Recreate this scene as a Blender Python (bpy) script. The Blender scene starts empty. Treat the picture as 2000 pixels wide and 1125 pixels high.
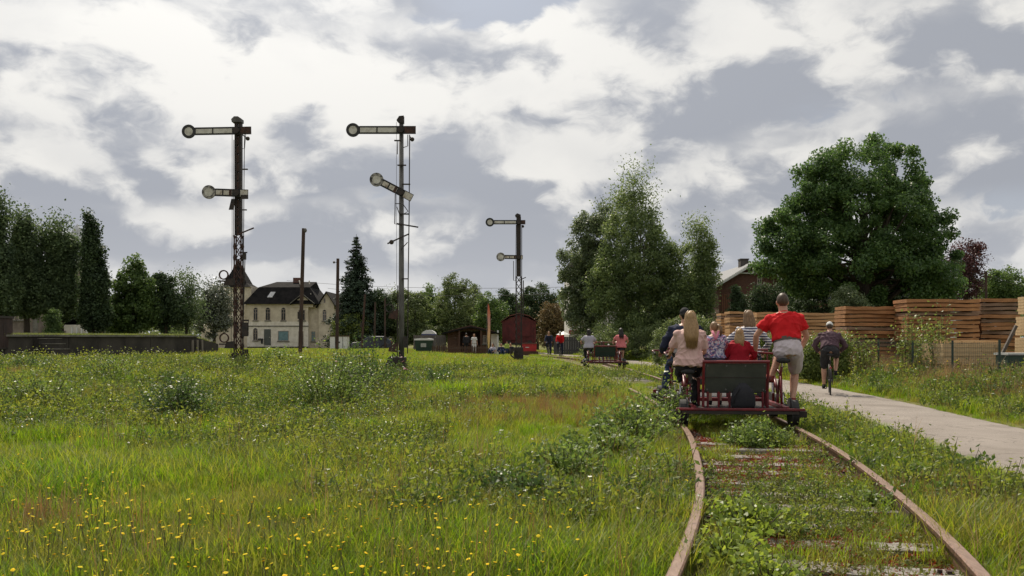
import bpy, bmesh, math, random
import numpy as np
from mathutils import Vector, Matrix, Euler
R = math.radians
random.seed(7)
rng = np.random.default_rng(7)
scene = bpy.context.scene
col = scene.collection

# ------------------------------------------------------------ camera
F, HOR, CZ = 1800.0, 660.0, 1.36            # focal length in photo pixels, horizon row, eye height
cam_data = bpy.data.cameras.new('camera')
cam = bpy.data.objects.new('camera', cam_data)
col.objects.link(cam)
cam.location = (0, 0, CZ)
cam.rotation_euler = (R(90), 0, 0)
cam_data.sensor_width = 36
cam_data.lens = 36 * F / 2000
cam_data.shift_y = (HOR - 562.5) / 2000
cam_data.clip_end = 5000
scene.camera = cam
def P(px, py, d):                            # photo pixel + distance -> place in the world (survey helper)
    return ((px - 1000) / F * d, d, CZ - (py - HOR) / F * d)

# ------------------------------------------------------------ light and sky
SUN_AZ, SUN_EL = -17.0, 50.0                 # degrees from +Y towards +X, above the horizon
sun_dir = Vector((math.sin(R(SUN_AZ)) * math.cos(R(SUN_EL)), math.cos(R(SUN_AZ)) * math.cos(R(SUN_EL)), math.sin(R(SUN_EL))))
sd = bpy.data.lights.new('sun', 'SUN')
sd.energy = 4.8
sd.angle = R(0.7)
sd.color = (1.0, 0.90, 0.74)
sun = bpy.data.objects.new('sun', sd)
col.objects.link(sun)
sun.rotation_euler = (-sun_dir).to_track_quat('-Z', 'Y').to_euler()
scene.view_settings.view_transform = 'Standard'
scene.view_settings.look = 'None'
scene.view_settings.exposure = 0
scene.view_settings.gamma = 1
scene.cycles.max_bounces = 6
scene.cycles.transparent_max_bounces = 6
scene.cycles.caustics_reflective = False
scene.cycles.caustics_refractive = False

world = bpy.data.worlds.new('World')
scene.world = world
world.use_nodes = True
world.cycles.sampling_method = 'MANUAL'
world.cycles.sample_map_resolution = 512
wn, wl = world.node_tree.nodes, world.node_tree.links
wn.clear()
def W(t, **kw):
    n = wn.new(t)
    for k, v in kw.items():
        setattr(n, k, v)
    return n
def wmath(op, a, b=None, c=None, clamp=False):
    n = W('ShaderNodeMath', operation=op, use_clamp=clamp)
    for i, v in enumerate((a, b, c)):
        if v is None: continue
        if isinstance(v, (int, float)): n.inputs[i].default_value = v
        else: wl.new(v, n.inputs[i])
    return n.outputs[0]
def wramp(v, lo, hi, a=0.0, b=1.0):
    n = W('ShaderNodeMapRange', interpolation_type='SMOOTHSTEP')
    wl.new(v, n.inputs[0])
    for i, x in enumerate((lo, hi, a, b)): n.inputs[i + 1].default_value = x
    return n.outputs[0]
def wmix(f, a, b):
    n = W('ShaderNodeMix', data_type='RGBA')
    if isinstance(f, (int, float)): n.inputs[0].default_value = f
    else: wl.new(f, n.inputs[0])
    for i, v in ((6, a), (7, b)):
        if isinstance(v, tuple): n.inputs[i].default_value = (*v, 1)
        else: wl.new(v, n.inputs[i])
    return n.outputs[2]
SKY = 0.1
PUFF = 0.26
BX = 0.0
BANKS = ((0.0, 0.09), (0.075, 0.10), (0.15, 0.12), (0.235, 0.15), (0.36, 0.2), (0.56, 0.35))
SKYOFF = (2.35, 0.4, 0.3)
sky = W('ShaderNodeTexSky', sky_type='NISHITA', sun_disc=False)
sky.sun_elevation = R(SUN_EL)
sky.sun_rotation = R(SUN_AZ)
tc = W('ShaderNodeTexCoord')
sep = W('ShaderNodeSeparateXYZ'); wl.new(tc.outputs['Generated'], sep.inputs[0])
zc = wmath('MAXIMUM', sep.outputs[2], 0.0)
den = wmath('ADD', wmath('MULTIPLY', zc, 0.35), 0.52)      # clouds shrink a little towards the horizon
cx, cy = wmath('DIVIDE', sep.outputs[0], den), wmath('DIVIDE', sep.outputs[1], den)
cv = W('ShaderNodeCombineXYZ'); wl.new(cx, cv.inputs[0]); wl.new(cy, cv.inputs[1]); wl.new(wmath('MULTIPLY', zc, 2.6), cv.inputs[2])
def wnoise(scale, detail, rough, off, dist=0.0, vec=None, lac=2.0):
    m = W('ShaderNodeMapping'); wl.new(vec or cv.outputs[0], m.inputs[0]); m.inputs[1].default_value = off
    n = W('ShaderNodeTexNoise', noise_dimensions='3D')
    wl.new(m.outputs[0], n.inputs['Vector'])
    n.inputs['Scale'].default_value = scale; n.inputs['Detail'].default_value = detail
    n.inputs['Roughness'].default_value = rough; n.inputs['Distortion'].default_value = dist
    n.inputs['Lacunarity'].default_value = lac
    return n
OFF = SKYOFF
# billowing warp so that the edges curl like cumulus
wv = wnoise(4.5, 3, 0.6, (5.1, 1.3, 0))
wsub = W('ShaderNodeVectorMath', operation='SUBTRACT'); wl.new(wv.outputs['Color'], wsub.inputs[0]); wsub.inputs[1].default_value = (.5, .5, .5)
wsc = W('ShaderNodeVectorMath', operation='SCALE'); wl.new(wsub.outputs[0], wsc.inputs[0]); wsc.inputs[3].default_value = 0.14
wadd = W('ShaderNodeVectorMath', operation='ADD'); wl.new(cv.outputs[0], wadd.inputs[0]); wl.new(wsc.outputs[0], wadd.inputs[1])
wp = wadd.outputs[0]
SC = 2.0
def cloud(dx, dy, dz):
    o = (OFF[0] + dx, OFF[1] + dy, OFF[2] + dz)
    big = wnoise(SC, 8, 0.56, o, 0.0, wp).outputs[0]
    r = wnoise(SC * 2.3, 5, 0.62, (o[0] * .7 + 3, o[1] + 1, o[2]), 0.0, wp)
    r.noise_type = 'RIDGED_MULTIFRACTAL'; r.normalize = True
    return wmath('SUBTRACT', big, wmath('MULTIPLY', wmath('SUBTRACT', r.outputs[0], 0.5), PUFF))
n1 = cloud(0, 0, 0)                                       # cloud density
n2 = cloud(-0.02, 0.04, 0.085)                             # the same, a step up and towards the sun
edge = wmath('SUBTRACT', n1, n2)                          # >0 on tops and sunward rims
q = wmath('SUBTRACT', n1, 0.5)
lit = wramp(edge, -0.10, 0.10, -0.5, 0.5)                 # billows lit from above
K = 1.0 / SKY
def kc(r, g, b): return (r * K, g * K, b * K)
white, grey = kc(0.90, 0.885, 0.85), kc(0.42, 0.442, 0.492)
veil = wmix(0.55, sky.outputs[0], kc(0.50, 0.53, 0.60))   # thin high cloud between the heaps
c3 = wmix(0.75, veil, kc(0.47, 0.495, 0.55))
# heaps of cumulus in banks, the far low ones first: flat grey base, lumpy white top
for i, (b0, th) in enumerate(BANKS):
    lf = wnoise(1.3 + .25 * i, 2, 0.5, (3.7 * i + BX, 1.9 * i, 0.0)).outputs[0]
    base = wmath('ADD', wmath('MULTIPLY', wmath('SUBTRACT', lf, 0.5), th * 1.1), b0)
    u = wmath('DIVIDE', wmath('SUBTRACT', zc, base), th)
    top = wmath('SUBTRACT', wmath('ADD', wmath('MULTIPLY', q, 5.5), wmath('MULTIPLY', wmath('SUBTRACT', lf, 0.5), 2.6)), wmath('SUBTRACT', u, 0.95))
    mask = wmath('MULTIPLY', wramp(top, 0.0, 0.24), wramp(wmath('ADD', u, wmath('MULTIPLY', q, 1.3)), -0.22, 0.12))
    sh = wmath('ADD', wmath('ADD', u, wmath('MULTIPLY', lit, 1.5)), wmath('MULTIPLY', q, 0.8))
    rim = wramp(top, 0.1, 0.6, 0.35, 0.0)
    c3 = wmix(mask, c3, wmix(wramp(wmath('ADD', sh, rim), -0.22, 1.0), grey, white))
# the veiled sun brightens the cloud round it
dot = W('ShaderNodeVectorMath', operation='DOT_PRODUCT'); wl.new(tc.outputs['Generated'], dot.inputs[0]); dot.inputs[1].default_value = sun_dir
glow = wmath('POWER', wmath('MAXIMUM', dot.outputs['Value'], 0.0), 9.0)
gn = W('ShaderNodeVectorMath', operation='SCALE'); wl.new(c3, gn.inputs[0]); wl.new(wmath('ADD', wmath('MULTIPLY', glow, 1.0), 0.89), gn.inputs[3])
low = wramp(zc, 0.0, 0.16, 1.0, 0.0)
c4 = wmix(wmath('MULTIPLY', low, 0.55), gn.outputs[0], kc(0.60, 0.615, 0.65))
bg = W('ShaderNodeBackground'); wl.new(c4, bg.inputs[0]); bg.inputs[1].default_value = SKY
wo = W('ShaderNodeOutputWorld'); wl.new(bg.outputs[0], wo.inputs[0])

# ------------------------------------------------------------ helpers
def sm(a, b, x):
    t = np.clip((x - a) / (b - a), 0, 1)
    return t * t * (3 - 2 * t)
_lat = rng.random((256, 256))
def vn(x, y, s=1.0):                          # value noise, 0..1
    x = np.asarray(x, float) * s + 91.3; y = np.asarray(y, float) * s + 47.7
    xi = np.floor(x).astype(int); yi = np.floor(y).astype(int)
    u = x - xi; v = y - yi; u = u * u * (3 - 2 * u); v = v * v * (3 - 2 * v)
    g = lambda a, b: _lat[a % 256, b % 256]
    return (g(xi, yi) * (1 - u) + g(xi + 1, yi) * u) * (1 - v) + (g(xi, yi + 1) * (1 - u) + g(xi + 1, yi + 1) * u) * v
def fbm(x, y, s=1.0):
    return 0.55 * vn(x, y, s) + 0.29 * vn(x + 9, y - 4, s * 2.1) + 0.16 * vn(x - 5, y + 8, s * 4.3)
def smooth_curve(pts, lo, hi, sig):
    yy = np.arange(lo, hi, 0.25)
    p = np.array(pts)
    v = np.interp(yy, p[:, 0], p[:, 1])
    k = np.exp(-0.5 * (np.arange(-24, 25) * 0.25 / sig) ** 2); k /= k.sum()
    vp = np.concatenate([v[0] + (v[1] - v[0]) * np.arange(-24, 0), v, v[-1] + (v[-1] - v[-2]) * np.arange(1, 25)])
    return yy, np.convolve(vp, k, 'valid')
_ty, _tx = smooth_curve([(-8, -2.6), (0, .12), (4.645, 1.655), (7.2, 2.28), (9.5, 2.7), (12.3, 3.1), (15, 3.36), (19.6, 3.52), (27, 3.64), (37, 3.84), (46, 3.7), (55, 3.0), (70, 0.2), (90, -5), (130, -18)], -8, 130, 1.6)
def track_x(y): return np.interp(y, _ty, _tx)
def track_ang(y): return -math.atan2(float(track_x(y + .3) - track_x(y - .3)), .6)     # rotation about z that faces along the track
_py, _pl = smooth_curve([(-8, .9), (0, 2.9), (5, 4.05), (8.6, 4.8), (10.2, 5.08), (13, 5.45), (15.3, 5.72), (19.7, 6.2), (27, 6.6), (33, 6.7), (38, 6.5), (46, 6.0), (58, 4.8), (70, 3.1), (85, .4), (130, -12)], -8, 130, 1.6)
_py, _pr = smooth_curve([(-8, 3.3), (0, 5.1), (5, 6.2), (8.6, 6.85), (13.6, 7.55), (16.1, 7.87), (18.8, 8.15), (22.2, 8.45), (27, 8.7), (33, 8.75), (38, 8.6), (46, 8.1), (58, 6.9), (70, 5.2), (85, 2.5), (130, -9.8)], -8, 130, 1.6)
def path_l(y): return np.interp(y, _py, _pl)
def path_r(y): return np.interp(y, _py, _pr)
RAIL = 0.16
def G(x, y):                                   # height of the ground
    x = np.asarray(x, float); y = np.asarray(y, float)
    g = 0.34 * sm(-3.5, -10.5, x) * (1 - sm(70, 115, y))
    pr = path_r(y)
    g = g + 0.34 * sm(pr + 0.4, pr + 2.6, x) * (1 - sm(60, 90, y))
    away = sm(1.3, 3.0, np.abs(x - track_x(y))) * sm(0.15, 1.2, np.maximum(path_l(y) - x, x - pr))
    g = g + away * (0.16 * (fbm(x, y, .22) - .5) + .05 * (vn(x, y, .9) - .5))
    return g
def Gz(x, y): return float(G(x, y))

def nodes_of(m): return m.node_tree.nodes, m.node_tree.links
MATS = {}
def mat(name, c, c2=None, scale=6.0, rough=.7, metal=0.0, bump=0.0, bscale=None, spec=.4, trans=0.0, tc_=None, detail=4, stretch=None, island=0.0, contrast=(.35, .65), world_pos=False, rnd=0.0):
    """procedural material: two colours mixed by noise, optional bump, leaf translucency and per-leaf variation"""
    if name in MATS: return MATS[name]
    m = bpy.data.materials.new(name); m.use_nodes = True
    n, l = nodes_of(m)
    b = n['Principled BSDF']; out = n['Material Output']
    b.inputs['Roughness'].default_value = rough
    b.inputs['Metallic'].default_value = metal
    b.inputs['Specular IOR Level'].default_value = spec
    if c2 is None: c2 = tuple(v * .72 for v in c)
    if world_pos:
        g = n.new('ShaderNodeNewGeometry'); vec = g.outputs['Position']
    else:
        t = n.new('ShaderNodeTexCoord'); vec = t.outputs['Object']
    if stretch:
        mp = n.new('ShaderNodeMapping'); l.new(vec, mp.inputs[0]); mp.inputs[3].default_value = stretch; vec = mp.outputs[0]
    nz = n.new('ShaderNodeTexNoise'); l.new(vec, nz.inputs['Vector'])
    nz.inputs['Scale'].default_value = scale; nz.inputs['Detail'].default_value = detail; nz.inputs['Roughness'].default_value = .6
    mr = n.new('ShaderNodeMapRange'); l.new(nz.outputs[0], mr.inputs[0]); mr.inputs[1].default_value, mr.inputs[2].default_value = contrast
    mx = n.new('ShaderNodeMix'); mx.data_type = 'RGBA'
    l.new(mr.outputs[0], mx.inputs[0]); mx.inputs[6].default_value = (*c2, 1); mx.inputs[7].default_value = (*c, 1)
    colr = mx.outputs[2]
    if island or rnd:
        hs = n.new('ShaderNodeHueSaturation'); l.new(colr, hs.inputs['Color'])
        if island:
            g2 = n.new('ShaderNodeNewGeometry'); src = g2.outputs['Random Per Island']; amt = island
        else:
            g2 = n.new('ShaderNodeObjectInfo'); src = g2.outputs['Random']; amt = rnd
        r2 = n.new('ShaderNodeMapRange'); l.new(src, r2.inputs[0]); r2.inputs[3].default_value = 1 - amt; r2.inputs[4].default_value = 1 + amt
        l.new(r2.outputs[0], hs.inputs['Value'])
        r3 = n.new('ShaderNodeMapRange'); l.new(src, r3.inputs[0]); r3.inputs[3].default_value = .5 + amt * .05; r3.inputs[4].default_value = .5 - amt * .05
        l.new(r3.outputs[0], hs.inputs['Hue'])
        colr = hs.outputs[0]
    l.new(colr, b.inputs['Base Color'])
    if bump:
        nb_ = n.new('ShaderNodeTexNoise'); l.new(vec, nb_.inputs['Vector']); nb_.inputs['Scale'].default_value = bscale or scale * 3; nb_.inputs['Detail'].default_value = 5
        bp = n.new('ShaderNodeBump'); bp.inputs['Strength'].default_value = bump; bp.inputs['Distance'].default_value = .03
        l.new(nb_.outputs[0], bp.inputs['Height']); l.new(bp.outputs[0], b.inputs['Normal'])
    if trans:
        tr = n.new('ShaderNodeBsdfTranslucent')
        hs2 = n.new('ShaderNodeHueSaturation'); l.new(colr, hs2.inputs['Color']); hs2.inputs['Value'].default_value = 1.25; hs2.inputs['Saturation'].default_value = 1.1; hs2.inputs['Hue'].default_value = .492
        l.new(hs2.outputs[0], tr.inputs[0])
        ms = n.new('ShaderNodeMixShader'); ms.inputs[0].default_value = trans
        l.new(b.outputs[0], ms.inputs[1]); l.new(tr.outputs[0], ms.inputs[2]); l.new(ms.outputs[0], out.inputs[0])
    MATS[name] = m
    return m

class MB:
    """collects simple shapes; build() links them as one mesh object"""
    def __init__(s): s.v, s.f = [], []
    def add(s, v, f):
        o = len(s.v); s.v += [tuple(p) for p in v]; s.f += [tuple(i + o for i in q) for q in f]; return s
    def box(s, x0, x1, y0, y1, z0, z1):
        return s.add([(x0, y0, z0), (x1, y0, z0), (x1, y1, z0), (x0, y1, z0), (x0, y0, z1), (x1, y0, z1), (x1, y1, z1), (x0, y1, z1)],
                     [(0, 3, 2, 1), (4, 5, 6, 7), (0, 1, 5, 4), (1, 2, 6, 5), (2, 3, 7, 6), (3, 0, 4, 7)])
    def tube(s, pts, r, n=8, cap=True, flat=None):
        pts = [Vector(p) for p in pts]
        rs = list(r) if hasattr(r, '__len__') else [r] * len(pts)
        ref = None; v = []; k = len(pts)
        for i, p in enumerate(pts):
            t = (pts[min(i + 1, k - 1)] - pts[max(i - 1, 0)])
            t = t.normalized() if t.length > 1e-9 else Vector((0, 0, 1))
            if ref is None: ref = Vector((1, 0, 0)) if abs(t.x) < .8 else Vector((0, 1, 0))
            a = (ref - t * ref.dot(t)); a = a.normalized() if a.length > 1e-6 else t.orthogonal().normalized()
            b = t.cross(a); ref = a
            for j in range(n):
                th = 2 * math.pi * j / n
                v.append(p + (a * math.cos(th) + b * math.sin(th)) * rs[i])
        f = [(i * n + j, i * n + (j + 1) % n, (i + 1) * n + (j + 1) % n, (i + 1) * n + j) for i in range(k - 1) for j in range(n)]
        if cap: f += [tuple(range(n))[::-1], tuple((k - 1) * n + j for j in range(n))]
        return s.add(v, f)
    def bar(s, p, q, w, h=None):                # square bar between two points
        p, q = Vector(p), Vector(q); t = (q - p).normalized(); h = h or w
        a = t.cross(Vector((0, 1, 0))) if abs(t.y) < .9 else t.cross(Vector((0, 0, 1)))
        a.normalize(); b = t.cross(a)
        v = [c + a * (w / 2 * sx) + b * (h / 2 * sy) for c in (p, q) for sx, sy in ((-1, -1), (1, -1), (1, 1), (-1, 1))]
        return s.add(v, [(0, 1, 2, 3)[::-1], (4, 5, 6, 7), (0, 1, 5, 4), (1, 2, 6, 5), (2, 3, 7, 6), (3, 0, 4, 7)])
    def disc(s, c, r, th, axis='y', n=20, r_in=0.0):   # disc or ring with thickness
        c = Vector(c); v = []; f = []
        ax = {'x': (Vector((0, 1, 0)), Vector((0, 0, 1)), Vector((1, 0, 0))), 'y': (Vector((1, 0, 0)), Vector((0, 0, 1)), Vector((0, 1, 0))), 'z': (Vector((1, 0, 0)), Vector((0, 1, 0)), Vector((0, 0, 1)))}[axis]
        for k in (-1, 1):
            for j in range(n):
                t = 2 * math.pi * j / n
                v.append(c + (ax[0] * math.cos(t) + ax[1] * math.sin(t)) * r + ax[2] * (k * th / 2))
        if r_in:
            for k in (-1, 1):
                for j in range(n):
                    t = 2 * math.pi * j / n
                    v.append(c + (ax[0] * math.cos(t) + ax[1] * math.sin(t)) * r_in + ax[2] * (k * th / 2))
            for j in range(n):
                j2 = (j + 1) % n
                f += [(j, j2, n + j2, n + j), (2 * n + j2, 2 * n + j, 3 * n + j, 3 * n + j2), (j2, j, 2 * n + j, 2 * n + j2), (n + j, n + j2, 3 * n + j2, 3 * n + j)]
        else:
            f = [(j, (j + 1) % n, n + (j + 1) % n, n + j) for j in range(n)] + [tuple(range(n))[::-1], tuple(range(n, 2 * n))]
        return s.add(v, f)
    def prism(s, poly, y0, y1):                  # outline in x,z pulled along y
        n = len(poly)
        v = [(x, y0, z) for x, z in poly] + [(x, y1, z) for x, z in poly]
        return s.add(v, [tuple(range(n)), tuple(range(n, 2 * n))[::-1]] + [(j, n + j, n + (j + 1) % n, (j + 1) % n) for j in range(n)])
    def sphere(s, c, rx, ry=None, rz=None, n=10, m=7):
        ry = ry or rx; rz = rz or rx
        pts = [(c[0], c[1], c[2] - rz)]
        for i in range(1, m):
            ph = math.pi * i / m - math.pi / 2
            for j in range(n):
                t = 2 * math.pi * j / n
                pts.append((c[0] + rx * math.cos(ph) * math.cos(t), c[1] + ry * math.cos(ph) * math.sin(t), c[2] + rz * math.sin(ph)))
        pts.append((c[0], c[1], c[2] + rz))
        f = [(0, 1 + (j + 1) % n, 1 + j) for j in range(n)]
        for i in range(m - 2):
            f += [(1 + i * n + j, 1 + i * n + (j + 1) % n, 1 + (i + 1) * n + (j + 1) % n, 1 + (i + 1) * n + j) for j in range(n)]
        k = len(pts) - 1; o = 1 + (m - 2) * n
        f += [(k, o + j, o + (j + 1) % n) for j in range(n)]
        return s.add(pts, f)
    def mesh(s, name, smooth=False):
        me = bpy.data.meshes.new(name); me.from_pydata([tuple(p) for p in s.v], [], s.f); me.update()
        bm = bmesh.new(); bm.from_mesh(me); bmesh.ops.recalc_face_normals(bm, faces=bm.faces); bm.to_mesh(me); bm.free()
        if smooth: me.shade_smooth()
        return me
    def build(s, name, material, parent=None, smooth=False, loc=None, bevel=0.0):
        o = link(name, s.mesh(name, smooth), material, parent, loc)
        if bevel:
            md = o.modifiers.new('bevel', 'BEVEL'); md.width = bevel; md.segments = 2; md.limit_method = 'ANGLE'
        return o
def link(name, me, material=None, parent=None, loc=None):
    o = bpy.data.objects.new(name, me); col.objects.link(o)
    if material is not None and not me.materials: me.materials.append(material)
    if parent is not None: o.parent = parent
    if loc is not None: o.location = loc
    return o
def tag(o, label=None, cat=None, group=None, kind=None):
    if label: o['label'] = label
    if cat: o['category'] = cat
    if group: o['group'] = group
    if kind: o['kind'] = kind
    return o
def empty(name, loc=(0, 0, 0), rz=0.0, label=None, cat=None, group=None, kind=None):
    o = bpy.data.objects.new(name, None); col.objects.link(o)
    o.empty_display_size = .2; o.location = loc; o.rotation_euler = (0, 0, rz)
    return tag(o, label, cat, group, kind)
def copy_tree(o, parent=None):
    c = o.copy(); col.objects.link(c); c.parent = parent
    for ch in o.children: copy_tree(ch, c)
    return c
def mesh_np(name, V, Fc):
    V = np.ascontiguousarray(V, np.float32); Fc = np.ascontiguousarray(Fc, np.int32)
    me = bpy.data.meshes.new(name); k = Fc.shape[1]
    me.vertices.add(len(V)); me.vertices.foreach_set('co', V.ravel())
    me.loops.add(Fc.size); me.loops.foreach_set('vertex_index', Fc.ravel())
    me.polygons.add(len(Fc)); me.polygons.foreach_set('loop_start', np.arange(0, Fc.size, k, dtype=np.int32))
    me.update(calc_edges=True)
    return me
def unit(v): return v / np.maximum(np.linalg.norm(v, axis=-1, keepdims=True), 1e-9)
def leaf_arrays(C, N, L, Wd, rg, fold=.18):
    """leaves at C (n,3) with normals N: each a pointed, slightly folded blade of its own"""
    n = len(C)
    t = rg.normal(size=(n, 3)); u = unit(t - N * (t * N).sum(1, keepdims=True)); w = np.cross(N, u)
    L = np.broadcast_to(L, (n,))[:, None]; Wd = np.broadcast_to(Wd, (n,))[:, None]
    V = np.empty((n, 4, 3))
    V[:, 0] = C - u * L * .5; V[:, 1] = C + w * Wd * .5 - N * L * fold * .5
    V[:, 2] = C + u * L * .5; V[:, 3] = C - w * Wd * .5 - N * L * fold * .5
    return V.reshape(-1, 3), np.arange(n * 4).reshape(n, 4)

# ------------------------------------------------------------ shared materials
M = {}
M['rail_head'] = mat('worn_brown_railhead', (.30, .20, .15), (.20, .125, .09), 12, rough=.38, metal=.2, bump=.15, bscale=60, detail=8, stretch=(3, .6, 1))
M['rail_top'] = mat('rail_rust_worn', (.20, .11, .075), (.09, .05, .036), 14, rough=.5, metal=.15, bump=.4, bscale=70, contrast=(.3, .6), detail=8)
M['sleeper'] = mat('weathered_sleeper', (.30, .275, .25), (.12, .10, .085), 10, rough=.85, bump=.5, bscale=30, stretch=(.25, 3, 3))
M['iron'] = mat('rusty_dark_iron', (.05, .035, .028), (.022, .020, .019), 7, rough=.7, bump=.25, bscale=40)
M['rustiron'] = mat('red_brown_rusty_iron', (.088, .042, .029), (.035, .022, .019), 8, rough=.8, bump=.25, bscale=50)
M['greyiron'] = mat('grey_weathered_steel', (.15, .145, .135), (.075, .07, .065), 5, rough=.6, bump=.1, stretch=(1, 1, .3))
M['sigwhite'] = mat('dirty_white_enamel', (.62, .60, .54), (.36, .33, .28), 5, rough=.55, contrast=(.25, .6))
M['sigdirty'] = mat('peeling_white_enamel_with_rust', (.56, .52, .45), (.24, .17, .11), 6, rough=.7, contrast=(.30, .50))
M['sigblack'] = mat('black_enamel_edge', (.035, .034, .034), (.02, .02, .02), 8, rough=.6)
M['woodpole'] = mat('tarred_timber_pole', (.085, .05, .036), (.035, .024, .02), 5, rough=.85, bump=.3, stretch=(1, 1, .15))
M['white'] = mat('white_paint', (.72, .72, .70), (.6, .6, .58), 3, rough=.5)
M['dark'] = mat('dark_void', (.018, .018, .02), (.012, .012, .014), 3, rough=.5)
M['glass'] = mat('window_glass', (.03, .04, .045), (.02, .025, .03), 2, rough=.08, spec=.6)
M['blackrub'] = mat('black_rubber', (.018, .018, .018), (.03, .03, .03), 20, rough=.75)
M['blackmet'] = mat('black_oily_metal', (.028, .027, .027), (.05, .035, .028), 10, rough=.5, metal=.3)
M['chrome'] = mat('bright_steel', (.6, .6, .6), (.45, .45, .45), 12, rough=.22, metal=1.0)
M['bark'] = mat('rough_bark', (.085, .066, .05), (.035, .028, .022), 4, rough=.95, bump=.6, bscale=14, stretch=(1, 1, .25))
M['birchbark'] = mat('grey_birch_bark', (.30, .28, .25), (.08, .07, .06), 4, rough=.9, bump=.3, stretch=(1, 1, 2.5))
M['stem'] = mat('green_brown_stem', (.10, .10, .045), (.07, .055, .03), 8, rough=.8)
# ------------------------------------------------------------ the ground
def build_ground():
    xs = np.unique(np.concatenate([np.linspace(-24, 24, 193), np.linspace(-60, 60, 81), np.linspace(-300, 300, 41), np.array([-3000, -1500, -700, 700, 1500, 3000])]))
    ys = np.unique(np.concatenate([np.linspace(-8, 30, 153), np.linspace(30, 80, 81), np.linspace(80, 160, 41), np.array([-200, -60, -20, 200, 300, 500, 900, 1600, 3500])]))
    X, Y = np.meshgrid(xs, ys)
    Z = G(X, Y)
    V = np.stack([X, Y, Z], -1).reshape(-1, 3)
    nx = len(xs); i, j = np.meshgrid(np.arange(nx - 1), np.arange(len(ys) - 1))
    a = (j * nx + i).ravel()
    me = mesh_np('ground', V, np.stack([a, a + 1, a + nx + 1, a + nx], 1)); me.shade_smooth()
    m = bpy.data.materials.new('meadow_soil'); m.use_nodes = True
    n, l = nodes_of(m); b = n['Principled BSDF']; b.inputs['Roughness'].default_value = .95; b.inputs['Specular IOR Level'].default_value = .1
    g = n.new('ShaderNodeNewGeometry')
    def nz(s, d=5):
        t = n.new('ShaderNodeTexNoise'); l.new(g.outputs['Position'], t.inputs['Vector']); t.inputs['Scale'].default_value = s; t.inputs['Detail'].default_value = d; t.inputs['Roughness'].default_value = .6
        return t.outputs[0]
    def mix(f, a, c, lo=.4, hi=.6):
        r = n.new('ShaderNodeMapRange'); l.new(f, r.inputs[0]); r.inputs[1].default_value = lo; r.inputs[2].default_value = hi
        x = n.new('ShaderNodeMix'); x.data_type = 'RGBA'; l.new(r.outputs[0], x.inputs[0])
        for k, v in ((6, a), (7, c)):
            if isinstance(v, tuple): x.inputs[k].default_value = (*v, 1)
            else: l.new(v, x.inputs[k])
        return x.outputs[2]
    c = mix(nz(.35), (.15, .17, .045), (.16, .14, .055))
    c = mix(nz(3.0), c, (.065, .06, .028), .5, .75)
    c = mix(nz(22.0), c, (.045, .04, .025), .52, .7)
    l.new(c, b.inputs['Base Color'])
    bp = n.new('ShaderNodeBump'); bp.inputs['Strength'].default_value = .8; bp.inputs['Distance'].default_value = .04
    l.new(nz(14, 8), bp.inputs['Height']); l.new(bp.outputs[0], b.inputs['Normal'])
    tag(link('ground', me, m), kind='structure')
build_ground()

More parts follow.
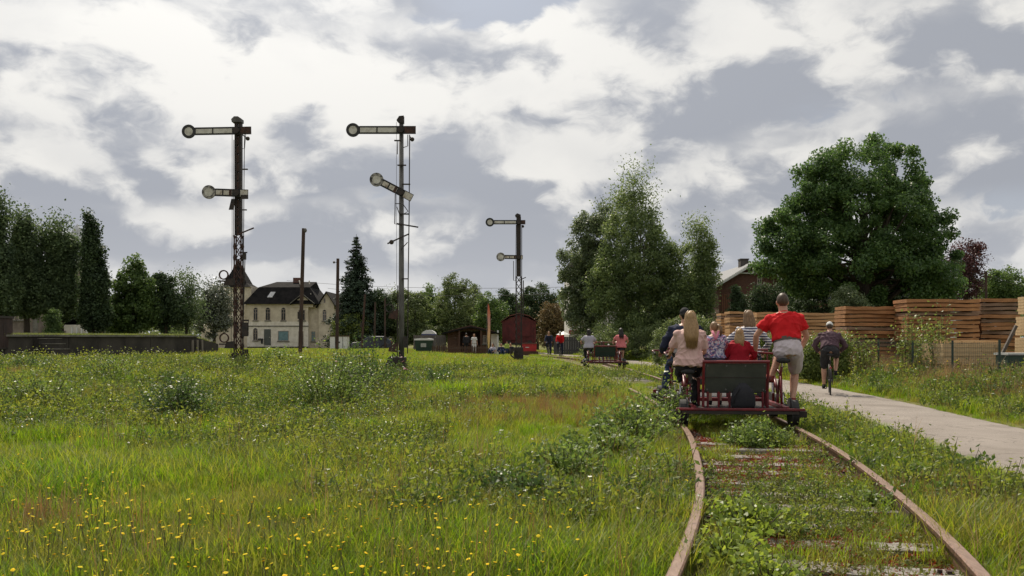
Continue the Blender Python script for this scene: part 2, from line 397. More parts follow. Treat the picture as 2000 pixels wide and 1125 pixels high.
# the paved path beside the railway
def build_path():
    ys = np.concatenate([np.arange(-6, 40, .5), np.arange(40, 125, 1.5)])
    lo = path_l(ys) + .10 * (vn(ys, ys * 0, 1.3) - .5); hi = path_r(ys) + .12 * (vn(ys, ys * 0 + 7, 1.1) - .5)
    rows = []
    for t, z in ((0, -.03), (.0, .014), (.03, .022), (.25, .032), (.5, .036), (.75, .032), (.97, .022), (1, .014), (1, -.03)):
        rows.append(np.stack([lo + (hi - lo) * t, ys, np.full_like(ys, z)], -1))
    V = np.stack(rows, 1); n, k = V.shape[:2]
    i, j = np.meshgrid(np.arange(k - 1), np.arange(n - 1)); a = (j * k + i).ravel()
    me = mesh_np('path', V.reshape(-1, 3), np.stack([a, a + 1, a + k + 1, a + k], 1))
    m = mat('pale_path_asphalt', (.295, .258, .228), (.225, .195, .172), .9, rough=.9, bump=.6, bscale=70, world_pos=True, spec=.25, detail=9, contrast=(.3, .68))
    n_, l_ = nodes_of(m)                              # grit and damp stains
    b_ = n_['Principled BSDF']; src = b_.inputs['Base Color'].links[0].from_socket
    g_ = n_.new('ShaderNodeNewGeometry')
    for sc_, lo_, hi_, c_ in ((55, .58, .72, (.15, .13, .115)), (140, .60, .70, (.36, .33, .30)), (.7, .52, .70, (.185, .158, .135))):
        t_ = n_.new('ShaderNodeTexNoise'); l_.new(g_.outputs['Position'], t_.inputs['Vector']); t_.inputs['Scale'].default_value = sc_; t_.inputs['Detail'].default_value = 3
        r_ = n_.new('ShaderNodeMapRange'); l_.new(t_.outputs[0], r_.inputs[0]); r_.inputs[1].default_value = lo_; r_.inputs[2].default_value = hi_; r_.inputs[4].default_value = .8
        x_ = n_.new('ShaderNodeMix'); x_.data_type = 'RGBA'; l_.new(r_.outputs[0], x_.inputs[0]); l_.new(src, x_.inputs[6]); x_.inputs[7].default_value = (*c_, 1); src = x_.outputs[2]
    wv_ = n_.new('ShaderNodeTexVoronoi'); wv_.feature = 'DISTANCE_TO_EDGE'; wv_.inputs['Scale'].default_value = .75
    nd_ = n_.new('ShaderNodeTexNoise'); l_.new(g_.outputs['Position'], nd_.inputs['Vector']); nd_.inputs['Scale'].default_value = 2.5
    va_ = n_.new('ShaderNodeVectorMath'); va_.operation = 'ADD'; l_.new(g_.outputs['Position'], va_.inputs[0]); l_.new(nd_.outputs['Color'], va_.inputs[1]); l_.new(va_.outputs[0], wv_.inputs['Vector'])
    r_ = n_.new('ShaderNodeMapRange'); l_.new(wv_.outputs['Distance'], r_.inputs[0]); r_.inputs[1].default_value = 0; r_.inputs[2].default_value = .016; r_.inputs[3].default_value = .6; r_.inputs[4].default_value = 0
    x_ = n_.new('ShaderNodeMix'); x_.data_type = 'RGBA'; l_.new(r_.outputs[0], x_.inputs[0]); l_.new(src, x_.inputs[6]); x_.inputs[7].default_value = (.10, .085, .07, 1); src = x_.outputs[2]
    l_.new(src, b_.inputs['Base Color'])
    tag(link('path', me, m), kind='structure')
build_path()

# the railway track: rails in lengths, one sleeper after another
track = empty('railway_track', (0, 0, 0), kind='structure')
def build_track():
    prof = [(-.062, 0), (.062, 0), (.062, .012), (.012, .03), (.012, .115), (.034, .125), (.036, .152), (.026, .16), (-.026, .16), (-.036, .152), (-.034, .125), (-.012, .115), (-.012, .03), (-.062, .012)]
    def rail(side, ya, yb):
        ys = np.arange(ya, yb + .01, (yb - ya) / max(2, round((yb - ya) / .35)))
        mb = MB(); v = []; k = len(prof)
        for y in ys:
            a = track_ang(y); nx, ny = math.cos(a), math.sin(a)
            cx_ = float(track_x(y)) + side * .7535 * nx; cy_ = y + side * .7535 * ny
            wob = .006 * math.sin(y * 1.3 + side)
            v += [(cx_ + (px + wob) * nx, cy_ + (px + wob) * ny, .002 + pz) for px, pz in prof]
        f = [(i * k + j, i * k + (j + 1) % k, (i + 1) * k + (j + 1) % k, (i + 1) * k + j) for i in range(len(ys) - 1) for j in range(k)]
        f += [tuple(range(k)), tuple((len(ys) - 1) * k + j for j in range(k))[::-1]]
        o = mb.add(v, f).build('rail', M['rail_top'], track); o.data.materials.append(M['rail_head'])
        mi = [1 if (abs(p.normal.z) > .8 and p.center.z > .15) else 0 for p in o.data.polygons]; o.data.polygons.foreach_set('material_index', mi)
    for side, off in ((-1, 1.0), (1, 0.2)):
        y = -3.0 + off
        while y < 62:
            L = 4.9 if y < 20 else 12
            rail(side, y, min(y + L - .012, 64)); y += L
    variants = []
    for k in range(5):
        mb = MB(); n = 8
        xs = np.linspace(-1.22, 1.22, n)
        v = []
        for x in xs:
            d1, d2, d3 = [(random.random() - .5) * .022 for _ in range(3)]
            v += [(x, -.125 + d1, -.10), (x, .125 + d2, -.10), (x, .12 + d2, .004 + d3 * .5), (x, -.12 + d1, .004 + d3)]
        f = [(i * 4 + j, i * 4 + (j + 1) % 4, i * 4 + 4 + (j + 1) % 4, i * 4 + 4 + j) for i in range(n - 1) for j in range(4)] + [(0, 1, 2, 3)[::-1], tuple((n - 1) * 4 + j for j in range(4))]
        mb.add(v, f); variants.append(mb.mesh('sleeper'))
    clip = MB().box(-.06, .06, -.04, .04, -.012, .012).box(-.04, -.005, -.022, .022, .012, .03).disc((.03, 0, .022), .014, .022, 'z', 6).mesh('rail_clip')
    plate = MB().box(-.012, .012, -.30, .30, .035, .112)
    for yy in (-.22, -.08, .08, .22): plate.disc((.018, yy, .072), .02, .03, 'x', 6)
    plate = plate.mesh('fishplate')
    for side, off in ((-1, 1.0), (1, 0.2)):
        y = -3.0 + off + 4.9
        while y < 20:
            a = track_ang(y)
            for q in (-1, 1):
                dx = side * .7535 + q * .028; o = link('fishplate', plate, M['rustiron'], track, (float(track_x(y)) + dx * math.cos(a), y + dx * math.sin(a), .002)); o.rotation_euler = (0, 0, a)
            y += 4.9
    y = 2.2
    while y < 34:
        if y < 13:
            a = track_ang(y)
            for side in (-1, 1):
                for q in (-1, 1):
                    dx = side * .7535 + q * .095; o = link('rail_clip', clip, M['rustiron'], track, (float(track_x(y)) + dx * math.cos(a), y + dx * math.sin(a), .036)); o.rotation_euler = (0, 0, a + (math.pi if q < 0 else 0))
        o = link('sleeper', random.choice(variants), M['sleeper'], track, (float(track_x(y)), y, .034 + random.uniform(-.010, .008)))
        o.rotation_euler = (random.uniform(-.01, .01), random.uniform(-.008, .008), track_ang(y) + random.uniform(-.02, .02))
        y += .62
build_track()

# ------------------------------------------------------------ scattering of what nobody could count
def blade_tuft(name, n, spread, h, wd, material, lean=.5, seg=3, seed=0, heads=None):
    rg = random.Random(seed); v = []; f = []
    for _ in range(n):
        a = rg.uniform(0, 6.283); r = spread * math.sqrt(rg.random())
        x, y = r * math.cos(a), r * math.sin(a)
        hh = h * rg.uniform(.45, 1.1); da = rg.uniform(0, 6.283); ln = lean * hh * rg.uniform(.2, 1.0)
        dx, dy = math.cos(da), math.sin(da); w = wd * rg.uniform(.7, 1.2); wx, wy = -dy * w, dx * w
        o = len(v)
        for i in range(seg):
            t = i / seg; k = 1 - .75 * t ** 1.5
            px, py, pz = x + dx * ln * t * t, y + dy * ln * t * t, hh * (t - .12 * t * t)
            v += [(px - wx * k, py - wy * k, pz), (px + wx * k, py + wy * k, pz)]
        v.append((x + dx * ln, y + dy * ln, hh * .86))
        for i in range(seg - 1): f.append((o + 2 * i, o + 2 * i + 1, o + 2 * i + 3, o + 2 * i + 2))
        f.append((o + 2 * seg - 2, o + 2 * seg - 1, o + 2 * seg))
    me = bpy.data.meshes.new(name); me.from_pydata(v, [], f); me.update(); me.materials.append(material)
    return me
def weed_mesh(name, n_st, h, leaf, material, spread=.08, per=12, seed=0, stem=True, up=.5):
    rg = np.random.default_rng(seed); mb = MB(); C = []; N = []
    for s in range(n_st):
        a = rg.uniform(0, 6.283); r = spread * rg.random() ** .5
        b = np.array([r * math.cos(a), r * math.sin(a), 0]); ln = rg.uniform(.1, .45) * h; hh = h * rg.uniform(.5, 1.05)
        tip = b + np.array([math.cos(a) * ln, math.sin(a) * ln, hh])
        if stem: mb.tube([b, (b + tip) / 2 + np.array([0, 0, hh * .08]), tip], [.004, .003, .0015], 3, cap=False)
        for k in range(per):
            t = rg.uniform(.2, 1.0); c = b + (tip - b) * t + rg.normal(size=3) * leaf * .55
            c[2] = max(c[2], .01); C.append(c)
            q = rg.normal(size=3) * .8 + np.array([0, 0, up]); N.append(q)
    C = np.array(C); N = unit(np.array(N))
    V, Fq = leaf_arrays(C, N, leaf * rg.uniform(.7, 1.3, len(C)), leaf * rg.uniform(.4, .62, len(C)), rg)
    o = len(mb.v); nst = len(mb.f)
    mb.add(V.tolist(), Fq.tolist())
    me = bpy.data.meshes.new(name); me.from_pydata(mb.v, [], mb.f); me.update()
    me.materials.append(material); me.materials.append(M['stem'])
    mi = np.zeros(len(mb.f), np.int32); mi[:nst] = 1; me.polygons.foreach_set('material_index', mi)
    return me
def flower_mesh(name, n, h, head, petal, seed=0):
    rg = random.Random(seed); mb = MB(); hv = []
    for _ in range(n):
        a = rg.uniform(0, 6.283); r = rg.uniform(0, .10); hh = h * rg.uniform(.55, 1.1); t = rg.uniform(0, .08)
        b = (r * math.cos(a), r * math.sin(a), 0); tip = (b[0] + t * math.cos(a), b[1] + t * math.sin(a), hh)
        mb.tube([b, tip], [.0028, .0018], 3, cap=False); hv.append(tip)
    ns = len(mb.f)
    for tip in hv:
        s = head * rg.uniform(.7, 1.15); ph = rg.uniform(0, 6.28); tx, ty = rg.uniform(-.5, .5), rg.uniform(-.5, .5)
        k = 9; ring = []
        for j in range(k):
            t = ph + 6.283 * j / k; rr = s * (1 if j % 2 else .8)
            x, y = rr * math.cos(t), rr * math.sin(t); ring.append((tip[0] + x, tip[1] + y, tip[2] + .25 * s + tx * x + ty * y))
        mb.add([(tip[0], tip[1], tip[2] - .1 * s)] + ring + [(tip[0], tip[1], tip[2] + .45 * s)], [(0, 1 + (j + 1) % k, 1 + j) for j in range(k)] + [(k + 1, 1 + j, 1 + (j + 1) % k) for j in range(k)])
    me = bpy.data.meshes.new(name); me.from_pydata(mb.v, [], mb.f); me.update()
    me.materials.append(petal); me.materials.append(M['stem'])
    mi = np.zeros(len(mb.f), np.int32); mi[:ns] = 1; me.polygons.foreach_set('material_index', mi)
    return me
def scatter(name, meshes, pts, sc, label, cat):
    """one object of stuff: instances of the little plants on a cloud of points"""
    n = len(pts)
    if n == 0: return
    c = bpy.data.collections.new(name + '_kinds')
    for k, me in enumerate(meshes):
        c.objects.link(bpy.data.objects.new(f'{name}_kind_{k}', me))
    me = bpy.data.meshes.new(name); me.vertices.add(n); me.vertices.foreach_set('co', np.ascontiguousarray(pts, np.float32).ravel())
    for an, ty, val in (('sc', 'FLOAT', sc), ('rz', 'FLOAT', rng.uniform(0, 6.283, n)), ('ix', 'INT', rng.integers(0, len(meshes), n))):
        at = me.attributes.new(an, ty, 'POINT'); at.data.foreach_set('value', np.ascontiguousarray(val, np.int32 if ty == 'INT' else np.float32))
    me.update()
    o = link(name, me)
    ng = bpy.data.node_groups.new(name, 'GeometryNodeTree')
    ng.interface.new_socket('Geometry', in_out='INPUT', socket_type='NodeSocketGeometry'); ng.interface.new_socket('Geometry', in_out='OUTPUT', socket_type='NodeSocketGeometry')
    N_, L_ = ng.nodes, ng.links
    gi, go = N_.new('NodeGroupInput'), N_.new('NodeGroupOutput')
    ci = N_.new('GeometryNodeCollectionInfo'); ci.inputs['Collection'].default_value = c; ci.inputs['Separate Children'].default_value = True; ci.inputs['Reset Children'].default_value = True
    ip = N_.new('GeometryNodeInstanceOnPoints'); ip.inputs['Pick Instance'].default_value = True
    def att(nm, ty):
        a = N_.new('GeometryNodeInputNamedAttribute'); a.data_type = ty; a.inputs[0].default_value = nm; return a.outputs[0]
    cb = N_.new('ShaderNodeCombineXYZ'); L_.new(att('rz', 'FLOAT'), cb.inputs[2])
    L_.new(gi.outputs[0], ip.inputs['Points']); L_.new(ci.outputs[0], ip.inputs['Instance']); L_.new(att('ix', 'INT'), ip.inputs['Instance Index'])
    e2r = N_.new('FunctionNodeEulerToRotation'); L_.new(cb.outputs[0], e2r.inputs[0]); L_.new(e2r.outputs[0], ip.inputs['Rotation'])
    L_.new(att('sc', 'FLOAT'), ip.inputs['Scale']); L_.new(ip.outputs[0], go.inputs[0])
    md = o.modifiers.new('scatter', 'NODES'); md.node_group = ng
    tag(o, label, cat, kind='stuff')
    return o
def wedge(n, d0, d1, power, margin=2.5, k=.60):
    """n random places on the ground in front of the viewer between d0 and d1, density falling as distance**-power"""
    dd = np.linspace(d0, d1, 400); pdf = (2 * (k * dd + margin)) * dd ** -power; cdf = np.cumsum(pdf); cdf /= cdf[-1]
    y = np.interp(rng.random(n), cdf, dd); x = (rng.random(n) * 2 - 1) * (k * y + margin)
    return x, y
def on_path(x, y, e=.06): return (x > path_l(y) + e) & (x < path_r(y) - e)
def rail_gap(x, y):                                   # distance to the nearer rail
    t = track_x(y); return np.minimum(np.abs(x - t - .7535), np.abs(x - t + .7535))
# ------------------------------------------------------------ buildings
M['plaster'] = mat('stained_cream_plaster', (.62, .55, .43), (.44, .38, .29), 1.3, rough=.9, bump=.15, bscale=30, contrast=(.3, .62))
M['plasterlow'] = mat('pale_chalky_plaster', (.74, .69, .60), (.56, .51, .42), 1.6, rough=.9, bump=.15, bscale=30, contrast=(.3, .6))
M['roof'] = mat('black_mossy_slate', (.020, .018, .018), (.009, .009, .009), 1.5, rough=.95, spec=.1, bump=.3, bscale=25)
M['stone'] = mat('dark_damp_concrete', (.075, .066, .056), (.028, .025, .022), 1.2, rough=.95, bump=.5, bscale=14, stretch=(1, 1, .5), contrast=(.3, .7))
M['ledge'] = mat('pale_concrete_edge', (.20, .19, .165), (.10, .095, .08), 2.5, rough=.9, bump=.3)
M['fieldstone'] = mat('brownish_fieldstone', (.24, .20, .165), (.13, .105, .088), 1.6, rough=.95, bump=.6, bscale=9)
M['brick'] = mat('dark_red_brick', (.16, .075, .055), (.095, .05, .04), 5, rough=.9, bump=.3, bscale=40, stretch=(1, 1, 3))
M['redpaint'] = mat('dull_red_wagon_paint', (.13, .022, .02), (.07, .015, .014), 3, rough=.7, bump=.1)
M['loghut'] = mat('brown_stained_boards', (.12, .062, .038), (.065, .036, .025), 3, rough=.8, stretch=(.4, 1, 6), bump=.3)
M['greyboard'] = mat('grey_weathered_boards', (.16, .14, .125), (.09, .08, .075), 4, rough=.9, stretch=(6, 1, .4), bump=.3)
M['frame'] = mat('pale_window_frame', (.42, .36, .30), (.25, .2, .16), 4, rough=.8)
M['bluepane'] = mat('blue_green_window_board', (.16, .27, .29), (.09, .16, .18), 2, rough=.3)

def window(parent, x0, x1, y, z0, z1, wall_t=.0, pane='glass', arch=False, sill=True, bars=True):
    """a window on a wall that faces -y: reveal, frame, pane and sill standing 2-6 cm proud or back"""
    fr = MB(); w = .07
    fr.box(x0, x0 + w, y - .05, y + .02, z0, z1).box(x1 - w, x1, y - .05, y + .02, z0, z1).box(x0 + w, x1 - w, y - .05, y + .02, z0, z0 + w).box(x0 + w, x1 - w, y - .05, y + .02, z1 - w, z1)
    if bars:
        xm = (x0 + x1) / 2; fr.box(xm - .03, xm + .03, y - .045, y + .02, z0 + w, z1 - w).box(x0 + w, x1 - w, y - .042, y + .02, z0 + (z1 - z0) * .66, z0 + (z1 - z0) * .66 + .05)
    f = fr.build('window', M['frame'], parent)
    MB().box(x0 + w, x1 - w, y - .02, y + .02, z0 + w, z1 - w).build('pane', M[pane], f)
    if arch:
        n = 7; pts = [(x0 + (x1 - x0) * k / n, z1 + .22 * math.sin(math.pi * k / n)) for k in range(n + 1)]
        MB().prism(pts, y - .03, y + .02).build('arch', M['dark'], f)
    if sill: MB().box(x0 - .1, x1 + .1, y - .12, y + .02, z0 - .12, z0).build('sill', M['ledge'], f)
    return f
def gable_roof(mb, x0, x1, y0, y1, z0, z1, t=.12, over=.3):
    """two slabs, ridge along y"""
    xm = (x0 + x1) / 2; s = (z1 - z0) / (xm - x0)
    for a, b in ((x0 - over, xm), (x1 + over, xm)):
        za = z0 - over * s
        mb.add([(a, y0, za), (b, y0, z1), (b, y1, z1), (a, y1, za), (a, y0, za + t), (b, y0, z1 + t), (b, y1, z1 + t), (a, y1, za + t)],
               [(0, 1, 2, 3), (4, 5, 6, 7), (0, 1, 5, 4), (1, 2, 6, 5), (2, 3, 7, 6), (3, 0, 4, 7)])
    return mb

def station():
    d = 125.0; k = d / F
    X = lambda px: (px - 560) * k
    Z = lambda py: (683 - py) * k
    ox = (560 - 1000) * k; gz = CZ - (683 - HOR) * k
    root = empty('station_building', (ox, d, gz), 0, 'derelict cream station building with black mansard roof and pointed tower', 'building')
    D = 9.0
    # main block
    MB().box(X(483), X(602), 0, D, Z(628), Z(592)).build('wall', M['plaster'], root)
    MB().box(X(483), X(602), -.03, D, -1, Z(628)).build('wall', M['plasterlow'], root)
    MB().box(X(482), X(603), -.10, -.0, Z(638), Z(636)).build('string_course', M['ledge'], root)
    MB().box(X(483) , X(602), -.07, -.03, -1, Z(677)).build('plinth', M['stone'], root)
    r = MB(); a, b = X(476), X(626); r0 = Z(594); r1 = Z(560); r2 = Z(547)
    q = lambda i, z: [(a + i, -.5 + i, z), (b - i, -.5 + i, z), (b - i, D + .5 - i, z), (a + i, D + .5 - i, z)]
    v = q(0, r0) + q(1.7, r1) + [(X(526), D * .45, r2), (X(606), D * .45, r2)]
    r.add(v, [(0, 1, 5, 4), (1, 2, 6, 5), (2, 3, 7, 6), (3, 0, 4, 7), (4, 5, 9, 8), (5, 6, 9), (6, 7, 8, 9), (7, 4, 8), (0, 3, 2, 1)])
    rf = r.build('roof', M['roof'], root)
    MB().box(X(560), X(575), D * .4, D * .55, r2 - .5, Z(539)).build('chimney', M['brick'], rf)
    sk = MB(); sk.add([(X(521), .25, Z(582)), (X(531), .25, Z(582)), (X(536), .62, Z(571)), (X(527), .62, Z(571)), (X(521), .12, Z(582) + .1), (X(531), .12, Z(582) + .1), (X(536), .50, Z(571) + .1), (X(527), .50, Z(571) + .1)], [(0, 1, 2, 3), (4, 5, 6, 7), (0, 1, 5, 4), (1, 2, 6, 5), (2, 3, 7, 6), (3, 0, 4, 7)])
    sk.build('skylight', mat('pale_skylight', (.6, .6, .62), None, 3, rough=.3), rf)
    MB().bar((X(573), D * .38, r2 + .12), (X(586), .5, r1 + .15), .16).bar((X(592), D * .42, r2 + .1), (X(606), .4, Z(575)), .14).build('ridge_capping', M['ledge'], rf)
    for x0, x1 in ((495, 503.5), (518.5, 528), (549, 558)): window(root, X(x0), X(x1), 0, Z(626), Z(604), arch=True)
    window(root, X(494.5), X(503.5), -.03, Z(665), Z(644), arch=True)
    window(root, X(543), X(564), -.03, Z(666), Z(646), pane='bluepane', bars=False)
    window(root, X(583), X(596), 0, Z(626), Z(605), pane='dark')
    window(root, X(583), X(593), -.03, Z(676), Z(647), pane='dark', bars=False)
    dr = MB().box(X(516), X(529), -.09, -.03, Z(674), Z(643)).build('door', mat('grey_green_door', (.10, .11, .10), None, 6), root)
    MB().box(X(526.5), X(527.5), -.13, -.09, Z(660), Z(658)).build('handle', M['chrome'], dr)
    MB().box(X(505), X(514), -.4, -.03, Z(664), Z(661)).box(X(511), X(513.5), -.35, -.03, Z(671), Z(664)).build('canopy_box', M['dark'], root)
    # dormer gable over the corner
    MB().prism([(X(572), Z(600)), (X(612), Z(600)), (X(612), Z(592)), (X(592), Z(578)), (X(572), Z(592))], -.12, 3).build('gable_wall', M['plaster'], root)
    gable_roof(MB(), X(573), X(611), -.5, 3, Z(592), Z(577), .12, .35).build('gable_roof', M['roof'], root)
    g2 = MB(); gable_roof(g2, X(573), X(611), -.62, -.5, Z(592) + .14, Z(577) + .14, .10, .35).build('bargeboard', M['ledge'], root)
    # right wing, set back and a little turned
    MB().box(X(602), X(624), .6, D, -1, Z(594)).build('wall', M['plaster'], root)
    window(root, X(606), X(614), .6, Z(667), Z(647), pane='bluepane')
    MB().prism([(X(622), -1), (X(652), -1), (X(652), Z(596)), (X(637), Z(572)), (X(622), Z(596))], .2, D).build('wall', M['plaster'], root)
    gable_roof(MB(), X(622), X(652), -.15, D, Z(594), Z(571), .15, .35).build('roof', M['roof'], root)
    window(root, X(629.5), X(637), .2, Z(627), Z(608), arch=True); window(root, X(631.5), X(635), .2, Z(592), Z(582), sill=False, bars=False)
    MB().box(X(652), X(670), 1.6, D, -1, Z(617)).build('wall', M['plaster'], root)
    MB().add([(X(650), 1.2, Z(602)), (X(676), 1.2, Z(625)), (X(676), D, Z(625)), (X(650), D, Z(602)), (X(646), 3.5, Z(580)), (X(650), D - 1, Z(580))], [(0, 1, 2, 3), (0, 1, 4), (1, 2, 5, 4), (2, 3, 5), (3, 0, 4, 5)]).build('lean_to_roof', M['roof'], root)
    window(root, X(655), X(659), 1.6, Z(634), Z(610), pane='dark', sill=False); window(root, X(664), X(668), 1.6, Z(640), Z(622), pane='dark', sill=False)
    # tower
    MB().box(-8.9, X(487), .9, 5.0, -1, Z(558)).build('tower_wall', M['plaster'], root)
    for z0, z1 in ((605, 585), (585, 575), (650, 625)): window(root, X(453), X(463), .9, Z(z0), Z(z1 + 3), pane='dark', sill=False)
    t = MB(); cxm = -7.42; cyy = 2.95
    lv = [(2.35, Z(560)), (1.55, Z(552)), (1.1, Z(538)), (.5, Z(520)), (.07, Z(502))]
    v = [];
    for w_, z_ in lv: v += [(cxm - w_, cyy - w_, z_), (cxm + w_, cyy - w_, z_), (cxm + w_, cyy + w_, z_), (cxm - w_, cyy + w_, z_)]
    f = [(i * 4 + j, i * 4 + (j + 1) % 4, i * 4 + 4 + (j + 1) % 4, i * 4 + 4 + j) for i in range(4) for j in range(4)] + [(16, 17, 18, 19), (3, 2, 1, 0)]
    t.add(v, f).build('tower_roof', M['roof'], root)
    # low annex to the left
    MB().box(X(378), X(442), 3, D, -1, Z(588)).build('annex_wall', M['plaster'], root)
    MB().box(X(376), X(442), 2.7, D + .3, Z(588), Z(585)).build('annex_roof', M['roof'], root)
    MB().box(X(430), X(662), -6.5, -5.6, -.9, .15).build('platform_edge', mat('pale_kerb', (.5, .48, .44), None, 2, rough=.9), root)  # kerb in one even pale colour
station()

def brick_house():
    d = 62.0; k = d / F
    X = lambda px: (px - 1470) * k
    Z = lambda py: (690 - py) * k
    root = empty('brick_house', ((1470 - 1000) * k, d, CZ - (690 - HOR) * k), 0, 'red brick house with white bargeboards and square chimney half hidden by bushes', 'house')
    MB().prism([(X(1404), -1), (X(1536), -1), (X(1536), Z(556)), (X(1470), Z(517)), (X(1404), Z(556))], 0, 9).build('wall', M['brick'], root)
    rf = gable_roof(MB(), X(1404), X(1536), -.45, 9.4, Z(556), Z(516), .14, .35).build('roof', mat('grey_slate_roof', (.10, .105, .12), None, 3, rough=.55), root)
    MB().box(X(1461), X(1477), 2, 2.7, Z(522), Z(502)).box(X(1460), X(1478), 1.95, 2.75, Z(502) + .002, Z(500)).build('chimney', mat('grey_chimney', (.13, .115, .105), None, 4, rough=.9), rf)
    gable_roof(MB(), X(1404), X(1536), -.55, -.452, Z(556) - .05, Z(516) - .05, .16, .37).build('bargeboard', M['white'], root)
    MB().box(X(1441), X(1499), -.20, -.08, Z(535), Z(532.5)).box(X(1468.5), X(1471.5), -.20, -.08, Z(532.5) + .002, Z(518)).build('gable_tie', M['white'], root)
    window(root, X(1478), X(1488), 0, Z(556), Z(541)); window(root, X(1425), X(1437), 0, Z(615), Z(590)); window(root, X(1460), X(1472), 0, Z(615), Z(590))
    for kx in range(4): MB().box(X(1410 + kx * 4), X(1412.4 + kx * 4), -.05, -.003, Z(610), Z(575)).build('wall_panel', mat('orange_brick_strip', (.24, .11, .07), None, 6, rough=.9), root)
brick_house()

def tiled_house():
    d = 68.0; k = d / F
    X = lambda px: (px - 1710) * k
    Z = lambda py: (690 - py) * k
    root = empty('tiled_house', ((1710 - 1000) * k, d, CZ - (690 - HOR) * k), 0, 'long red-walled house with glinting tile rows behind the great tree', 'house')
    MB().box(X(1566), X(1856), 0, 8, -1, Z(588)).build('wall', mat('dull_red_wall', (.17, .06, .05), None, 3, rough=.9), root)
    rf = MB().add([(X(1560), -.4, Z(588)), (X(1864), -.4, Z(588)), (X(1864), 4, Z(512)), (X(1560), 4, Z(512)), (X(1864), 8.4, Z(588)), (X(1560), 8.4, Z(588))], [(0, 1, 2, 3), (3, 2, 4, 5), (0, 3, 5), (1, 4, 2)]).build('roof', mat('dark_roof_bed', (.05, .05, .055), None, 4, rough=.7), root)
    tm = mat('shiny_grey_roof_tile', (.20, .20, .21), (.13, .13, .14), 2, rough=.28, spec=.6)
    n = 14
    for i in range(n):
        t = i / n; y = -.4 + 4.4 * t; z = Z(588) + (Z(512) - Z(588)) * t
        MB().box(X(1560), X(1864), y - .02, y + .30, z + .02, z + .085).build('tile_row', tm, rf)
    window(root, X(1640), X(1652), 0, Z(612), Z(594)); window(root, X(1745), X(1757), 0, Z(612), Z(594))
    dr = MB().box(X(1698), X(1713), -.08, 0, Z(625), Z(580)).build('door', mat('red_door', (.26, .04, .03), None, 4, rough=.5), root)
    MB().box(X(1710), X(1711.2), -.14, -.08, Z(606), Z(604)).build('handle', M['chrome'], dr)
tiled_house()

def white_house():
    d = 82.0; k = d / F
    X = lambda px: (px - 1140) * k
    Z = lambda py: (692 - py) * k
    root = empty('white_house', ((1140 - 1000) * k, d, CZ - (692 - HOR) * k), 0, 'white house with red trim lines hidden behind the grey-green tree', 'house')
    MB().box(X(1112), X(1205), 0, 8, -1, Z(520)).build('wall', mat('white_render', (.66, .64, .60), (.5, .48, .44), 2, rough=.9), root)
    rt = mat('red_brick_trim', (.25, .07, .045), None, 6, rough=.9)
    MB().box(X(1111), X(1206), -.06, 0, Z(607), Z(604)).box(X(1111), X(1206), -.07, 0, Z(652), Z(645)).build('trim_band', rt, root)
    for a in (1124, 1137): MB().box(X(a), X(a + 2), -.05, 0, Z(645), Z(607)).build('trim_strip', rt, root)
    for a, b, z0, z1 in ((1114, 1119, 638, 612), (1126, 1135, 634, 612), (1142, 1152, 634, 612), (1114, 1120, 595, 560), (1142, 1152, 595, 560)): window(root, X(a), X(b), 0, Z(z0), Z(z1), sill=False)
    rf = MB().add([(X(1106), -.4, Z(521)), (X(1211), -.4, Z(521)), (X(1211), 8.4, Z(521)), (X(1106), 8.4, Z(521)), (X(1128), 3.5, Z(490)), (X(1190), 3.5, Z(490))], [(0, 1, 5, 4), (1, 2, 5), (2, 3, 4, 5), (3, 0, 4), (3, 2, 1, 0)]).build('roof', M['roof'], root)
white_house()

def far_house(px0, px1, py_e, py_r, d, wallmat, roofmat, name, label, wins=()):
    k = d / F; pm = (px0 + px1) / 2
    X = lambda px: (px - pm) * k
    Z = lambda py: (686 - py) * k
    root = empty(name, ((pm - 1000) * k, d, CZ - (686 - HOR) * k), 0, label, 'house')
    MB().prism([(X(px0), -1), (X(px1), -1), (X(px1), Z(py_e)), (0, Z(py_r)), (X(px0), Z(py_e))], 0, 8).build('wall', wallmat, root)
    gable_roof(MB(), X(px0), X(px1), -.4, 8.4, Z(py_e), Z(py_r), .15, .3).build('roof', roofmat, root)
    for a, b, z0, z1 in wins: window(root, X(a), X(b), 0, Z(z0), Z(z1))
far_house(1880, 1925, 585, 566, 84, mat('pale_grey_render', (.40, .39, .38), None, 2, rough=.9), mat('blue_slate', (.09, .10, .12), None, 3, rough=.6), 'small_house', 'pale grey gabled house above the right lumber stack')
k_ = 78 / F
sh = empty('stone_house', ((20 - 1000) * k_, 78, .3), 0, 'brownish stone house half hidden under the leftmost trees', 'house')
MB().box(-4.0, 2.3, 0, 8, -1, 5.2).build('wall', M['fieldstone'], sh)
MB().box(1.95, 2.36, -.06, 0, -1, 5.2).build('quoin', M['ledge'], sh)
MB().add([(-4.3, -.4, 5.1), (2.6, -.4, 5.1), (2.6, 8.4, 5.1), (-4.3, 8.4, 5.1), (-2, 4, 8), (.5, 4, 8)], [(0, 1, 5, 4), (1, 2, 5), (2, 3, 4, 5), (3, 0, 4), (3, 2, 1, 0)]).build('roof', M['roof'], sh)
for a in (-.35, .7): window(sh, a, a + .8, 0, 2.6, 4.0)
window(sh, -2.6, -1.7, 0, 2.6, 4.0)
lh = empty('pale_cottage', ((150 - 1000) * k_, 80, .3), 0, 'low pale cottage with white posts seen below the dark trees', 'house')
MB().box(-3.2, 2.4, 0, 6, -1, 2.2).build('wall', M['plasterlow'], lh)
gable_roof(MB(), -3.2, 2.4, -.4, 6.4, 2.2, 4.4, .15, .3).build('roof', M['roof'], lh)
for a in (.0, .42, .84, 1.26): MB().box(a - 1.2, a - 1.08, -.5, -.38, -1, 2.0).build('post', M['white'], lh)
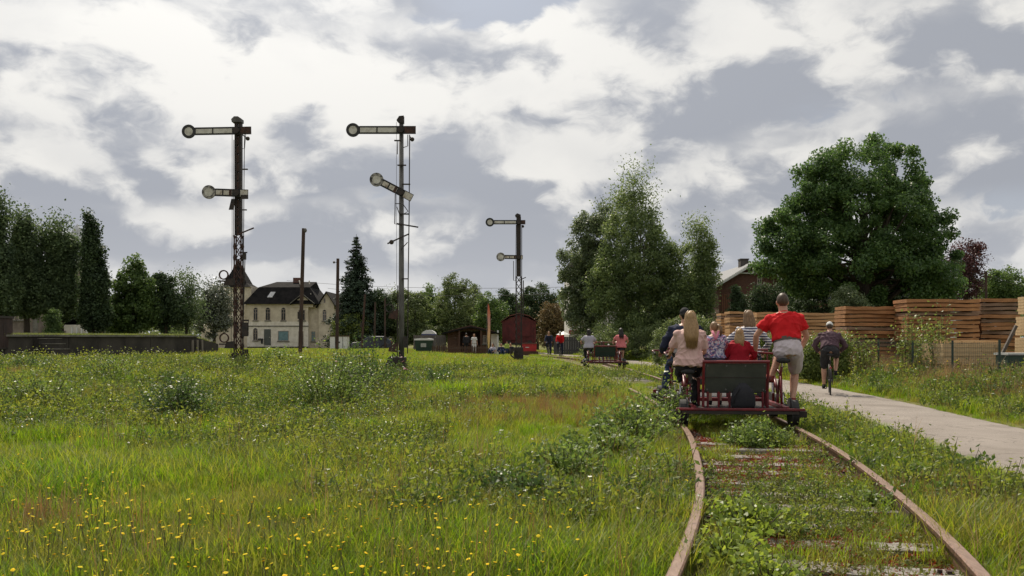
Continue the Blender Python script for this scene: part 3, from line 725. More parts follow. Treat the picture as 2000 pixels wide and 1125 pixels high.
MB().box(1.1, 1.7, -.06, -.004, -1, 1.9).build('brick_pier', M['brick'], lh)
for a in (-2.9, -2.2): window(lh, a, a + .35, 0, .7, 1.7)
k_ = 190 / F
ch = empty('church_tower', ((151 - 1000) * k_, 190, 0), 0, 'pale grey pointed spire tip peeping above the dark trees', 'tower')
MB().box(-2.2, 2.2, -2.2, 2.2, -1, 17).build('tower_wall', M['fieldstone'], ch)
MB().add([(-2.4, -2.4, 17), (2.4, -2.4, 17), (2.4, 2.4, 17), (-2.4, 2.4, 17), (-.7, -.7, 23.6), (.7, -.7, 23.6), (.7, .7, 23.6), (-.7, .7, 23.6), (0, 0, 24.9)], [(0, 1, 5, 4), (1, 2, 6, 5), (2, 3, 7, 6), (3, 0, 4, 7), (4, 5, 8), (5, 6, 8), (6, 7, 8), (7, 4, 8), (3, 2, 1, 0)]).build('spire', mat('pale_grey_spire', (.55, .56, .58), None, 2, rough=.6), ch)

# ------------------------------------------------------------ the loading ramp on the left
def ramp():
    a = Vector(P(-60, 0, 39)).to_2d(); b = Vector(P(428, 0, 52)).to_2d()
    L = (b - a).length; ang = math.atan2(b.y - a.y, b.x - a.x)
    root = empty('loading_ramp', (a.x, a.y, 0), ang, 'long dark stained concrete loading ramp with steps and grass on top', 'ramp')
    # wall in cast lengths, the last ones sloping down and crumbling
    n = 9
    for i in range(n):
        x0, x1 = L * i / n + .01, L * (i + 1) / n - .01
        if 1.9 < (x0 + x1) / 2 < 3.2: pass
        h0 = 1.42 - .002 * i; h1 = h0
        if i == n - 1: h0, h1 = 1.36, 1.02
        mb = MB(); dj = random.uniform(-.02, .02)
        mb.add([(x0, dj, -.2), (x1, dj, -.2), (x1, 9, -.2), (x0, 9, -.2), (x0, dj + .04, h0), (x1, dj + .04, h1), (x1, 9, h1), (x0, 9, h0)], [(0, 3, 2, 1), (4, 5, 6, 7), (0, 1, 5, 4), (1, 2, 6, 5), (2, 3, 7, 6), (3, 0, 4, 7)])
        mb.build('wall_block', M['stone'], root)
        if i < n - 1: MB().box(x0, x1, -.06 + dj, .35, h0 + .003, h0 + .09).build('coping_stone', M['ledge'], root)
    xs = 3.0
    for s in range(5): MB().box(xs, xs + 1.15, -1.35 + s * .25, -.02, .12 + s * .24, .12 + (s + 1) * .24 - .004).build('step', M['stone'], root)
    for s in range(5): MB().box(xs - .02, xs + 1.17, -1.38 + s * .25, -1.28 + s * .25, .12 + (s + 1) * .24, .12 + (s + 1) * .24 + .03).build('step_nosing', M['ledge'], root)
    for s in range(3): MB().bar((L * .86 + s * .35, -.05, .1), (L * .86 + s * .35, -.03, 1.25), .10).build('timber_stay', mat('bleached_timber', (.22, .19, .16), None, 5, stretch=(3, 3, .3)), root)
    # grass on top
    n_ = 2600; u = rng.uniform(.1, L - .3, n_); w = rng.uniform(.1, 5.5, n_)
    px = a.x + u * math.cos(ang) - w * math.sin(ang); py = a.y + u * math.sin(ang) + w * math.cos(ang)
    hz = np.where(u > L * (n - 1) / n, 1.36 - .34 * (u - L * (n - 1) / n) / (L / n), 1.41)
    gm = mat('ramp_grass_green', (.16, .20, .045), (.12, .14, .035), .5, rough=.6, trans=.4, rnd=.25, world_pos=True)
    tf = [blade_tuft('ramp_tuft', 34, .25, .22, .010, gm, .8, 2, s) for s in (71, 72)]
    scatter('ramp_grass', tf, np.stack([px, py, hz], -1), rng.uniform(.5, 1.15, n_), 'bright grass growing along the top of the loading ramp', 'grass')
ramp()

# dark goods wagon cut by the left edge
gw = empty('goods_wagon', (-23.5, 36.5, .32), 0, 'dark brown goods wagon end cut off by the left picture edge', 'wagon')
wb = mat('dark_wagon_boards', (.06, .035, .03), (.03, .02, .018), 4, rough=.8, stretch=(5, 1, .4))
MB().box(-1.4, 1.30, 0, 4.5, .55, .62).build('underframe', M['iron'], gw)
for i in range(9): MB().box(-1.4 + i * .3, -1.4 + i * .3 + .285, 0, .05, .622, 1.9).build('board', wb, gw)
for i in range(6): MB().box(1.25, 1.30, .06 + i * .74, .06 + i * .74 + .72, .622, 1.9).build('side_board', wb, gw)
MB().box(-1.42, 1.34, -.06, 4.5, 1.902, 2.0).build('top_rail', M['iron'], gw)
for x in (-.75, .75): MB().disc((x, .8, .33), .33, .12, 'x', 18).build('wheel', M['blackmet'], gw)
for x in (-.85, .9): MB().disc((x, -.35, .68), .17, .05, 'y', 16).tube([(x, -.33, .68), (x, 0, .68)], .06, 8).build('buffer', M['iron'], gw)
# ------------------------------------------------------------ trees
LEAF = .68
def foliage_mat(name, c, c2, trans=.35, rough=.5, spec=.35, scale=.8, island=.35):
    return mat(name, c, c2, scale, rough=rough, spec=spec, trans=trans, island=island)
FO = {
    'chestnut': foliage_mat('chestnut_leaves', (0.1201, 0.2075, 0.0612), (0.0592, 0.1139, 0.0364), 0.4, .45, .4, .9),
    'birch': foliage_mat('birch_leaves', (0.2007, 0.264, 0.095), (0.1057, 0.1521, 0.0592), 0.42, .45, .4, .7),
    'willow': foliage_mat('grey_green_leaves', (0.1829, 0.2336, 0.1117), (0.0914, 0.1219, 0.061), 0.4, .42, .5, .8),
    'dark': foliage_mat('dark_evergreen_leaves', (0.0711, 0.1117, 0.0447), (0.0346, 0.0569, 0.0265), 0.3, .6, .25, .8),
    'cypress': foliage_mat('dull_green_sprays', (0.1415, 0.1979, 0.085), (0.0676, 0.1031, 0.0503), 0.34, .6, .25, .7),
    'mid': foliage_mat('mid_green_leaves', (0.1463, 0.2243, 0.0624), (0.0683, 0.1132, 0.039), 0.42, .5, .3, .7),
    'scrub': foliage_mat('scrub_leaves', (0.1864, 0.2412, 0.0878), (0.0987, 0.1316, 0.0548), 0.4, .5, .35, .5),
    'light': foliage_mat('light_green_leaves', (.21, .265, .07), (.14, .185, .05), .45, .45, .4, .8),
    'brown': foliage_mat('browning_leaves', (0.1869, 0.1381, 0.065), (0.1137, 0.0894, 0.0406), .2, .6, .2, .8),
    'purple': foliage_mat('copper_leaves', (0.1219, 0.0488, 0.0455), (0.0569, 0.0325, 0.0325), .2, .5, .3, .8),
    'silver': foliage_mat('silvery_leaves', (0.2194, 0.2438, 0.1787), (0.0731, 0.0894, 0.0569), .15, .4, .5, 1.0),
    'spruce': foliage_mat('spruce_needles', (0.0507, 0.0802, 0.0465), (0.0254, 0.0423, 0.0254), .05, .6, .2, 1.0),
}
def crown_clusters(ells, n, rg, shell=.55):
    """cluster centres spread through a union of ellipsoids (cx,cz,rx,rz) in metres, most of them near its skin"""
    vol = np.array([e[2] ** 2 * e[3] for e in ells]); vol = vol ** .75; vol /= vol.sum()
    out = []
    for e, k in zip(ells, rg.multinomial(n, vol)):
        d = unit(rg.normal(size=(k, 3))); r = np.where(rg.random(k) < shell, rg.uniform(.74, 1.0, k), rg.random(k) ** .45)
        p = d * r[:, None] * np.array([e[2], e[2] * (e[4] if len(e) > 4 else .9), e[3]])
        p[:, 0] += e[0]; p[:, 2] += e[1]; out.append(p)
    return np.concatenate(out)
def tree(name, label, px, d, ells_px, leaf, n_clu, per, crad, fol, bark='bark', group=None, seed=1, trunk_r=.2, base_px=None, cat='tree', limbs=14, loose=.0, flat=.75, shell=.55, droop=0.0, trunk_top=None):
    """ells_px: crown lobes in photo pixels at distance d, turned into real ellipsoids standing round the trunk"""
    rg = np.random.default_rng(seed)
    bx = P(base_px if base_px is not None else px, 0, d)[0]; gz = Gz(bx, d)
    root = empty(name, (bx, d, gz), 0, label, cat, group)
    ells = []
    for e in ells_px:
        x, _, z = P(e[0], e[1], d); ells.append((x - bx, z - gz, e[2] / F * d, e[3] / F * d) + tuple(e[4:]))
    if cat in ('bush', 'hedge'):                     # bushes are leafy down to the ground
        for e in list(ells):
            lo = e[1] - e[3] * .5
            if lo > .3: ells.append((e[0], lo * .55, e[2] * .9, lo * .62))
        n_clu = int(n_clu * 1.4)
    leaf *= LEAF; n_clu = int(n_clu * 1.1); per = int(per * 1.75); crad *= .88
    C = crown_clusters(ells, n_clu, rg, shell)
    ztop = max(e[1] + e[3] for e in ells); zlow = min(e[1] - e[3] for e in ells)
    K = np.repeat(np.arange(len(C)), per)
    sz = crad * rg.uniform(.6, 1.35, len(C))
    off = unit(rg.normal(size=(len(K), 3))) * (rg.random(len(K)) ** .5)[:, None] * sz[K][:, None]
    off[:, 2] *= flat; off[:, 2] -= droop * np.abs(off[:, 0]) 
    Pn = C[K] + off
    if loose:
        k = int(len(K) * loose); Pn[:k] += rg.normal(size=(k, 3)) * crad * .8
    keep = Pn[:, 2] > .15; Pn, off = Pn[keep], off[keep]
    N = unit(unit(off) * .6 + rg.normal(size=Pn.shape) * .75 + np.array([0, 0, .35]))
    L = leaf * rg.uniform(.65, 1.35, len(Pn))
    V, Fq = leaf_arrays(Pn, N, L, L * rg.uniform(.5, .8, len(Pn)), rg)
    link('crown', mesh_np('crown', V, Fq), FO[fol], root)
    mb = MB()
    th = trunk_top if trunk_top is not None else zlow + .62 * (ztop - zlow)
    ax = sum(e[0] * e[2] for e in ells) / sum(e[2] for e in ells)
    tp = [Vector((0, 0, -.3)), Vector((ax * .1, .05, th * .25)), Vector((ax * .5, -.05, th * .6)), Vector((ax, .1, th))]
    mb.tube(tp, [trunk_r * 1.25, trunk_r, trunk_r * .7, trunk_r * .22], 9)
    mb.build('trunk', M[bark], root, smooth=True)
    lb = MB()
    for i in rg.choice(len(C), min(limbs, len(C)), replace=False):
        c = Vector(C[i]); t = rg.uniform(.3, .95)
        k = min(2, int(t * 3)); s0 = tp[k].lerp(tp[k + 1], t * 3 - k); s0.z = min(s0.z, max(c.z - .2, .3))
        mid = s0.lerp(c, .5) + Vector((0, 0, (c - s0).length * .12))
        rr = trunk_r * .38 * (1 - .5 * t)
        lb.tube([s0, mid, c], [rr, rr * .6, rr * .15], 5)
    if lb.v: lb.build('limbs', M[bark], root, smooth=True)
    return root
def spruce(name, label, px, d, top, base, halfw, seed=3, group=None):
    rg = np.random.default_rng(seed); bx = P(px, 0, d)[0]; gz = Gz(bx, d)
    H = P(px, top, d)[2] - gz; Wd = halfw / F * d
    root = empty(name, (bx, d, gz), 0, label, 'tree', group)
    C, N = [], []; lb = MB()
    z = H * .06
    while z < H * .985:
        t = z / H; r = 1.7 * Wd * (1 - t) ** .85 * rg.uniform(.85, 1.1) + .12; nb_ = max(6, int(22 * (1 - t) + 6))
        for k in range(nb_):
            a = rg.uniform(0, 6.283); rr = r * rg.uniform(.6, 1.12); dz = -.22 * rr
            tip = np.array([math.cos(a) * rr, math.sin(a) * rr, z + dz])
            if k % 3 == 0: lb.tube([(0, 0, z), tuple(tip * .55 + np.array([0, 0, z * .45 + .02])), tuple(tip)], [.045, .03, .01], 4, cap=False)
            m = max(8, int(rr * 34))
            s = rg.random(m) ** .7
            p = np.array([0, 0, z]) * (1 - s)[:, None] + tip * s[:, None]
            p += rg.normal(size=(m, 3)) * np.array([.16, .16, .10]) * (.5 + rr * .3); p[:, 2] -= .10 * rg.random(m)
            C.append(p); N.append(rg.normal(size=(m, 3)) * .7 + np.array([math.cos(a) * .4, math.sin(a) * .4, .7]))
        z += max(.16, H * .026)
    C = np.concatenate(C); N = unit(np.concatenate(N)); L = .30 * rg.uniform(.6, 1.3, len(C))
    V, Fq = leaf_arrays(C, N, L, L * .5, rg)
    link('crown', mesh_np('crown', V, Fq), FO['spruce'], root)
    MB().tube([(0, 0, -.3), (0, 0, H * .5), (0, 0, H)], [.26, .15, .02], 7).build('trunk', M['bark'], root)
    lb.build('limbs', M['bark'], root)
    return root

def build_trees():
    # the great round-crowned tree on the right
    tree('broadleaf_tree', 'huge round dark green broadleaf tree towering behind the lumber stacks', 1690, 48,
         [(1690, 345, 105, 78), (1600, 380, 62, 62), (1780, 395, 62, 72), (1690, 440, 150, 90), (1565, 455, 80, 62), (1528, 500, 52, 55), (1810, 480, 58, 75), (1835, 535, 52, 50),
          (1690, 530, 160, 62), (1580, 535, 60, 40), (1770, 560, 85, 40)], .21, 430, 190, .66, 'chestnut', seed=11, trunk_r=.42, limbs=60, shell=.7, flat=.8)
    # birches in the middle right
    tree('birch_tree', 'tall pyramid-shaped birch with pointed top beside the path', 1240, 60,
         [(1240, 350, 22, 32), (1243, 400, 36, 42), (1236, 455, 58, 50), (1240, 520, 82, 60), (1300, 520, 42, 58), (1205, 570, 72, 62), (1270, 590, 95, 66), (1330, 600, 60, 64), (1335, 530, 34, 52), (1350, 570, 36, 60), (1240, 640, 90, 30)], .20, 620, 80, .62, 'birch', 'birchbark', seed=12, trunk_r=.2, limbs=60, loose=.03, flat=1.0, shell=.5, droop=.3)
    tree('willow_tree', 'grey-green loose tree with ragged edge in front of the white house', 1150, 63,
         [(1192, 425, 34, 32), (1160, 452, 42, 42), (1140, 510, 46, 52), (1128, 570, 38, 58), (1170, 540, 44, 70), (1140, 620, 40, 36)], .22, 330, 62, .55, 'willow', 'bark', seed=13, trunk_r=.2, limbs=30, loose=.04, flat=.9)
    tree('birch_tree', 'slender birch with drooping sparse twigs beside the brick house', 1385, 58,
         [(1362, 456, 12, 26), (1374, 498, 24, 46), (1380, 545, 24, 50), (1358, 580, 34, 60), (1374, 620, 20, 46)], .18, 270, 52, .55, 'birch', 'birchbark', seed=14, trunk_r=.13, limbs=30, loose=.05, flat=1.1, shell=.4, droop=.4)
    # bushes on the right
    g = 'bushes along the right of the path'
    tree('leafy_bush', 'tall pale green leafy bush at the path edge ahead of the lone cyclist', 1588, 27.5, [(1590, 702, 32, 42), (1612, 690, 30, 42), (1575, 722, 28, 30), (1640, 688, 22, 36), (1625, 715, 34, 36)], .085, 330, 44, .26, 'light', 'stem', g, 21, .03, cat='bush', limbs=40, flat=1.0)
    tree('leafy_bush', 'round silvery green bush under the great broadleaf tree', 1655, 44, [(1655, 588, 34, 28), (1640, 610, 28, 24), (1672, 606, 28, 22)], .13, 120, 60, .38, 'willow', 'bark', g, 22, .05, cat='bush', limbs=20)
    tree('leafy_bush', 'dark dense bush in front of the red brick house gable', 1495, 54, [(1500, 585, 36, 30), (1530, 580, 30, 36), (1480, 605, 34, 30), (1550, 600, 46, 34)], .17, 200, 60, .5, 'dark', 'bark', g, 23, .08, cat='bush', limbs=20)
    tree('young_tree', 'slim dark young tree against the brick house wall', 1437, 56, [(1440, 582, 12, 24), (1442, 612, 16, 28)], .15, 60, 60, .4, 'dark', 'bark', None, 24, .06, limbs=12)
    tree('leafy_bush', 'dark bush below the great tree beside the red shed door', 1590, 50, [(1590, 600, 50, 30), (1560, 610, 40, 26), (1760, 590, 60, 30), (1700, 600, 40, 24)], .17, 190, 55, .5, 'dark', 'bark', g, 25, .08, cat='bush', limbs=16)
    tree('leafy_bush', 'light green bush between the rail carts and the far lumber stacks', 1475, 33, [(1470, 668, 24, 22), (1452, 676, 20, 18), (1495, 672, 22, 22)], .09, 130, 44, .3, 'light', 'stem', g, 26, .04, cat='bush', limbs=18)
    tree('leafy_bush', 'scrubby bush behind the dark-jacketed rider beside the path', 1330, 40, [(1330, 650, 30, 34), (1300, 672, 34, 28), (1365, 655, 32, 34)], .11, 130, 48, .34, 'scrub', 'stem', g, 27, .04, cat='bush', limbs=16)
    tree('leafy_bush', 'long low green bush at the foot of the pyramid birch', 1245, 56, [(1245, 662, 62, 22), (1180, 660, 46, 26), (1300, 655, 44, 28)], .15, 150, 56, .45, 'scrub', 'bark', g, 28, .05, cat='bush', limbs=16)
    tree('copper_tree', 'dark purple copper-leaved tree peeping out beside the great tree', 1885, 62, [(1885, 510, 30, 34), (1895, 545, 24, 40), (1905, 488, 12, 12), (1870, 560, 22, 30)], .2, 110, 46, .5, 'purple', seed=31, trunk_r=.12, limbs=24, loose=.4, shell=.4)
    tree('broadleaf_tree', 'small round tree with light berries at the far right edge', 1958, 72, [(1958, 560, 42, 34), (1940, 575, 34, 30), (1985, 570, 36, 34)], .24, 120, 60, .6, 'mid', seed=32, trunk_r=.15, limbs=20, group=None)
    # dark trees on the left behind the ramp
    g = 'dark trees behind the loading ramp'
    tree('columnar_tree', 'dark column-shaped tree cut by the left edge of the picture', -5, 58, [(-6, 415, 8, 30), (-4, 462, 16, 42), (-2, 520, 28, 50), (2, 575, 32, 48)], .24, 240, 70, .55, 'cypress', group=g, seed=41, trunk_r=.2, flat=1.0, loose=.06)
    tree('columnar_tree', 'dull green column-shaped tree with a rounded tip above the stone house', 52, 60, [(40, 438, 9, 20), (46, 470, 17, 32), (52, 520, 26, 46), (55, 575, 28, 44)], .24, 230, 70, .55, 'cypress', group=g, seed=42, trunk_r=.2, flat=1.0, loose=.06)
    tree('columnar_tree', 'broad dark evergreen with several ragged tips over the arched hedge', 118, 61, [(95, 460, 12, 24), (122, 450, 13, 22), (100, 500, 20, 40), (128, 500, 22, 44), (116, 560, 34, 44), (112, 600, 30, 30)], .24, 290, 72, .55, 'cypress', group=g, seed=43, trunk_r=.22, flat=.9, loose=.08, limbs=30)
    tree('columnar_tree', 'dark pointed conifer tallest among the trees behind the ramp steps', 178, 60, [(174, 430, 6, 20), (177, 465, 13, 32), (181, 515, 20, 44), (184, 565, 25, 44), (186, 610, 26, 34)], .24, 260, 72, .5, 'dark', group=g, seed=44, trunk_r=.2, flat=1.3)
    tree('broadleaf_tree', 'bushy green tree with knobbly top left of the signal', 262, 63, [(266, 523, 17, 22), (262, 560, 34, 32), (258, 610, 42, 44), (228, 610, 22, 44), (290, 600, 22, 40)], .25, 230, 62, .55, 'mid', group=g, seed=45, trunk_r=.2)
    tree('broadleaf_tree', 'small dark tree with two tips behind the ramp', 322, 64, [(314, 556, 12, 22), (332, 558, 10, 18), (320, 600, 26, 44), (345, 610, 18, 32)], .24, 120, 60, .5, 'dark', group=g, seed=46, trunk_r=.15)
    tree('rowan_tree', 'thin open-branched tree with sparse leaves at the ramp end', 365, 66, [(363, 558, 16, 26), (368, 600, 26, 42), (350, 615, 22, 34)], .2, 120, 34, .5, 'cypress', group=g, seed=47, trunk_r=.1, loose=.5, limbs=30, shell=.35)
    tree('rowan_tree', 'dark tree with silvery leaves beside the tower of the station', 418, 70, [(420, 590, 26, 30), (412, 625, 30, 34), (436, 620, 16, 30)], .22, 160, 52, .5, 'silver', group=g, seed=48, trunk_r=.12, loose=.3)
    tree('arched_hedge', 'clipped green arch-topped hedge above the ramp steps', 105, 56, [(105, 620, 13, 18), (105, 645, 13, 20)], .12, 70, 60, .3, 'mid', 'stem', None, 49, .05, cat='hedge', limbs=6)
    # conifer and scrub wood in the middle distance
    spruce('spruce_tree', 'tall dark pointed spruce standing behind the wooden posts', 696, 108, 457, 690, 37)
    g = 'scrub wood behind the hut'
    mids = [(684, 116, [(684, 648, 14, 24)], 'scrub', 'pale bush beside the small white kiosk'),
            (700, 107, [(692, 640, 30, 26), (668, 648, 20, 24)], 'light', 'yellow-green bush behind the parked car'),
            (742, 109, [(742, 610, 24, 42), (730, 590, 16, 26)], 'dark', 'dark narrow tree behind the parked car roof'),
            (772, 112, [(772, 610, 26, 40), (782, 582, 12, 18)], 'scrub', 'feathery green tree directly behind the tube mast of the middle signal'),
            (812, 108, [(812, 620, 34, 44), (805, 590, 22, 22)], 'scrub', 'green scrub tree behind the white tent roof'),
            (848, 116, [(848, 612, 34, 46), (840, 578, 16, 20)], 'mid', 'rounded green tree over the plank fence'),
            (886, 110, [(886, 600, 36, 48), (884, 556, 14, 22), (905, 570, 14, 20)], 'scrub', 'tallest scrub tree with a forked top over the log hut'),
            (924, 120, [(924, 605, 34, 46), (930, 566, 12, 14)], 'scrub', 'green tree just behind the orange banner flag'),
            (958, 112, [(958, 620, 32, 40), (950, 590, 18, 20)], 'mid', 'low rounded tree between the banner flag and the red wagon'),
            (990, 118, [(990, 615, 26, 40), (985, 585, 14, 18)], 'dark', 'dark tree rising behind the red wagon roof'),
            (1050, 104, [(1052, 590, 32, 40), (1040, 610, 30, 50), (1065, 630, 26, 44)], 'dark', 'dark bushy tree right of the distant signal mast'),
            (1084, 98, [(1080, 630, 24, 38), (1092, 650, 16, 26)], 'brown', 'brownish tree beside the white house corner')]
    for k, (px, d, e, fol, lab) in enumerate(mids):
        tree('scrub_tree', lab, px, d, e + [(e[0][0], e[0][1] + e[0][3] * .75, e[0][2] * 1.05, e[0][3] * .5)], .30, 120, 70, .75, fol, group=g, seed=60 + k, trunk_r=.14, limbs=12, loose=.08)
    # the wood that closes the view far behind, one mass
    C = []
    for k in range(420):
        x = rng.uniform(-125, 190); y = rng.uniform(165, 205); h = 6.5 + 4.5 * vn(x, y, .09) + (3 if x > 60 else 0)
        if -38 < x < 0: h *= .8
        n = 170
        p = unit(rng.normal(size=(n, 3))) * np.array([3.2, 3.0, h * .55]) * (rng.random((n, 1)) ** .3) + np.array([x, y, h * .5]); C.append(p[p[:, 2] > .2])
    C = np.concatenate(C); N = unit(rng.normal(size=C.shape) + np.array([0, -.3, .5])); L = .85 * rng.uniform(.6, 1.3, len(C))
    V, Fq = leaf_arrays(C, N, L, L * .7, rng)
    tag(link('distant_wood', mesh_np('distant_wood', V, Fq), FO['scrub']), 'far-off belt of green wood closing the view behind the station', 'wood', kind='stuff')
build_trees()
# ------------------------------------------------------------ semaphore signals
M['sigpatch'] = mat('flaking_black_and_white_enamel', (.34, .32, .29), (.04, .038, .036), 9, rough=.7, contrast=(.42, .56))
def signal_arm(root, z, disc_x, tail_x, tilt, h, dirty, piv=(0, -.22)):
    """one semaphore arm: bordered blade, ringed disc at the left, tail at the right; turned about the mast"""
    rot = Matrix.Rotation(tilt, 4, 'Y'); pv = Vector((0, piv[1], z))
    def put(mb, name, m, par):
        mb.v = [tuple(rot @ Vector(p) + (pv if par is root else Vector((0, 0, 0)))) if par is root else tuple(rot @ Vector(p) + pv) for p in mb.v]
        return mb.build(name, m, par)
    white = M['sigdirty'] if dirty else M['sigwhite']
    rd = .245
    bl = MB().box(disc_x + rd * .8, tail_x, -.015, .015, -h / 2, h / 2)
    arm = put(bl, 'signal_arm', M['sigblack'], root)
    b = .055
    mid = disc_x + (0 - disc_x) * .5
    put(MB().box(disc_x + rd * 1.05, mid - .02, -.028, -.0155, -h / 2 + b, h / 2 - b), 'white_field', white, arm)
    put(MB().box(mid + .03, -.16, -.028, -.0155, -h / 2 + b, h / 2 - b), 'white_field', white, arm)
    for e, zz in ((-.035, -h / 2), (-.035, h / 2 - .02)): put(MB().box(disc_x + rd, tail_x, e, -.0152, zz, zz + .02), 'edge_flange', M['sigblack'], arm)
    if dirty: put(MB().box(-.27, -.17, -.031, -.0282, -h / 2 + .02, h / 2 - .02), 'rust_patch', M['rustiron'], arm)
    put(MB().box(.13, tail_x - .012, -.030, -.0155, -h / 2 + .02, h / 2 - .02), 'arm_tail', white if dirty else M['rustiron'], arm)
    put(MB().disc((disc_x, -.005, 0), rd, .05, 'y', 28, r_in=.15), 'disc_ring', M['sigpatch'] if dirty else M['sigblack'], arm)
    put(MB().disc((disc_x, -.008, 0), .152, .03, 'y', 24), 'disc_face', M['sigwhite'], arm)
    put(MB().disc((0, -.06, 0), .11, .12, 'y', 14), 'pivot_boss', M['iron'], arm)
    return arm
def lattice(root, z0, z1, w, m, pitch=.40):
    """four corner angles with crossed lacing on each face"""
    for sx in (-1, 1):
        for sy in (-1, 1):
            MB().box(sx * w / 2 - .021, sx * w / 2 + .021, sy * w / 2 - .021, sy * w / 2 + .021, z0, z1).build('corner_post', m, root)
    n = max(1, round((z1 - z0) / pitch)); p = (z1 - z0) / n
    for name, fn in (('front_lacing', lambda s, z: (s * w / 2, -w / 2 - .026, z)), ('rear_lacing', lambda s, z: (s * w / 2, w / 2 + .026, z)), ('side_lacing', lambda s, z: (-w / 2 - .033, s * w / 2, z)), ('side_lacing', lambda s, z: (w / 2 + .033, s * w / 2, z))):
        mb = MB()
        for i in range(n):
            a, b = z0 + i * p, z0 + (i + 1) * p
            mb.bar(fn(-1, a), fn(1, b), .026, .008); mb.bar(fn(1, a + .002), fn(-1, b - .002), .026, .014)
        mb.build(name, m, root)
def wheel_gear(root, x, z, r, y=-.25):
    o = MB().disc((x, y, z), r, .05, 'y', 20, r_in=r * .72)
    for k in range(3):
        a = k * math.pi / 3; o.bar((x - r * .8 * math.cos(a), y, z - r * .8 * math.sin(a)), (x + r * .8 * math.cos(a), y, z + r * .8 * math.sin(a)), .03)
    return o.build('pulley_wheel', M['iron'], root)
def rods(root, specs, m):
    for pts, r in specs: MB().tube(pts, r, 6).build('pull_rod', m, root)

def signal_lattice():                                    # the left-hand signal
    x, y, _ = P(466, 0, 33); z = Gz(x, y)
    s = 33 / F
    root = empty('semaphore_signal', (x, y, z), 0, 'rusty lattice-mast railway signal with two horizontal arms, before the station', 'signal', 'semaphore signals')
    T = CZ + (HOR - 240) * s - z
    Z = lambda py: CZ - (py - HOR) * s - z
    X = lambda px: (px - 466) * s
    zl = Z(460)
    lattice(root, -.1, zl, .24, M['rustiron'])
    MB().box(-.095, -.03, -.10, .10, zl + .002, T).box(.03, .095, -.10, .10, zl + .002, T).build('upper_mast', M['iron'], root)
    for i in range(12): MB().box(-.029, .029, -.09, .09, zl + .05 + i * (T - zl - .2) / 12, zl + .05 + i * (T - zl - .2) / 12 + .26).build('mast_web', M['rustiron'], root)
    for sx in (-.104, .104): MB().box(sx - .008, sx + .008, -.12, .12, zl + .002, T).build('flange', M['iron'], root)
    MB().prism([(-.20, T), (.14, T), (.14, T + .12), (.02, T + .20), (-.12, T + .2), (-.22, T + .1)], -.16, .16).build('mast_cap', M['greyiron'], root)
    signal_arm(root, Z(258), X(373), X(494), R(-1.0), .27, False)
    signal_arm(root, Z(379), X(412), X(488), R(2), .27, True)
    MB().box(X(475), X(489), -.30, -.26, Z(391), Z(383)).build('spectacle_plate', M['iron'], root)
    MB().prism([(X(450), Z(411)), (X(459), Z(411)), (X(462), Z(390)), (X(455), Z(390))], -.2, -.15).build('counter_plate', M['iron'], root)
    MB().bar((0, -.14, Z(459)), (X(498), -.14, Z(446)), .05, .02).build('balance_lever', M['rustiron'], root)
    rods(root, [([(X(480), -.16, Z(265)), (X(479), -.16, Z(370)), (X(478), -.16, Z(520)), (X(478), -.16, Z(628))], .014), ([(X(456), -.16, Z(265)), (X(456), -.16, Z(455)), (X(454), -.16, Z(690))], .009), ([(X(459.5), -.17, Z(275)), (X(459), -.17, Z(460))], .012),
                ([(X(483), -.2, Z(265)), (X(481), -.2, Z(292)), (X(476), -.2, Z(293))], .012), ([(X(481), -.15, Z(500)), (X(476), -.15, Z(690))], .016)], M['iron'])
    MB().sphere((X(487), -.2, Z(273)), .075).tube([(X(477), -.2, Z(266)), (X(487), -.2, Z(273))], .02, 6).build('signal_lamp', M['iron'], root, smooth=True)
    MB().box(X(476), X(486), -.18, -.1, Z(333), Z(331)).box(X(474), X(484), -.18, -.1, Z(412), Z(410)).build('guide_bracket', M['iron'], root)
    MB().box(X(478), X(484), -.3, -.18, Z(508), Z(496)).box(X(475), X(486), -.22, -.18, Z(495.5), Z(493)).build('junction_box', M['iron'], root)
    for py, px in ((538, 442), (660, 443)):
        MB().disc((X(px), -.3, Z(py)), .175, .05, 'y', 22, r_in=.13).build('lamp_ring', M['rustiron'], root)
        MB().prism([(X(px + 4), Z(py + 8)), (X(462), Z(py + 6)), (X(462), Z(py + 20)), (X(px), Z(py + 20))], -.3, -.2).build('ring_bracket', M['iron'], root)
        MB().bar((X(px - 10), -.28, Z(py + 12)), (X(px + 4), -.28, Z(py + 12)), .05).build('ring_stay', M['iron'], root)
    MB().box(X(477), X(487), -.3, -.12, Z(657), Z(630)).build('switch_box', M['iron'], root)
    MB().bar((X(476), -.2, Z(626)), (X(489), -.2, Z(626)), .06).tube([(X(488), -.2, Z(626)), (X(488), -.2, Z(655))], .014, 6).build('box_rail', M['iron'], root)
    MB().box(X(450), X(492), -.42, .25, Z(720), Z(709)).build('base_plate', M['blackmet'], root)
    for px, py, r in ((457, 702, .19), (463, 695, .13), (480, 704, .16)): wheel_gear(root, X(px), Z(py), r)
    MB().box(X(455), X(474), -.5, .3, Z(719), Z(700)).build('drive_housing', M['blackmet'], root)
    for px in (480, 484, 488): MB().tube([(X(px), -.3, Z(720)), (X(px), -.3, Z(682))], .035, 8).build('weight_guide', M['iron'], root)
    MB().box(X(477), X(490), -.38, -.22, Z(712), Z(690)).build('balance_weight', M['blackmet'], root)
    return root
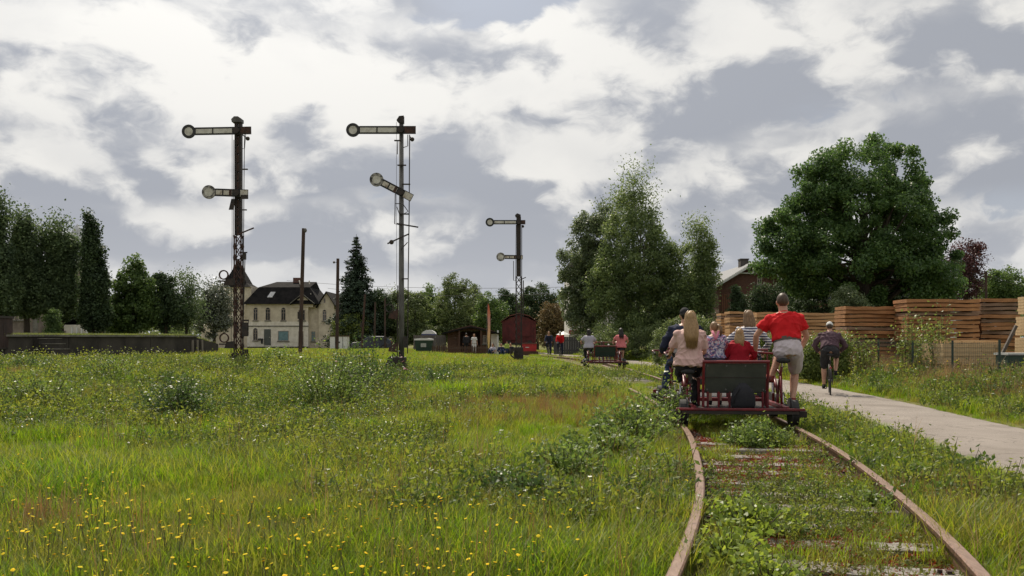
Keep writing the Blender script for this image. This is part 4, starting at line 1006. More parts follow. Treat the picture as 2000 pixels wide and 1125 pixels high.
def signal_tube():                                       # the middle signal on a plain grey mast
    x, y, _ = P(784, 0, 33); z = Gz(x, y); s = 33 / F
    root = empty('semaphore_signal', (x, y, z), 0, 'railway signal on a smooth grey tube mast with its lower arm tilted', 'signal', 'semaphore signals')
    Z = lambda py: CZ - (py - HOR) * s - z
    X = lambda px: (px - 784) * s
    T = Z(234)
    MB().tube([(0, 0, -.1), (0, 0, Z(600)), (0, 0, T)], [.105, .098, .078], 14).build('mast', M['greyiron'], root, smooth=True)
    MB().prism([(X(775), Z(236)), (X(780), Z(241)), (X(789), Z(241)), (X(789), Z(227)), (X(780), Z(228))], -.12, .12).build('mast_cap', M['iron'], root)
    signal_arm(root, Z(256), X(691), X(813), R(0), .28, False, (0, -.16))
    signal_arm(root, Z(377), -math.hypot(737 - 784, 352 - 377) * s, math.hypot(22, 11) * s, R(27.5), .27, True, (0, -.16))
    rods(root, [([(X(801), -.15, Z(265)), (X(800), -.15, Z(420)), (X(798), -.15, Z(560)), (X(797), -.15, Z(690))], .019), ([(X(775), -.12, Z(240)), (X(775.5), -.12, Z(560))], .006), ([(X(778), -.14, Z(275)), (X(777), -.14, Z(303))], .016),
                ([(X(797.5), -.17, Z(265)), (X(797.5), -.17, Z(287)), (X(789), -.17, Z(290))], .016), ([(X(773), -.14, Z(380)), (X(772), -.14, Z(438)), (X(786), -.14, Z(441))], .018), ([(X(774), -.16, Z(399)), (X(784), -.16, Z(399))], .016), ([(X(776), -.16, Z(405)), (X(783), -.16, Z(424))], .014),
                ([(X(788), -.16, Z(400)), (X(798), -.16, Z(414)), (X(788), -.16, Z(420))], .016), ([(X(778), -.14, Z(558)), (X(777), -.14, Z(700))], .02), ([(X(784), -.14, Z(488)), (X(797), -.14, Z(474))], .016)], M['iron'])
    for py, a, b in ((276, 771, 784), (324, 777, 794), (361, 786, 802), (419, 782, 799), (545, 786, 798)): MB().box(X(a), X(b), -.17, -.08, Z(py + 1), Z(py - 1)).build('guide_bracket', M['iron'], root)
    MB().bar((X(776), -.19, Z(438)), (X(818), -.19, Z(445)), .05, .02).build('balance_lever', M['iron'], root)
    MB().bar((X(758), -.19, Z(477)), (X(800), -.19, Z(458)), .05, .02).sphere((X(766), -.19, Z(474)), .085, .05).build('counter_weight', M['iron'], root, smooth=False)
    MB().sphere((X(806), -.16, Z(274)), .08).tube([(X(801), -.16, Z(268)), (X(806), -.16, Z(274))], .02, 6).build('signal_lamp', M['iron'], root, smooth=True)
    for py, m_ in ((612, M['rustiron']), (676, M['rustiron'])):
        MB().prism([(X(760), Z(py + 10)), (X(778), Z(py + 12)), (X(779), Z(py - 8)), (X(770), Z(py - 4)), (X(762), Z(py + 2))], -.25, -.12).build('lamp_bracket', m_, root)
        MB().disc((X(762), -.24, Z(py - 10)), .16, .05, 'y', 20, r_in=.12).build('lamp_ring', M['iron'], root)
    MB().box(X(790), X(798), -.3, -.12, Z(679), Z(657)).build('switch_box', M['iron'], root)
    MB().box(X(764), X(793), -.45, .25, Z(731), Z(697)).build('drive_housing', M['blackmet'], root, bevel=.03)
    wheel_gear(root, X(770), Z(716), .27, -.5); wheel_gear(root, X(767), Z(703), .14, -.45)
    MB().tube([(X(779), -.3, Z(700)), (X(770), -.3, Z(690)), (X(767), -.3, Z(704))], .03, 6).build('chain_guide', M['iron'], root)
    for px in (776, 790): MB().box(X(px) - .04, X(px) + .04, -.3, -.2, -.1, Z(728)).build('stand_leg', M['iron'], root)
def signal_far():
    x, y, _ = P(1013, 0, 52); z = Gz(x, y); s = 52 / F
    root = empty('semaphore_signal', (x, y, z), 0, 'distant lattice railway signal with two level arms before the red wagon', 'signal', 'semaphore signals')
    Z = lambda py: CZ - (py - HOR) * s - z
    X = lambda px: (px - 1013) * s
    T = Z(424); zl = Z(540)
    lattice(root, -.1, zl, .26, M['iron'], .38)
    MB().box(-.13, .13, -.12, .12, zl + .002, T).build('upper_mast', M['iron'], root)
    MB().prism([(X(1007), T), (X(1017), T), (X(1017), T + .12), (X(1010), T + .2), (X(1006), T + .1)], -.15, .15).build('mast_cap', M['iron'], root)
    signal_arm(root, Z(435), X(957), X(1026), R(0), .24, False); signal_arm(root, Z(503), X(978), X(1021), R(1), .23, True)
    rods(root, [([(X(1019), -.16, Z(440)), (X(1019), -.16, Z(690))], .02), ([(X(1008), -.16, Z(440)), (X(1007), -.16, Z(548))], .014), ([(X(1003), -.16, Z(510)), (X(1003), -.16, Z(548)), (X(1008), -.16, Z(549))], .018), ([(X(1022), -.16, Z(548)), (X(1022), -.16, Z(620))], .03)], M['iron'])
    MB().bar((X(1012), -.2, Z(549)), (X(1027), -.2, Z(542)), .05, .02).build('balance_lever', M['iron'], root)
    MB().sphere((X(1021), -.2, Z(443)), .08).build('signal_lamp', M['iron'], root)
    MB().box(X(1004), X(1022), -.5, .3, -.05, Z(678)).build('drive_housing', M['blackmet'], root)
    wheel_gear(root, X(1005), Z(690), .26, -.55)
signal_lattice(); signal_tube(); signal_far()

# ------------------------------------------------------------ posts and wires
def post(px0, px1, py0, py1, d, w, label, lamp=False, m='woodpole'):
    s = d / F; x = (px0 - 1000) * s; z = Gz(x, d)
    root = empty('wooden_post', (x, d, z), 0, label, 'post', 'old timber posts')
    top = CZ - (py1 - HOR) * s - z; dx = (px1 - px0) * s
    MB().tube([(0, 0, -.2), (dx * .5, 0, top * .5), (dx, 0, top)], [w, w * .95, w * .85], 10).build('shaft', M[m], root)
    if lamp == 1: MB().sphere((dx + .10, -.05, top - .12), .10, .09, .13).tube([(dx, -.05, top - .05), (dx + .10, -.05, top - .06)], .03, 6).build('lamp_head', M['greyiron'], root)
    if lamp == 2: MB().sphere((dx - .28, -.05, top - .28), .09).tube([(dx, -.03, top - .28), (dx - .28, -.05, top - .28)], .02, 6).build('insulator', M['greyiron'], root)
    MB().box(-w * .9, w * .9, -w - .05, -w, 2.1, 2.5).build('notice_plate', M['iron'], root)
    return (x + dx, d, z + top)
p1 = post(586, 593, 700, 446, 52, .115, 'tall leaning timber post with lamp in front of the station', 1)
p2 = post(658, 660, 690, 505, 68, .13, 'reddish timber post with an insulator beside the small white kiosk', 2)
p3 = post(706, 713, 686, 575, 84, .10, 'slanting rusty post rising by the parked car bonnet', m='rustiron')
p4 = post(731, 733, 684, 590, 95, .10, 'thin dark post behind the parked car roof')
p5 = post(752, 752, 684, 582, 99, .10, 'slim post just left of the tube signal mast')
def wire(a, b, sag, label, n=20):
    a, b = Vector(a), Vector(b)
    pts = [a.lerp(b, i / n) - Vector((0, 0, sag * 4 * (i / n) * (1 - i / n))) for i in range(n + 1)]
    tag(MB().tube(pts, .018, 4).build('overhead_wire', M['dark']), label, 'wire', 'overhead wires')
wire(P(560, 548, 125), P(1120, 560, 92), .5, 'upper overhead wire sagging between station roof and white house')
wire(P(640, 563, 120), P(1105, 572, 92), .6, 'lower overhead wire sagging across the scrub trees')
wire(P(300, 600, 90), P(440, 556, 110), .5, 'overhead wire running up to the station tower')
wire(P(1840, 560, 66), P(1932, 532, 60), .3, 'overhead wire beside the copper-leaved tree'); wire(P(1932, 532, 60), P(2040, 560, 60), .35, 'overhead wire at the far right behind the board stacks')
up = empty('utility_pole', P(1926, 0, 60)[:2] + (.3,), 0, 'thin dark utility pole between copper tree and small round tree', 'pole')
MB().tube([(0, 0, -.2), (0, 0, P(0, 530, 60)[2] - .3)], [.1, .08], 8).build('shaft', M['woodpole'], up); MB().box(-.35, .35, -.05, .05, 5.0, 5.08).build('crossarm', M['woodpole'], up)
# ------------------------------------------------------------ lumber yard on the right
M['sawn'] = mat('fresh_sawn_pine', (.58, .43, .25), (.46, .31, .16), 3, rough=.75, stretch=(.6, 4, 8), bump=.15, bscale=30)
M['waney'] = mat('orange_brown_waney_boards', (.45, .22, .09), (.23, .10, .042), 2.2, rough=.85, stretch=(.8, 2, 5), bump=.25, bscale=30, contrast=(.3, .7))
M['waneyl'] = mat('pale_orange_waney_boards', (.54, .32, .15), (.36, .19, .085), 2.2, rough=.85, stretch=(.8, 2, 5), bump=.25, bscale=30, contrast=(.3, .7))
M['waneyg'] = mat('weathered_waney_boards', (.30, .19, .12), (.15, .09, .06), 2.5, rough=.9, stretch=(.8, 2, 5), bump=.3, bscale=30, contrast=(.3, .7))
def board_meshes(L, th, dp, n=5, key='board'):
    """a few live-edge boards, L long: wavy front edge, uneven thickness"""
    out = []
    for k in range(n):
        seg = 6; v = []
        ph = random.uniform(0, 6)
        for i in range(seg + 1):
            t = i / seg; x = -L / 2 + L * t
            f0 = .04 * math.sin(ph + t * 7) + random.uniform(-.014, .014); a = th * random.uniform(.86, 1.08); dz = .010 * math.sin(ph * 2 + t * 5)
            v += [(x, f0, dz), (x, f0 + .02, dz + a), (x, dp, dz + th * .96), (x, dp, dz)]
        f = [(i * 4 + j, i * 4 + 4 + j, i * 4 + 4 + (j + 1) % 4, i * 4 + (j + 1) % 4) for i in range(seg) for j in range(4)] + [(0, 1, 2, 3), tuple(seg * 4 + j for j in (3, 2, 1, 0))]
        out.append(MB().add(v, f).mesh(key))
    return out
def stack(px0, px1, d, py_top, label, m, pitch=.132, th=.112, dp=1.1, rz=0.0, seg=1, base=None, group='stacks of waney boards'):
    k = d / F; xm = ((px0 + px1) / 2 - 1000) * k; L = (px1 - px0) * k; gz = Gz(xm, d) if base is None else base
    root = empty('lumber_stack', (xm, d, gz), rz, label, 'lumber stack', group)
    H = CZ - (py_top - HOR) * k - gz
    n = int(H / pitch); pitch = H / n
    ms = board_meshes(L / seg - .01, th, dp, 6); ms_g = board_meshes(L / seg - .05, th * .9, dp, 3)
    for q_ in ms_g: q_.materials.append(M['waneyg'])
    for b in (-L * .36, 0, L * .36): MB().box(b - .06, b + .06, .1, dp - .1, -.2, .05).build('bearer', M['greyboard'], root)
    st = MB().box(-.025, .025, .07, dp - .05, -pitch + th - .012, -.004).mesh('sticker')
    for i in range(n):
        z = .055 + i * pitch
        for s in range(seg):
            xo = -L / 2 + L / seg * (s + .5) + random.uniform(-.012, .012)
            o = link('board', random.choice(ms if random.random() < .78 else ms_g), m, root, (xo, random.uniform(-.05, .05), z)); o.rotation_euler = (0, random.uniform(-.004, .004), random.uniform(-.02, .02))
        if i:
            for b in (-L * .4, L * .02, L * .4): link('sticker', st, M['greyboard'], root, (b + random.uniform(-.02, .02), 0, z))
stack(1652, 1770, 31.0, 600, 'nearer waney-board stack in front of the bush with a low dark top', M['waney'], seg=1)
stack(1772, 1914, 30.0, 586, 'wide tall waney-board stack behind the two leafy saplings', M['waney'], seg=1)
stack(1917, 1994, 30.2, 585, 'tall waney-board stack with a pale end line at its left', M['waney'])
stack(1567, 1652, 38.0, 612, 'pale low waney-board stack seen above the lone cyclist', M['waneyl'])
stack(1478, 1545, 42.0, 611, 'farther waney-board stack behind the striped shirt', M['waneyl'])
stack(1425, 1476, 45.0, 610, 'waney-board stack beside the light bush left of the striped shirt', M['waneyl'])
stack(1408, 1424, 47.0, 613, 'narrow end stack farthest along the row of waney boards', M['waneyl'])
# sawn planks in bundles at the right edge
def bundle(px0, px1, d, py_top, py_bot, label, rows, cols, dp=1.0, zoff=0.0, step=0.0):
    k = d / F; xm = ((px0 + px1) / 2 - 1000) * k; L = (px1 - px0) * k; gz = CZ - (py_bot - HOR) * k
    root = empty('plank_bundle', (xm, d, gz), 0, label, 'planks', 'bundles of sawn planks')
    H = (py_bot - py_top) * k; ph = H / rows; pw = L / cols
    pm = MB().box(.002, pw - .003, 0, dp, .002, ph - .004).mesh('plank')
    for r in range(rows):
        for c in range(cols): link('plank', pm, M['sawn'], root, (-L / 2 + c * pw, random.uniform(-.03, .03) , r * ph))
bundle(1842, 1968, 25.0, 671, 712, 'fresh pale planks piled flat in front of the tall stacks', 5, 5, 1.3)
bundle(1856, 1950, 25.25, 665, 670.5, 'single pale layer of planks lying on the flat pile', 1, 4, 1.0)
bundle(1842, 1968, 25.1, 714, 745, 'lower brown planks under the flat fresh pile', 3, 5, 1.2)
bundle(2029, 2100, 24.0, 577, 612, 'pale plank bundle topmost at the right picture edge', 6, 3)
bundle(2025, 2100, 24.0, 617, 655, 'pale plank bundle in the middle of the right edge pile', 6, 3)
bundle(2023, 2100, 24.0, 659, 700, 'pale plank bundle lowest of the right edge pile', 6, 3)
bundle(2023, 2100, 24.05, 704, 752, 'grey base planks under the right edge pile', 5, 3)
tb = MB().bar(P(1958, 690, 25.0 - .3), P(1985, 636, 24.7), .07)
tag(tb.build('leaning_beam', M['greyboard']), 'grey timber beam leaning against the plank bundles', 'beam')
k_ = 22.0 / F
bn = empty('green_bin', ((1993 - 1000) * k_, 22.0, Gz((1993 - 1000) * k_, 22.0)), 0, 'dark green box bin with pale lid edge at the right edge', 'bin')
gm = mat('dark_green_plastic', (.025, .055, .04), (.018, .04, .03), 4, rough=.5)
MB().box(-.28, .45, 0, .6, 0, .60).build('body', gm, bn, bevel=.02); MB().box(-.31, .48, -.03, .63, .602, .65).build('lid', mat('pale_grey_lid', (.45, .46, .45), None, 4), bn)
for x in (-.2, .35): MB().disc((x, -.02, .07), .07, .04, 'y', 14).build('wheel', M['blackrub'], bn)

# the wire fence along the bank
def fence():
    pts = []
    for t in np.linspace(0, 1, 9):
        yy = 20.5 + 20 * t; pts.append((float(path_r(yy)) + 2.55 - .3 * t, yy))
    root = empty('wire_fence', (pts[0][0], pts[0][1], 0), 0, 'low green wire mesh fence on the bank before the lumber', 'fence')
    gm_ = mat('green_coated_steel', (.03, .055, .045), (.02, .035, .03), 6, rough=.5)
    o = Vector((pts[0][0], pts[0][1], 0)); H = .92
    P3 = [Vector((x, y, Gz(x, y))) - o for x, y in pts]
    for p in P3:
        MB().tube([p + Vector((0, 0, -.2)), p + Vector((0, 0, H + .05))], .028, 8).build('post', gm_, root)
    for a, b in zip(P3, P3[1:]):
        mb = MB(); n = int((b - a).length / .10)
        for i in range(1, n): 
            q = a.lerp(b, i / n); mb.tube([q + Vector((0, 0, .04)), q + Vector((0, 0, H))], .0028, 3, cap=False)
        for j in range(8): mb.tube([a + Vector((0, 0, .06 + j * .12)), b + Vector((0, 0, .06 + j * .12))], .003, 3, cap=False)
        mb.build('wire_mesh', gm_, root)
fence()
def fence2():
    a = Vector(P(1246, 0, 60)); b = Vector(P(1300, 0, 54)); a.z = b.z = 0
    root = empty('wire_fence', a, 0, 'distant grey-green mesh fence under the pyramid birch', 'fence')
    gm_ = MATS['green_coated_steel']; o = a
    for i in range(4):
        p = a.lerp(b, i / 3) - o; MB().tube([p + Vector((0, 0, -.1)), p + Vector((0, 0, 1.2))], .035, 6).build('post', gm_, root)
    mb = MB()
    for j in range(9): mb.tube([Vector((0, 0, .05 + j * .13)), b - o + Vector((0, 0, .05 + j * .13))], .006, 3)
    for j in range(24): q = (b - o) * (j / 23); mb.tube([q, q + Vector((0, 0, 1.12))], .006, 3)
    mb.build('wire_mesh', gm_, root)
fence2()
for k, (px, py, d, L) in enumerate(((1700, 745, 21.5, .9),)):
    pass

# ------------------------------------------------------------ things round the hut in the middle distance
def hut():
    d = 77.0; k = d / F
    X = lambda px: (px - 912) * k
    Z = lambda py: (692 - py) * k
    root = empty('log_hut', ((912 - 1000) * k, d, CZ - (692 - HOR) * k), 0, 'low brown log hut with a wide gable roof and open front', 'hut')
    for r in range(7): MB().box(X(874), X(898), 0, 3.5, .005 + r * .275, .275 + r * .275).build('log', M['loghut'], root)
    for r in range(7): MB().box(X(940), X(966), 0, 3.5, .005 + r * .275, .275 + r * .275).build('log', M['loghut'], root)
    MB().box(X(898) + .01, X(940) - .01, 2.0, 2.1, 0, 1.95).build('back_wall', M['loghut'], root)
    MB().box(X(959), X(972), -.1, -.005, -.1, 1.7).build('white_panel', M['plasterlow'], root)
    MB().prism([(X(874), 1.95), (X(966), 1.95), (X(920), 2.45)], .05, .12).build('gable', M['loghut'], root)
    mb = MB(); a, b, c = X(864), X(975), X(920)
    for x0, x1 in ((a, c), (b, c)):
        mb.add([(x0, -.8, Z(652) - .05), (x1, -.8, Z(640)), (x1, 4, Z(640)), (x0, 4, Z(652) - .05), (x0, -.8, Z(652) + .07), (x1, -.8, Z(640) + .12), (x1, 4, Z(640) + .12), (x0, 4, Z(652) + .07)], [(0, 1, 2, 3), (4, 5, 6, 7), (0, 1, 5, 4), (1, 2, 6, 5), (2, 3, 7, 6), (3, 0, 4, 7)])
    mb.build('roof', M['roof'], root)
    for x in (898, 940): MB().box(X(x) - .06, X(x) + .06, -.7, -.58, 0, 2.0).build('porch_post', M['loghut'], root)
    MB().box(X(971), X(974), -.5, -.4, -.1, 2.0).build('white_post', M['white'], root)
    window(root, X(943), X(951), 0, .9, 1.6)
hut()
k_ = 80 / F
pf = empty('plank_fence', ((838 - 1000) * k_, 80, .05), 0, 'grey weathered plank fence beside the log hut', 'fence')
for i in range(24): MB().box(-1.35 + i * .118, -1.35 + i * .118 + .108, 0, .03, 0, 1.55 + random.uniform(-.03, .03)).build('plank', M['greyboard'], pf)
MB().box(-1.4, 1.5, .031, .08, .4, .5).box(-1.4, 1.5, .031, .08, 1.2, 1.3).build('rail', M['greyboard'], pf)
k_ = 84 / F
tn = empty('party_tent', ((838 - 1000) * k_, 84, 0), 0, 'white domed tent roof with blue edge above the plank fence', 'tent')
mb = MB(); n = 14
for i in range(n): pass
prof = [(-.65, 1.72), (-.5, 1.92), (-.25, 2.05), (0, 2.09), (.25, 2.05), (.5, 1.92), (.65, 1.72)]
MB().prism(prof, -.6, .6).build('canopy', mat('white_tent_cloth', (.72, .72, .73), None, 3, rough=.8), tn)
MB().box(-.64, .64, -.58, .58, 1.55, 1.718).build('valance', mat('blue_tent_edge', (.08, .09, .22), None, 3), tn)
for sx in (-.6, .6):
    for sy in (-.55, .55): MB().tube([(sx, sy, 0), (sx, sy, 1.55)], .025, 6).build('pole', M['white'], tn)
def dumpster():
    d = 72.0; k = d / F
    root = empty('waste_container', ((827 - 1000) * k, d, Gz((827 - 1000) * k, d)), 0, 'dark green waste container with white lid and label', 'container')
    g_ = MATS['dark_green_plastic']
    MB().add([(-.58, 0, .15), (.58, 0, .15), (.70, -.1, .98), (-.70, -.1, .98), (-.58, .8, .15), (.58, .8, .15), (.70, .95, .98), (-.70, .95, .98)], [(0, 1, 2, 3), (4, 5, 6, 7), (0, 1, 5, 4), (1, 2, 6, 5), (2, 3, 7, 6), (3, 0, 4, 7)]).build('body', g_, root)
    MB().prism([(-.72, .985), (.72, .985), (.70, 1.10), (.3, 1.14), (-.3, 1.14), (-.70, 1.10)], -.15, 1.0).build('lid', M['white'], root)
    MB().box(-.2, .22, -.085, -.05, .45, .75).build('label_plate', mat('pale_label', (.42, .43, .40), None, 5), root)
    for x in (-.45, .45): MB().disc((x, .1, .08), .08, .06, 'x', 12).build('wheel', M['blackrub'], root)
dumpster()
k_ = 74 / F
pk = empty('picket_fence', ((912 - 1000) * k_, 74, Gz((912 - 1000) * k_, 74)), 0, 'low brown picket fence in front of the log hut', 'fence')
L0, L1 = (845 - 912) * k_, (958 - 912) * k_
pkm = MB().prism([(-.04, 0), (.04, 0), (.04, .66), (0, .74), (-.04, .66)], 0, .025).mesh('picket')
for i in range(34):
    o = link('picket', pkm, M['loghut'], pk, (L0 + (L1 - L0) * i / 33, 0, random.uniform(-.03, .04))); o.rotation_euler = (0, random.uniform(-.03, .03), 0)
MB().bar((L0, .05, .2), (L1, .05, .2), .05).build('rail', M['loghut'], pk); MB().bar((L0, .05, .5), (L1, .05, .54), .05).build('rail', M['greyboard'], pk)
def flag():
    d = 73.0; k = d / F; gx = (955 - 1000) * k; gz = Gz(gx, d)
    root = empty('banner_flag', (gx, d, gz), 0, 'tall narrow orange and yellow banner flag near the hut', 'flag')
    Z = lambda py: CZ - (py - HOR) * k - gz
    pts = [(-.08, Z(680)), (.03, Z(680)), (.09, Z(664)), (.11, Z(640)), (.11, Z(612)), (.0, Z(596)), (-.08, Z(592)), (-.12, Z(612)), (-.09, Z(640)), (-.13, Z(658))]
    m = bpy.data.materials.new('orange_yellow_banner'); m.use_nodes = True; n, l = nodes_of(m)
    t = n.new('ShaderNodeTexCoord'); s_ = n.new('ShaderNodeSeparateXYZ'); l.new(t.outputs['Object'], s_.inputs[0])
    r = n.new('ShaderNodeValToRGB'); mr = n.new('ShaderNodeMapRange'); l.new(s_.outputs[2], mr.inputs[0]); mr.inputs[1].default_value = Z(682); mr.inputs[2].default_value = Z(592)
    l.new(mr.outputs[0], r.inputs[0]); e = r.color_ramp.elements
    e[0].color = (.55, .48, .22, 1); e[1].color = (.55, .18, .10, 1); q = e.new(.35); q.color = (.62, .46, .30, 1); q = e.new(.6); q.color = (.56, .37, .33, 1); q = e.new(.8); q.color = (.55, .27, .18, 1)
    l.new(r.outputs[0], n['Principled BSDF'].inputs['Base Color'])
    tr = n.new('ShaderNodeBsdfTranslucent'); l.new(r.outputs[0], tr.inputs[0]); ms = n.new('ShaderNodeMixShader'); ms.inputs[0].default_value = .5
    l.new(n['Principled BSDF'].outputs[0], ms.inputs[1]); l.new(tr.outputs[0], ms.inputs[2]); l.new(ms.outputs[0], n['Material Output'].inputs[0])
    MB().prism(pts, -.012, .012).build('cloth', m, root)
    MB().tube([(-.16, .03, -.1), (-.17, .03, Z(640)), (-.14, .03, Z(600)), (-.05, .03, Z(590))], .02, 6).build('pole', M['greyiron'], root)
flag()
def red_wagon():
    d = 79.0; k = d / F; gx = (1014 - 1000) * k; gz = Gz(gx, d)
    root = empty('red_wagon', (gx, d, gz), 0, 'old dull red boxcar seen end-on behind the distant signal', 'wagon')
    w = 1.45
    Z = lambda py: CZ - (py - HOR) * k - gz
    n = 14
    for i in range(n):
        x0 = -w + 2 * w * i / n; x1 = x0 + 2 * w / n - .012; zt = Z(628) + (Z(614) - Z(628)) * (1 - abs((x0 + x1) / 2) / w)
        MB().box(x0, x1, 0, .06, .95, zt).build('board', M['redpaint'], root)
    for sx in (-1, 1):
        for i in range(10): MB().box(sx * w - (.05 if sx > 0 else 0), sx * w + (.05 if sx < 0 else 0), .065 + i * .7, .065 + i * .7 + .69, .95, Z(628)).build('side_board', M['redpaint'], root)
    pr = [(-w - .14, Z(629)), (-w * .6, Z(618)), (0, Z(613)), (w * .6, Z(618)), (w + .14, Z(629)), (w + .1, Z(627.5)), (w * .58, Z(616)), (0, Z(611)), (-w * .58, Z(616)), (-w - .1, Z(627.5))]
    MB().prism(pr, -.15, 7.2).build('roof', mat('rusty_red_roof', (.16, .06, .045), None, 4, rough=.8), root)
    MB().box(-w + .06, w - .06, .065, 7.1, .95, Z(627)).build('inner_lining', M['redpaint'], root)
    MB().box(-w, w, 0, 7.1, .78, .945).build('underframe', M['iron'], root)
    for x in (-.72, .72):
        MB().disc((x, 1.2, .46), .46, .12, 'x', 20).build('wheel', M['blackmet'], root); MB().disc((x, 5.6, .46), .46, .12, 'x', 20).build('wheel', M['blackmet'], root)
    for x in (-.88, .88): MB().disc((x, -.5, 1.0), .19, .05, 'y', 16).tube([(x, -.48, 1.0), (x, 0, 1.0)], .07, 8).build('buffer', M['iron'], root)
    MB().box(-.9, -.2, -.06, -.003, 1.2, 2.5).box(.25, .95, -.06, -.003, 1.5, 2.7).build('end_panel', M['redpaint'], root)
red_wagon()
def red_stall():
    d = 70.0; k = d / F; gx = (1032 - 1000) * k; gz = Gz(gx, d)
    root = empty('sales_counter', (gx, d, gz), 0, 'bright red sales counter standing beside the distant signal foot', 'counter')
    MB().box(-.55, .62, 0, .5, .35, .92).build('red_front', mat('bright_red_panel', (.48, .035, .04), (.35, .025, .03), 4, rough=.5), root)
    MB().box(-.22, .05, -.02, -.002, .62, .67).build('white_stripe', M['white'], root)
    MB().box(-.6, .75, -.05, .55, .05, .345).build('dark_base', M['loghut'], root); MB().box(-.6, .68, -.06, .56, .923, .96).build('top', M['loghut'], root)
red_stall()
def kiosk():
    d = 92.0; k = d / F; gx = (661 - 1000) * k
    root = empty('small_kiosk', (gx, d, 0), 0, 'small white kiosk with flat brown roof by the station corner', 'kiosk')
    for x0, x1 in ((-.85, -.35), (-.30, .40), (.46, .84)): MB().box(x0, x1, 0, 1.4, -.1, 1.5).build('wall_panel', M['white'], root)
    MB().box(-.9, .9, -.05, 1.45, 1.503, 1.6).build('roof', M['rustiron'], root); MB().box(.0, .16, -.02, -.002, .85, 1.0).build('hatch', M['dark'], root)
kiosk()
def gate_fence():
    k = 75 / F
    root = empty('board_fence', ((1120 - 1000) * k, 75, 0), 0, 'dark board fence in front of the white house', 'fence')
    bm = MB().box(0, .19, 0, .03, 0, 1.45).mesh('board'); m = mat('dark_grey_boards', (.07, .07, .07), None, 4, stretch=(6, 1, .4))
    for i in range(20): link('board', bm, m, root, (-1.6 + i * .2, 0, 0))
    MB().box(-1.65, 2.45, .031, .08, .3, .4).box(-1.65, 2.45, .031, .08, 1.1, 1.2).build('rail', m, root)
    um = empty('parasol', ((1094 - 1000) * 82 / F + .3, 82, 0), 0, 'white parasol top above the dark board fence', 'parasol')
    MB().add([(0, 0, 1.95)] + [(.65 * math.cos(a), .65 * math.sin(a), 1.65) for a in np.linspace(0, 5.4978, 8)], [(0, 1 + i, 1 + (i + 1) % 8) for i in range(8)] + [tuple(range(8, 0, -1))]).build('canopy', M['white'], um)
    MB().tube([(0, 0, 0), (0, 0, 1.9)], .025, 6).build('pole', M['white'], um)
gate_fence()
def car():
    d = 100.0; k = d / F; gx = (726 - 1000) * k
    root = empty('parked_car', (gx, d, .02), R(4), 'dark blue estate car parked on the far side of the meadow', 'car')
    paint = mat('dark_blue_car_paint', (.025, .032, .06), (.02, .026, .05), 2, rough=.22, spec=.7)
    prof = [(-2.15, .32), (-2.2, .62), (-2.05, .82), (-1.1, .98), (-.35, 1.46), (.1, 1.52), (1.4, 1.50), (2.05, 1.05), (2.15, .95), (2.18, .4), (2.1, .28), (-2.0, .25)]
    MB().prism(prof, -.82, .82).build('body', paint, root, bevel=.05)
    for poly in ([(-.95, 1.0), (-.33, 1.39), (-.05, 1.43), (-.05, 1.0)], [(.02, 1.0), (.02, 1.43), (.85, 1.43), (.85, 1.0)], [(.92, 1.0), (.92, 1.43), (1.33, 1.41), (1.78, 1.05)]):
        MB().prism(poly, -.835, -.822).build('side_window', M['glass'], root)
    MB().box(-.3, 1.5, -.6, .6, 1.525, 1.55).build('roof_sheen', mat('painted_sky_sheen', (.35, .36, .38), None, 3, rough=.2), root)  # sky reflection on the car roof, put in as a paler grey sheet
    for x in (-1.35, 1.35):
        for y in (-.78, .78):
            w = MB().disc((x, y, .30), .31, .2, 'y', 22, r_in=.19).build('wheel', M['blackrub'], root); MB().disc((x, y, .30), .19, .17, 'y', 18).build('rim', M['greyiron'], w)
    MB().box(-2.19, -2.1, -.75, -.45, .66, .78).build('headlight', M['glass'], root); MB().box(2.1, 2.19, -.78, -.55, .75, .98).build('tail_light', MATS['red_door'], root)
    MB().box(-.82, -.66, -.95, -.84, 1.0, 1.1).build('wing_mirror', M['greyiron'], root)
    for x in (-.02, .88): MB().box(x - .012, x + .0, -.828, -.8215, .45, 1.43).build('door_seam', M['dark'], root)
car()
# ------------------------------------------------------------ people
_tmp = bpy.data.scenes.new('shaping'); _dg_layer = _tmp.view_layers[0]
def skin_mesh(mb, name, vox, smooth=4, fold=0.0):
    """overlapping shapes grown into one continuous smooth surface"""
    o = bpy.data.objects.new('shape', mb.mesh('shape')); _tmp.collection.objects.link(o)
    r = o.modifiers.new('r', 'REMESH'); r.mode = 'VOXEL'; r.voxel_size = vox
    s = o.modifiers.new('s', 'SMOOTH'); s.iterations = smooth; s.factor = .5
    _dg_layer.update(); dg = _dg_layer.depsgraph
    me = bpy.data.meshes.new_from_object(o.evaluated_get(dg)); me.name = name
    if fold:                                          # creases of worn cloth, pressed into the surface
        n = len(me.vertices); co = np.empty(n * 3, np.float32); no = np.empty(n * 3, np.float32)
        me.vertices.foreach_get('co', co); me.vertices.foreach_get('normal', no); co = co.reshape(-1, 3); no = no.reshape(-1, 3)
        ph = rng.uniform(0, 6.28, 6); w = .9 * np.sin(co @ np.array([7., 5, 9]) + ph[0]) + .7 * np.sin(co @ np.array([-9., 6, 13]) + ph[1])
        d = (1 - np.abs(np.sin(co @ np.array([22., 12, 17]) + 1.6 * w + ph[2]))) ** 2 + .8 * (1 - np.abs(np.sin(co @ np.array([-19., 9, 26]) + 1.9 * w + ph[3]))) ** 2 + .5 * np.sin(co @ np.array([40., 31, 12]) + 2.2 * w)
        me.vertices.foreach_set('co', (co + no * (fold * (d - .5))[:, None]).astype(np.float32).ravel()); me.update()
    me.shade_smooth()
    old = o.data; bpy.data.objects.remove(o); bpy.data.meshes.remove(old)
    return me
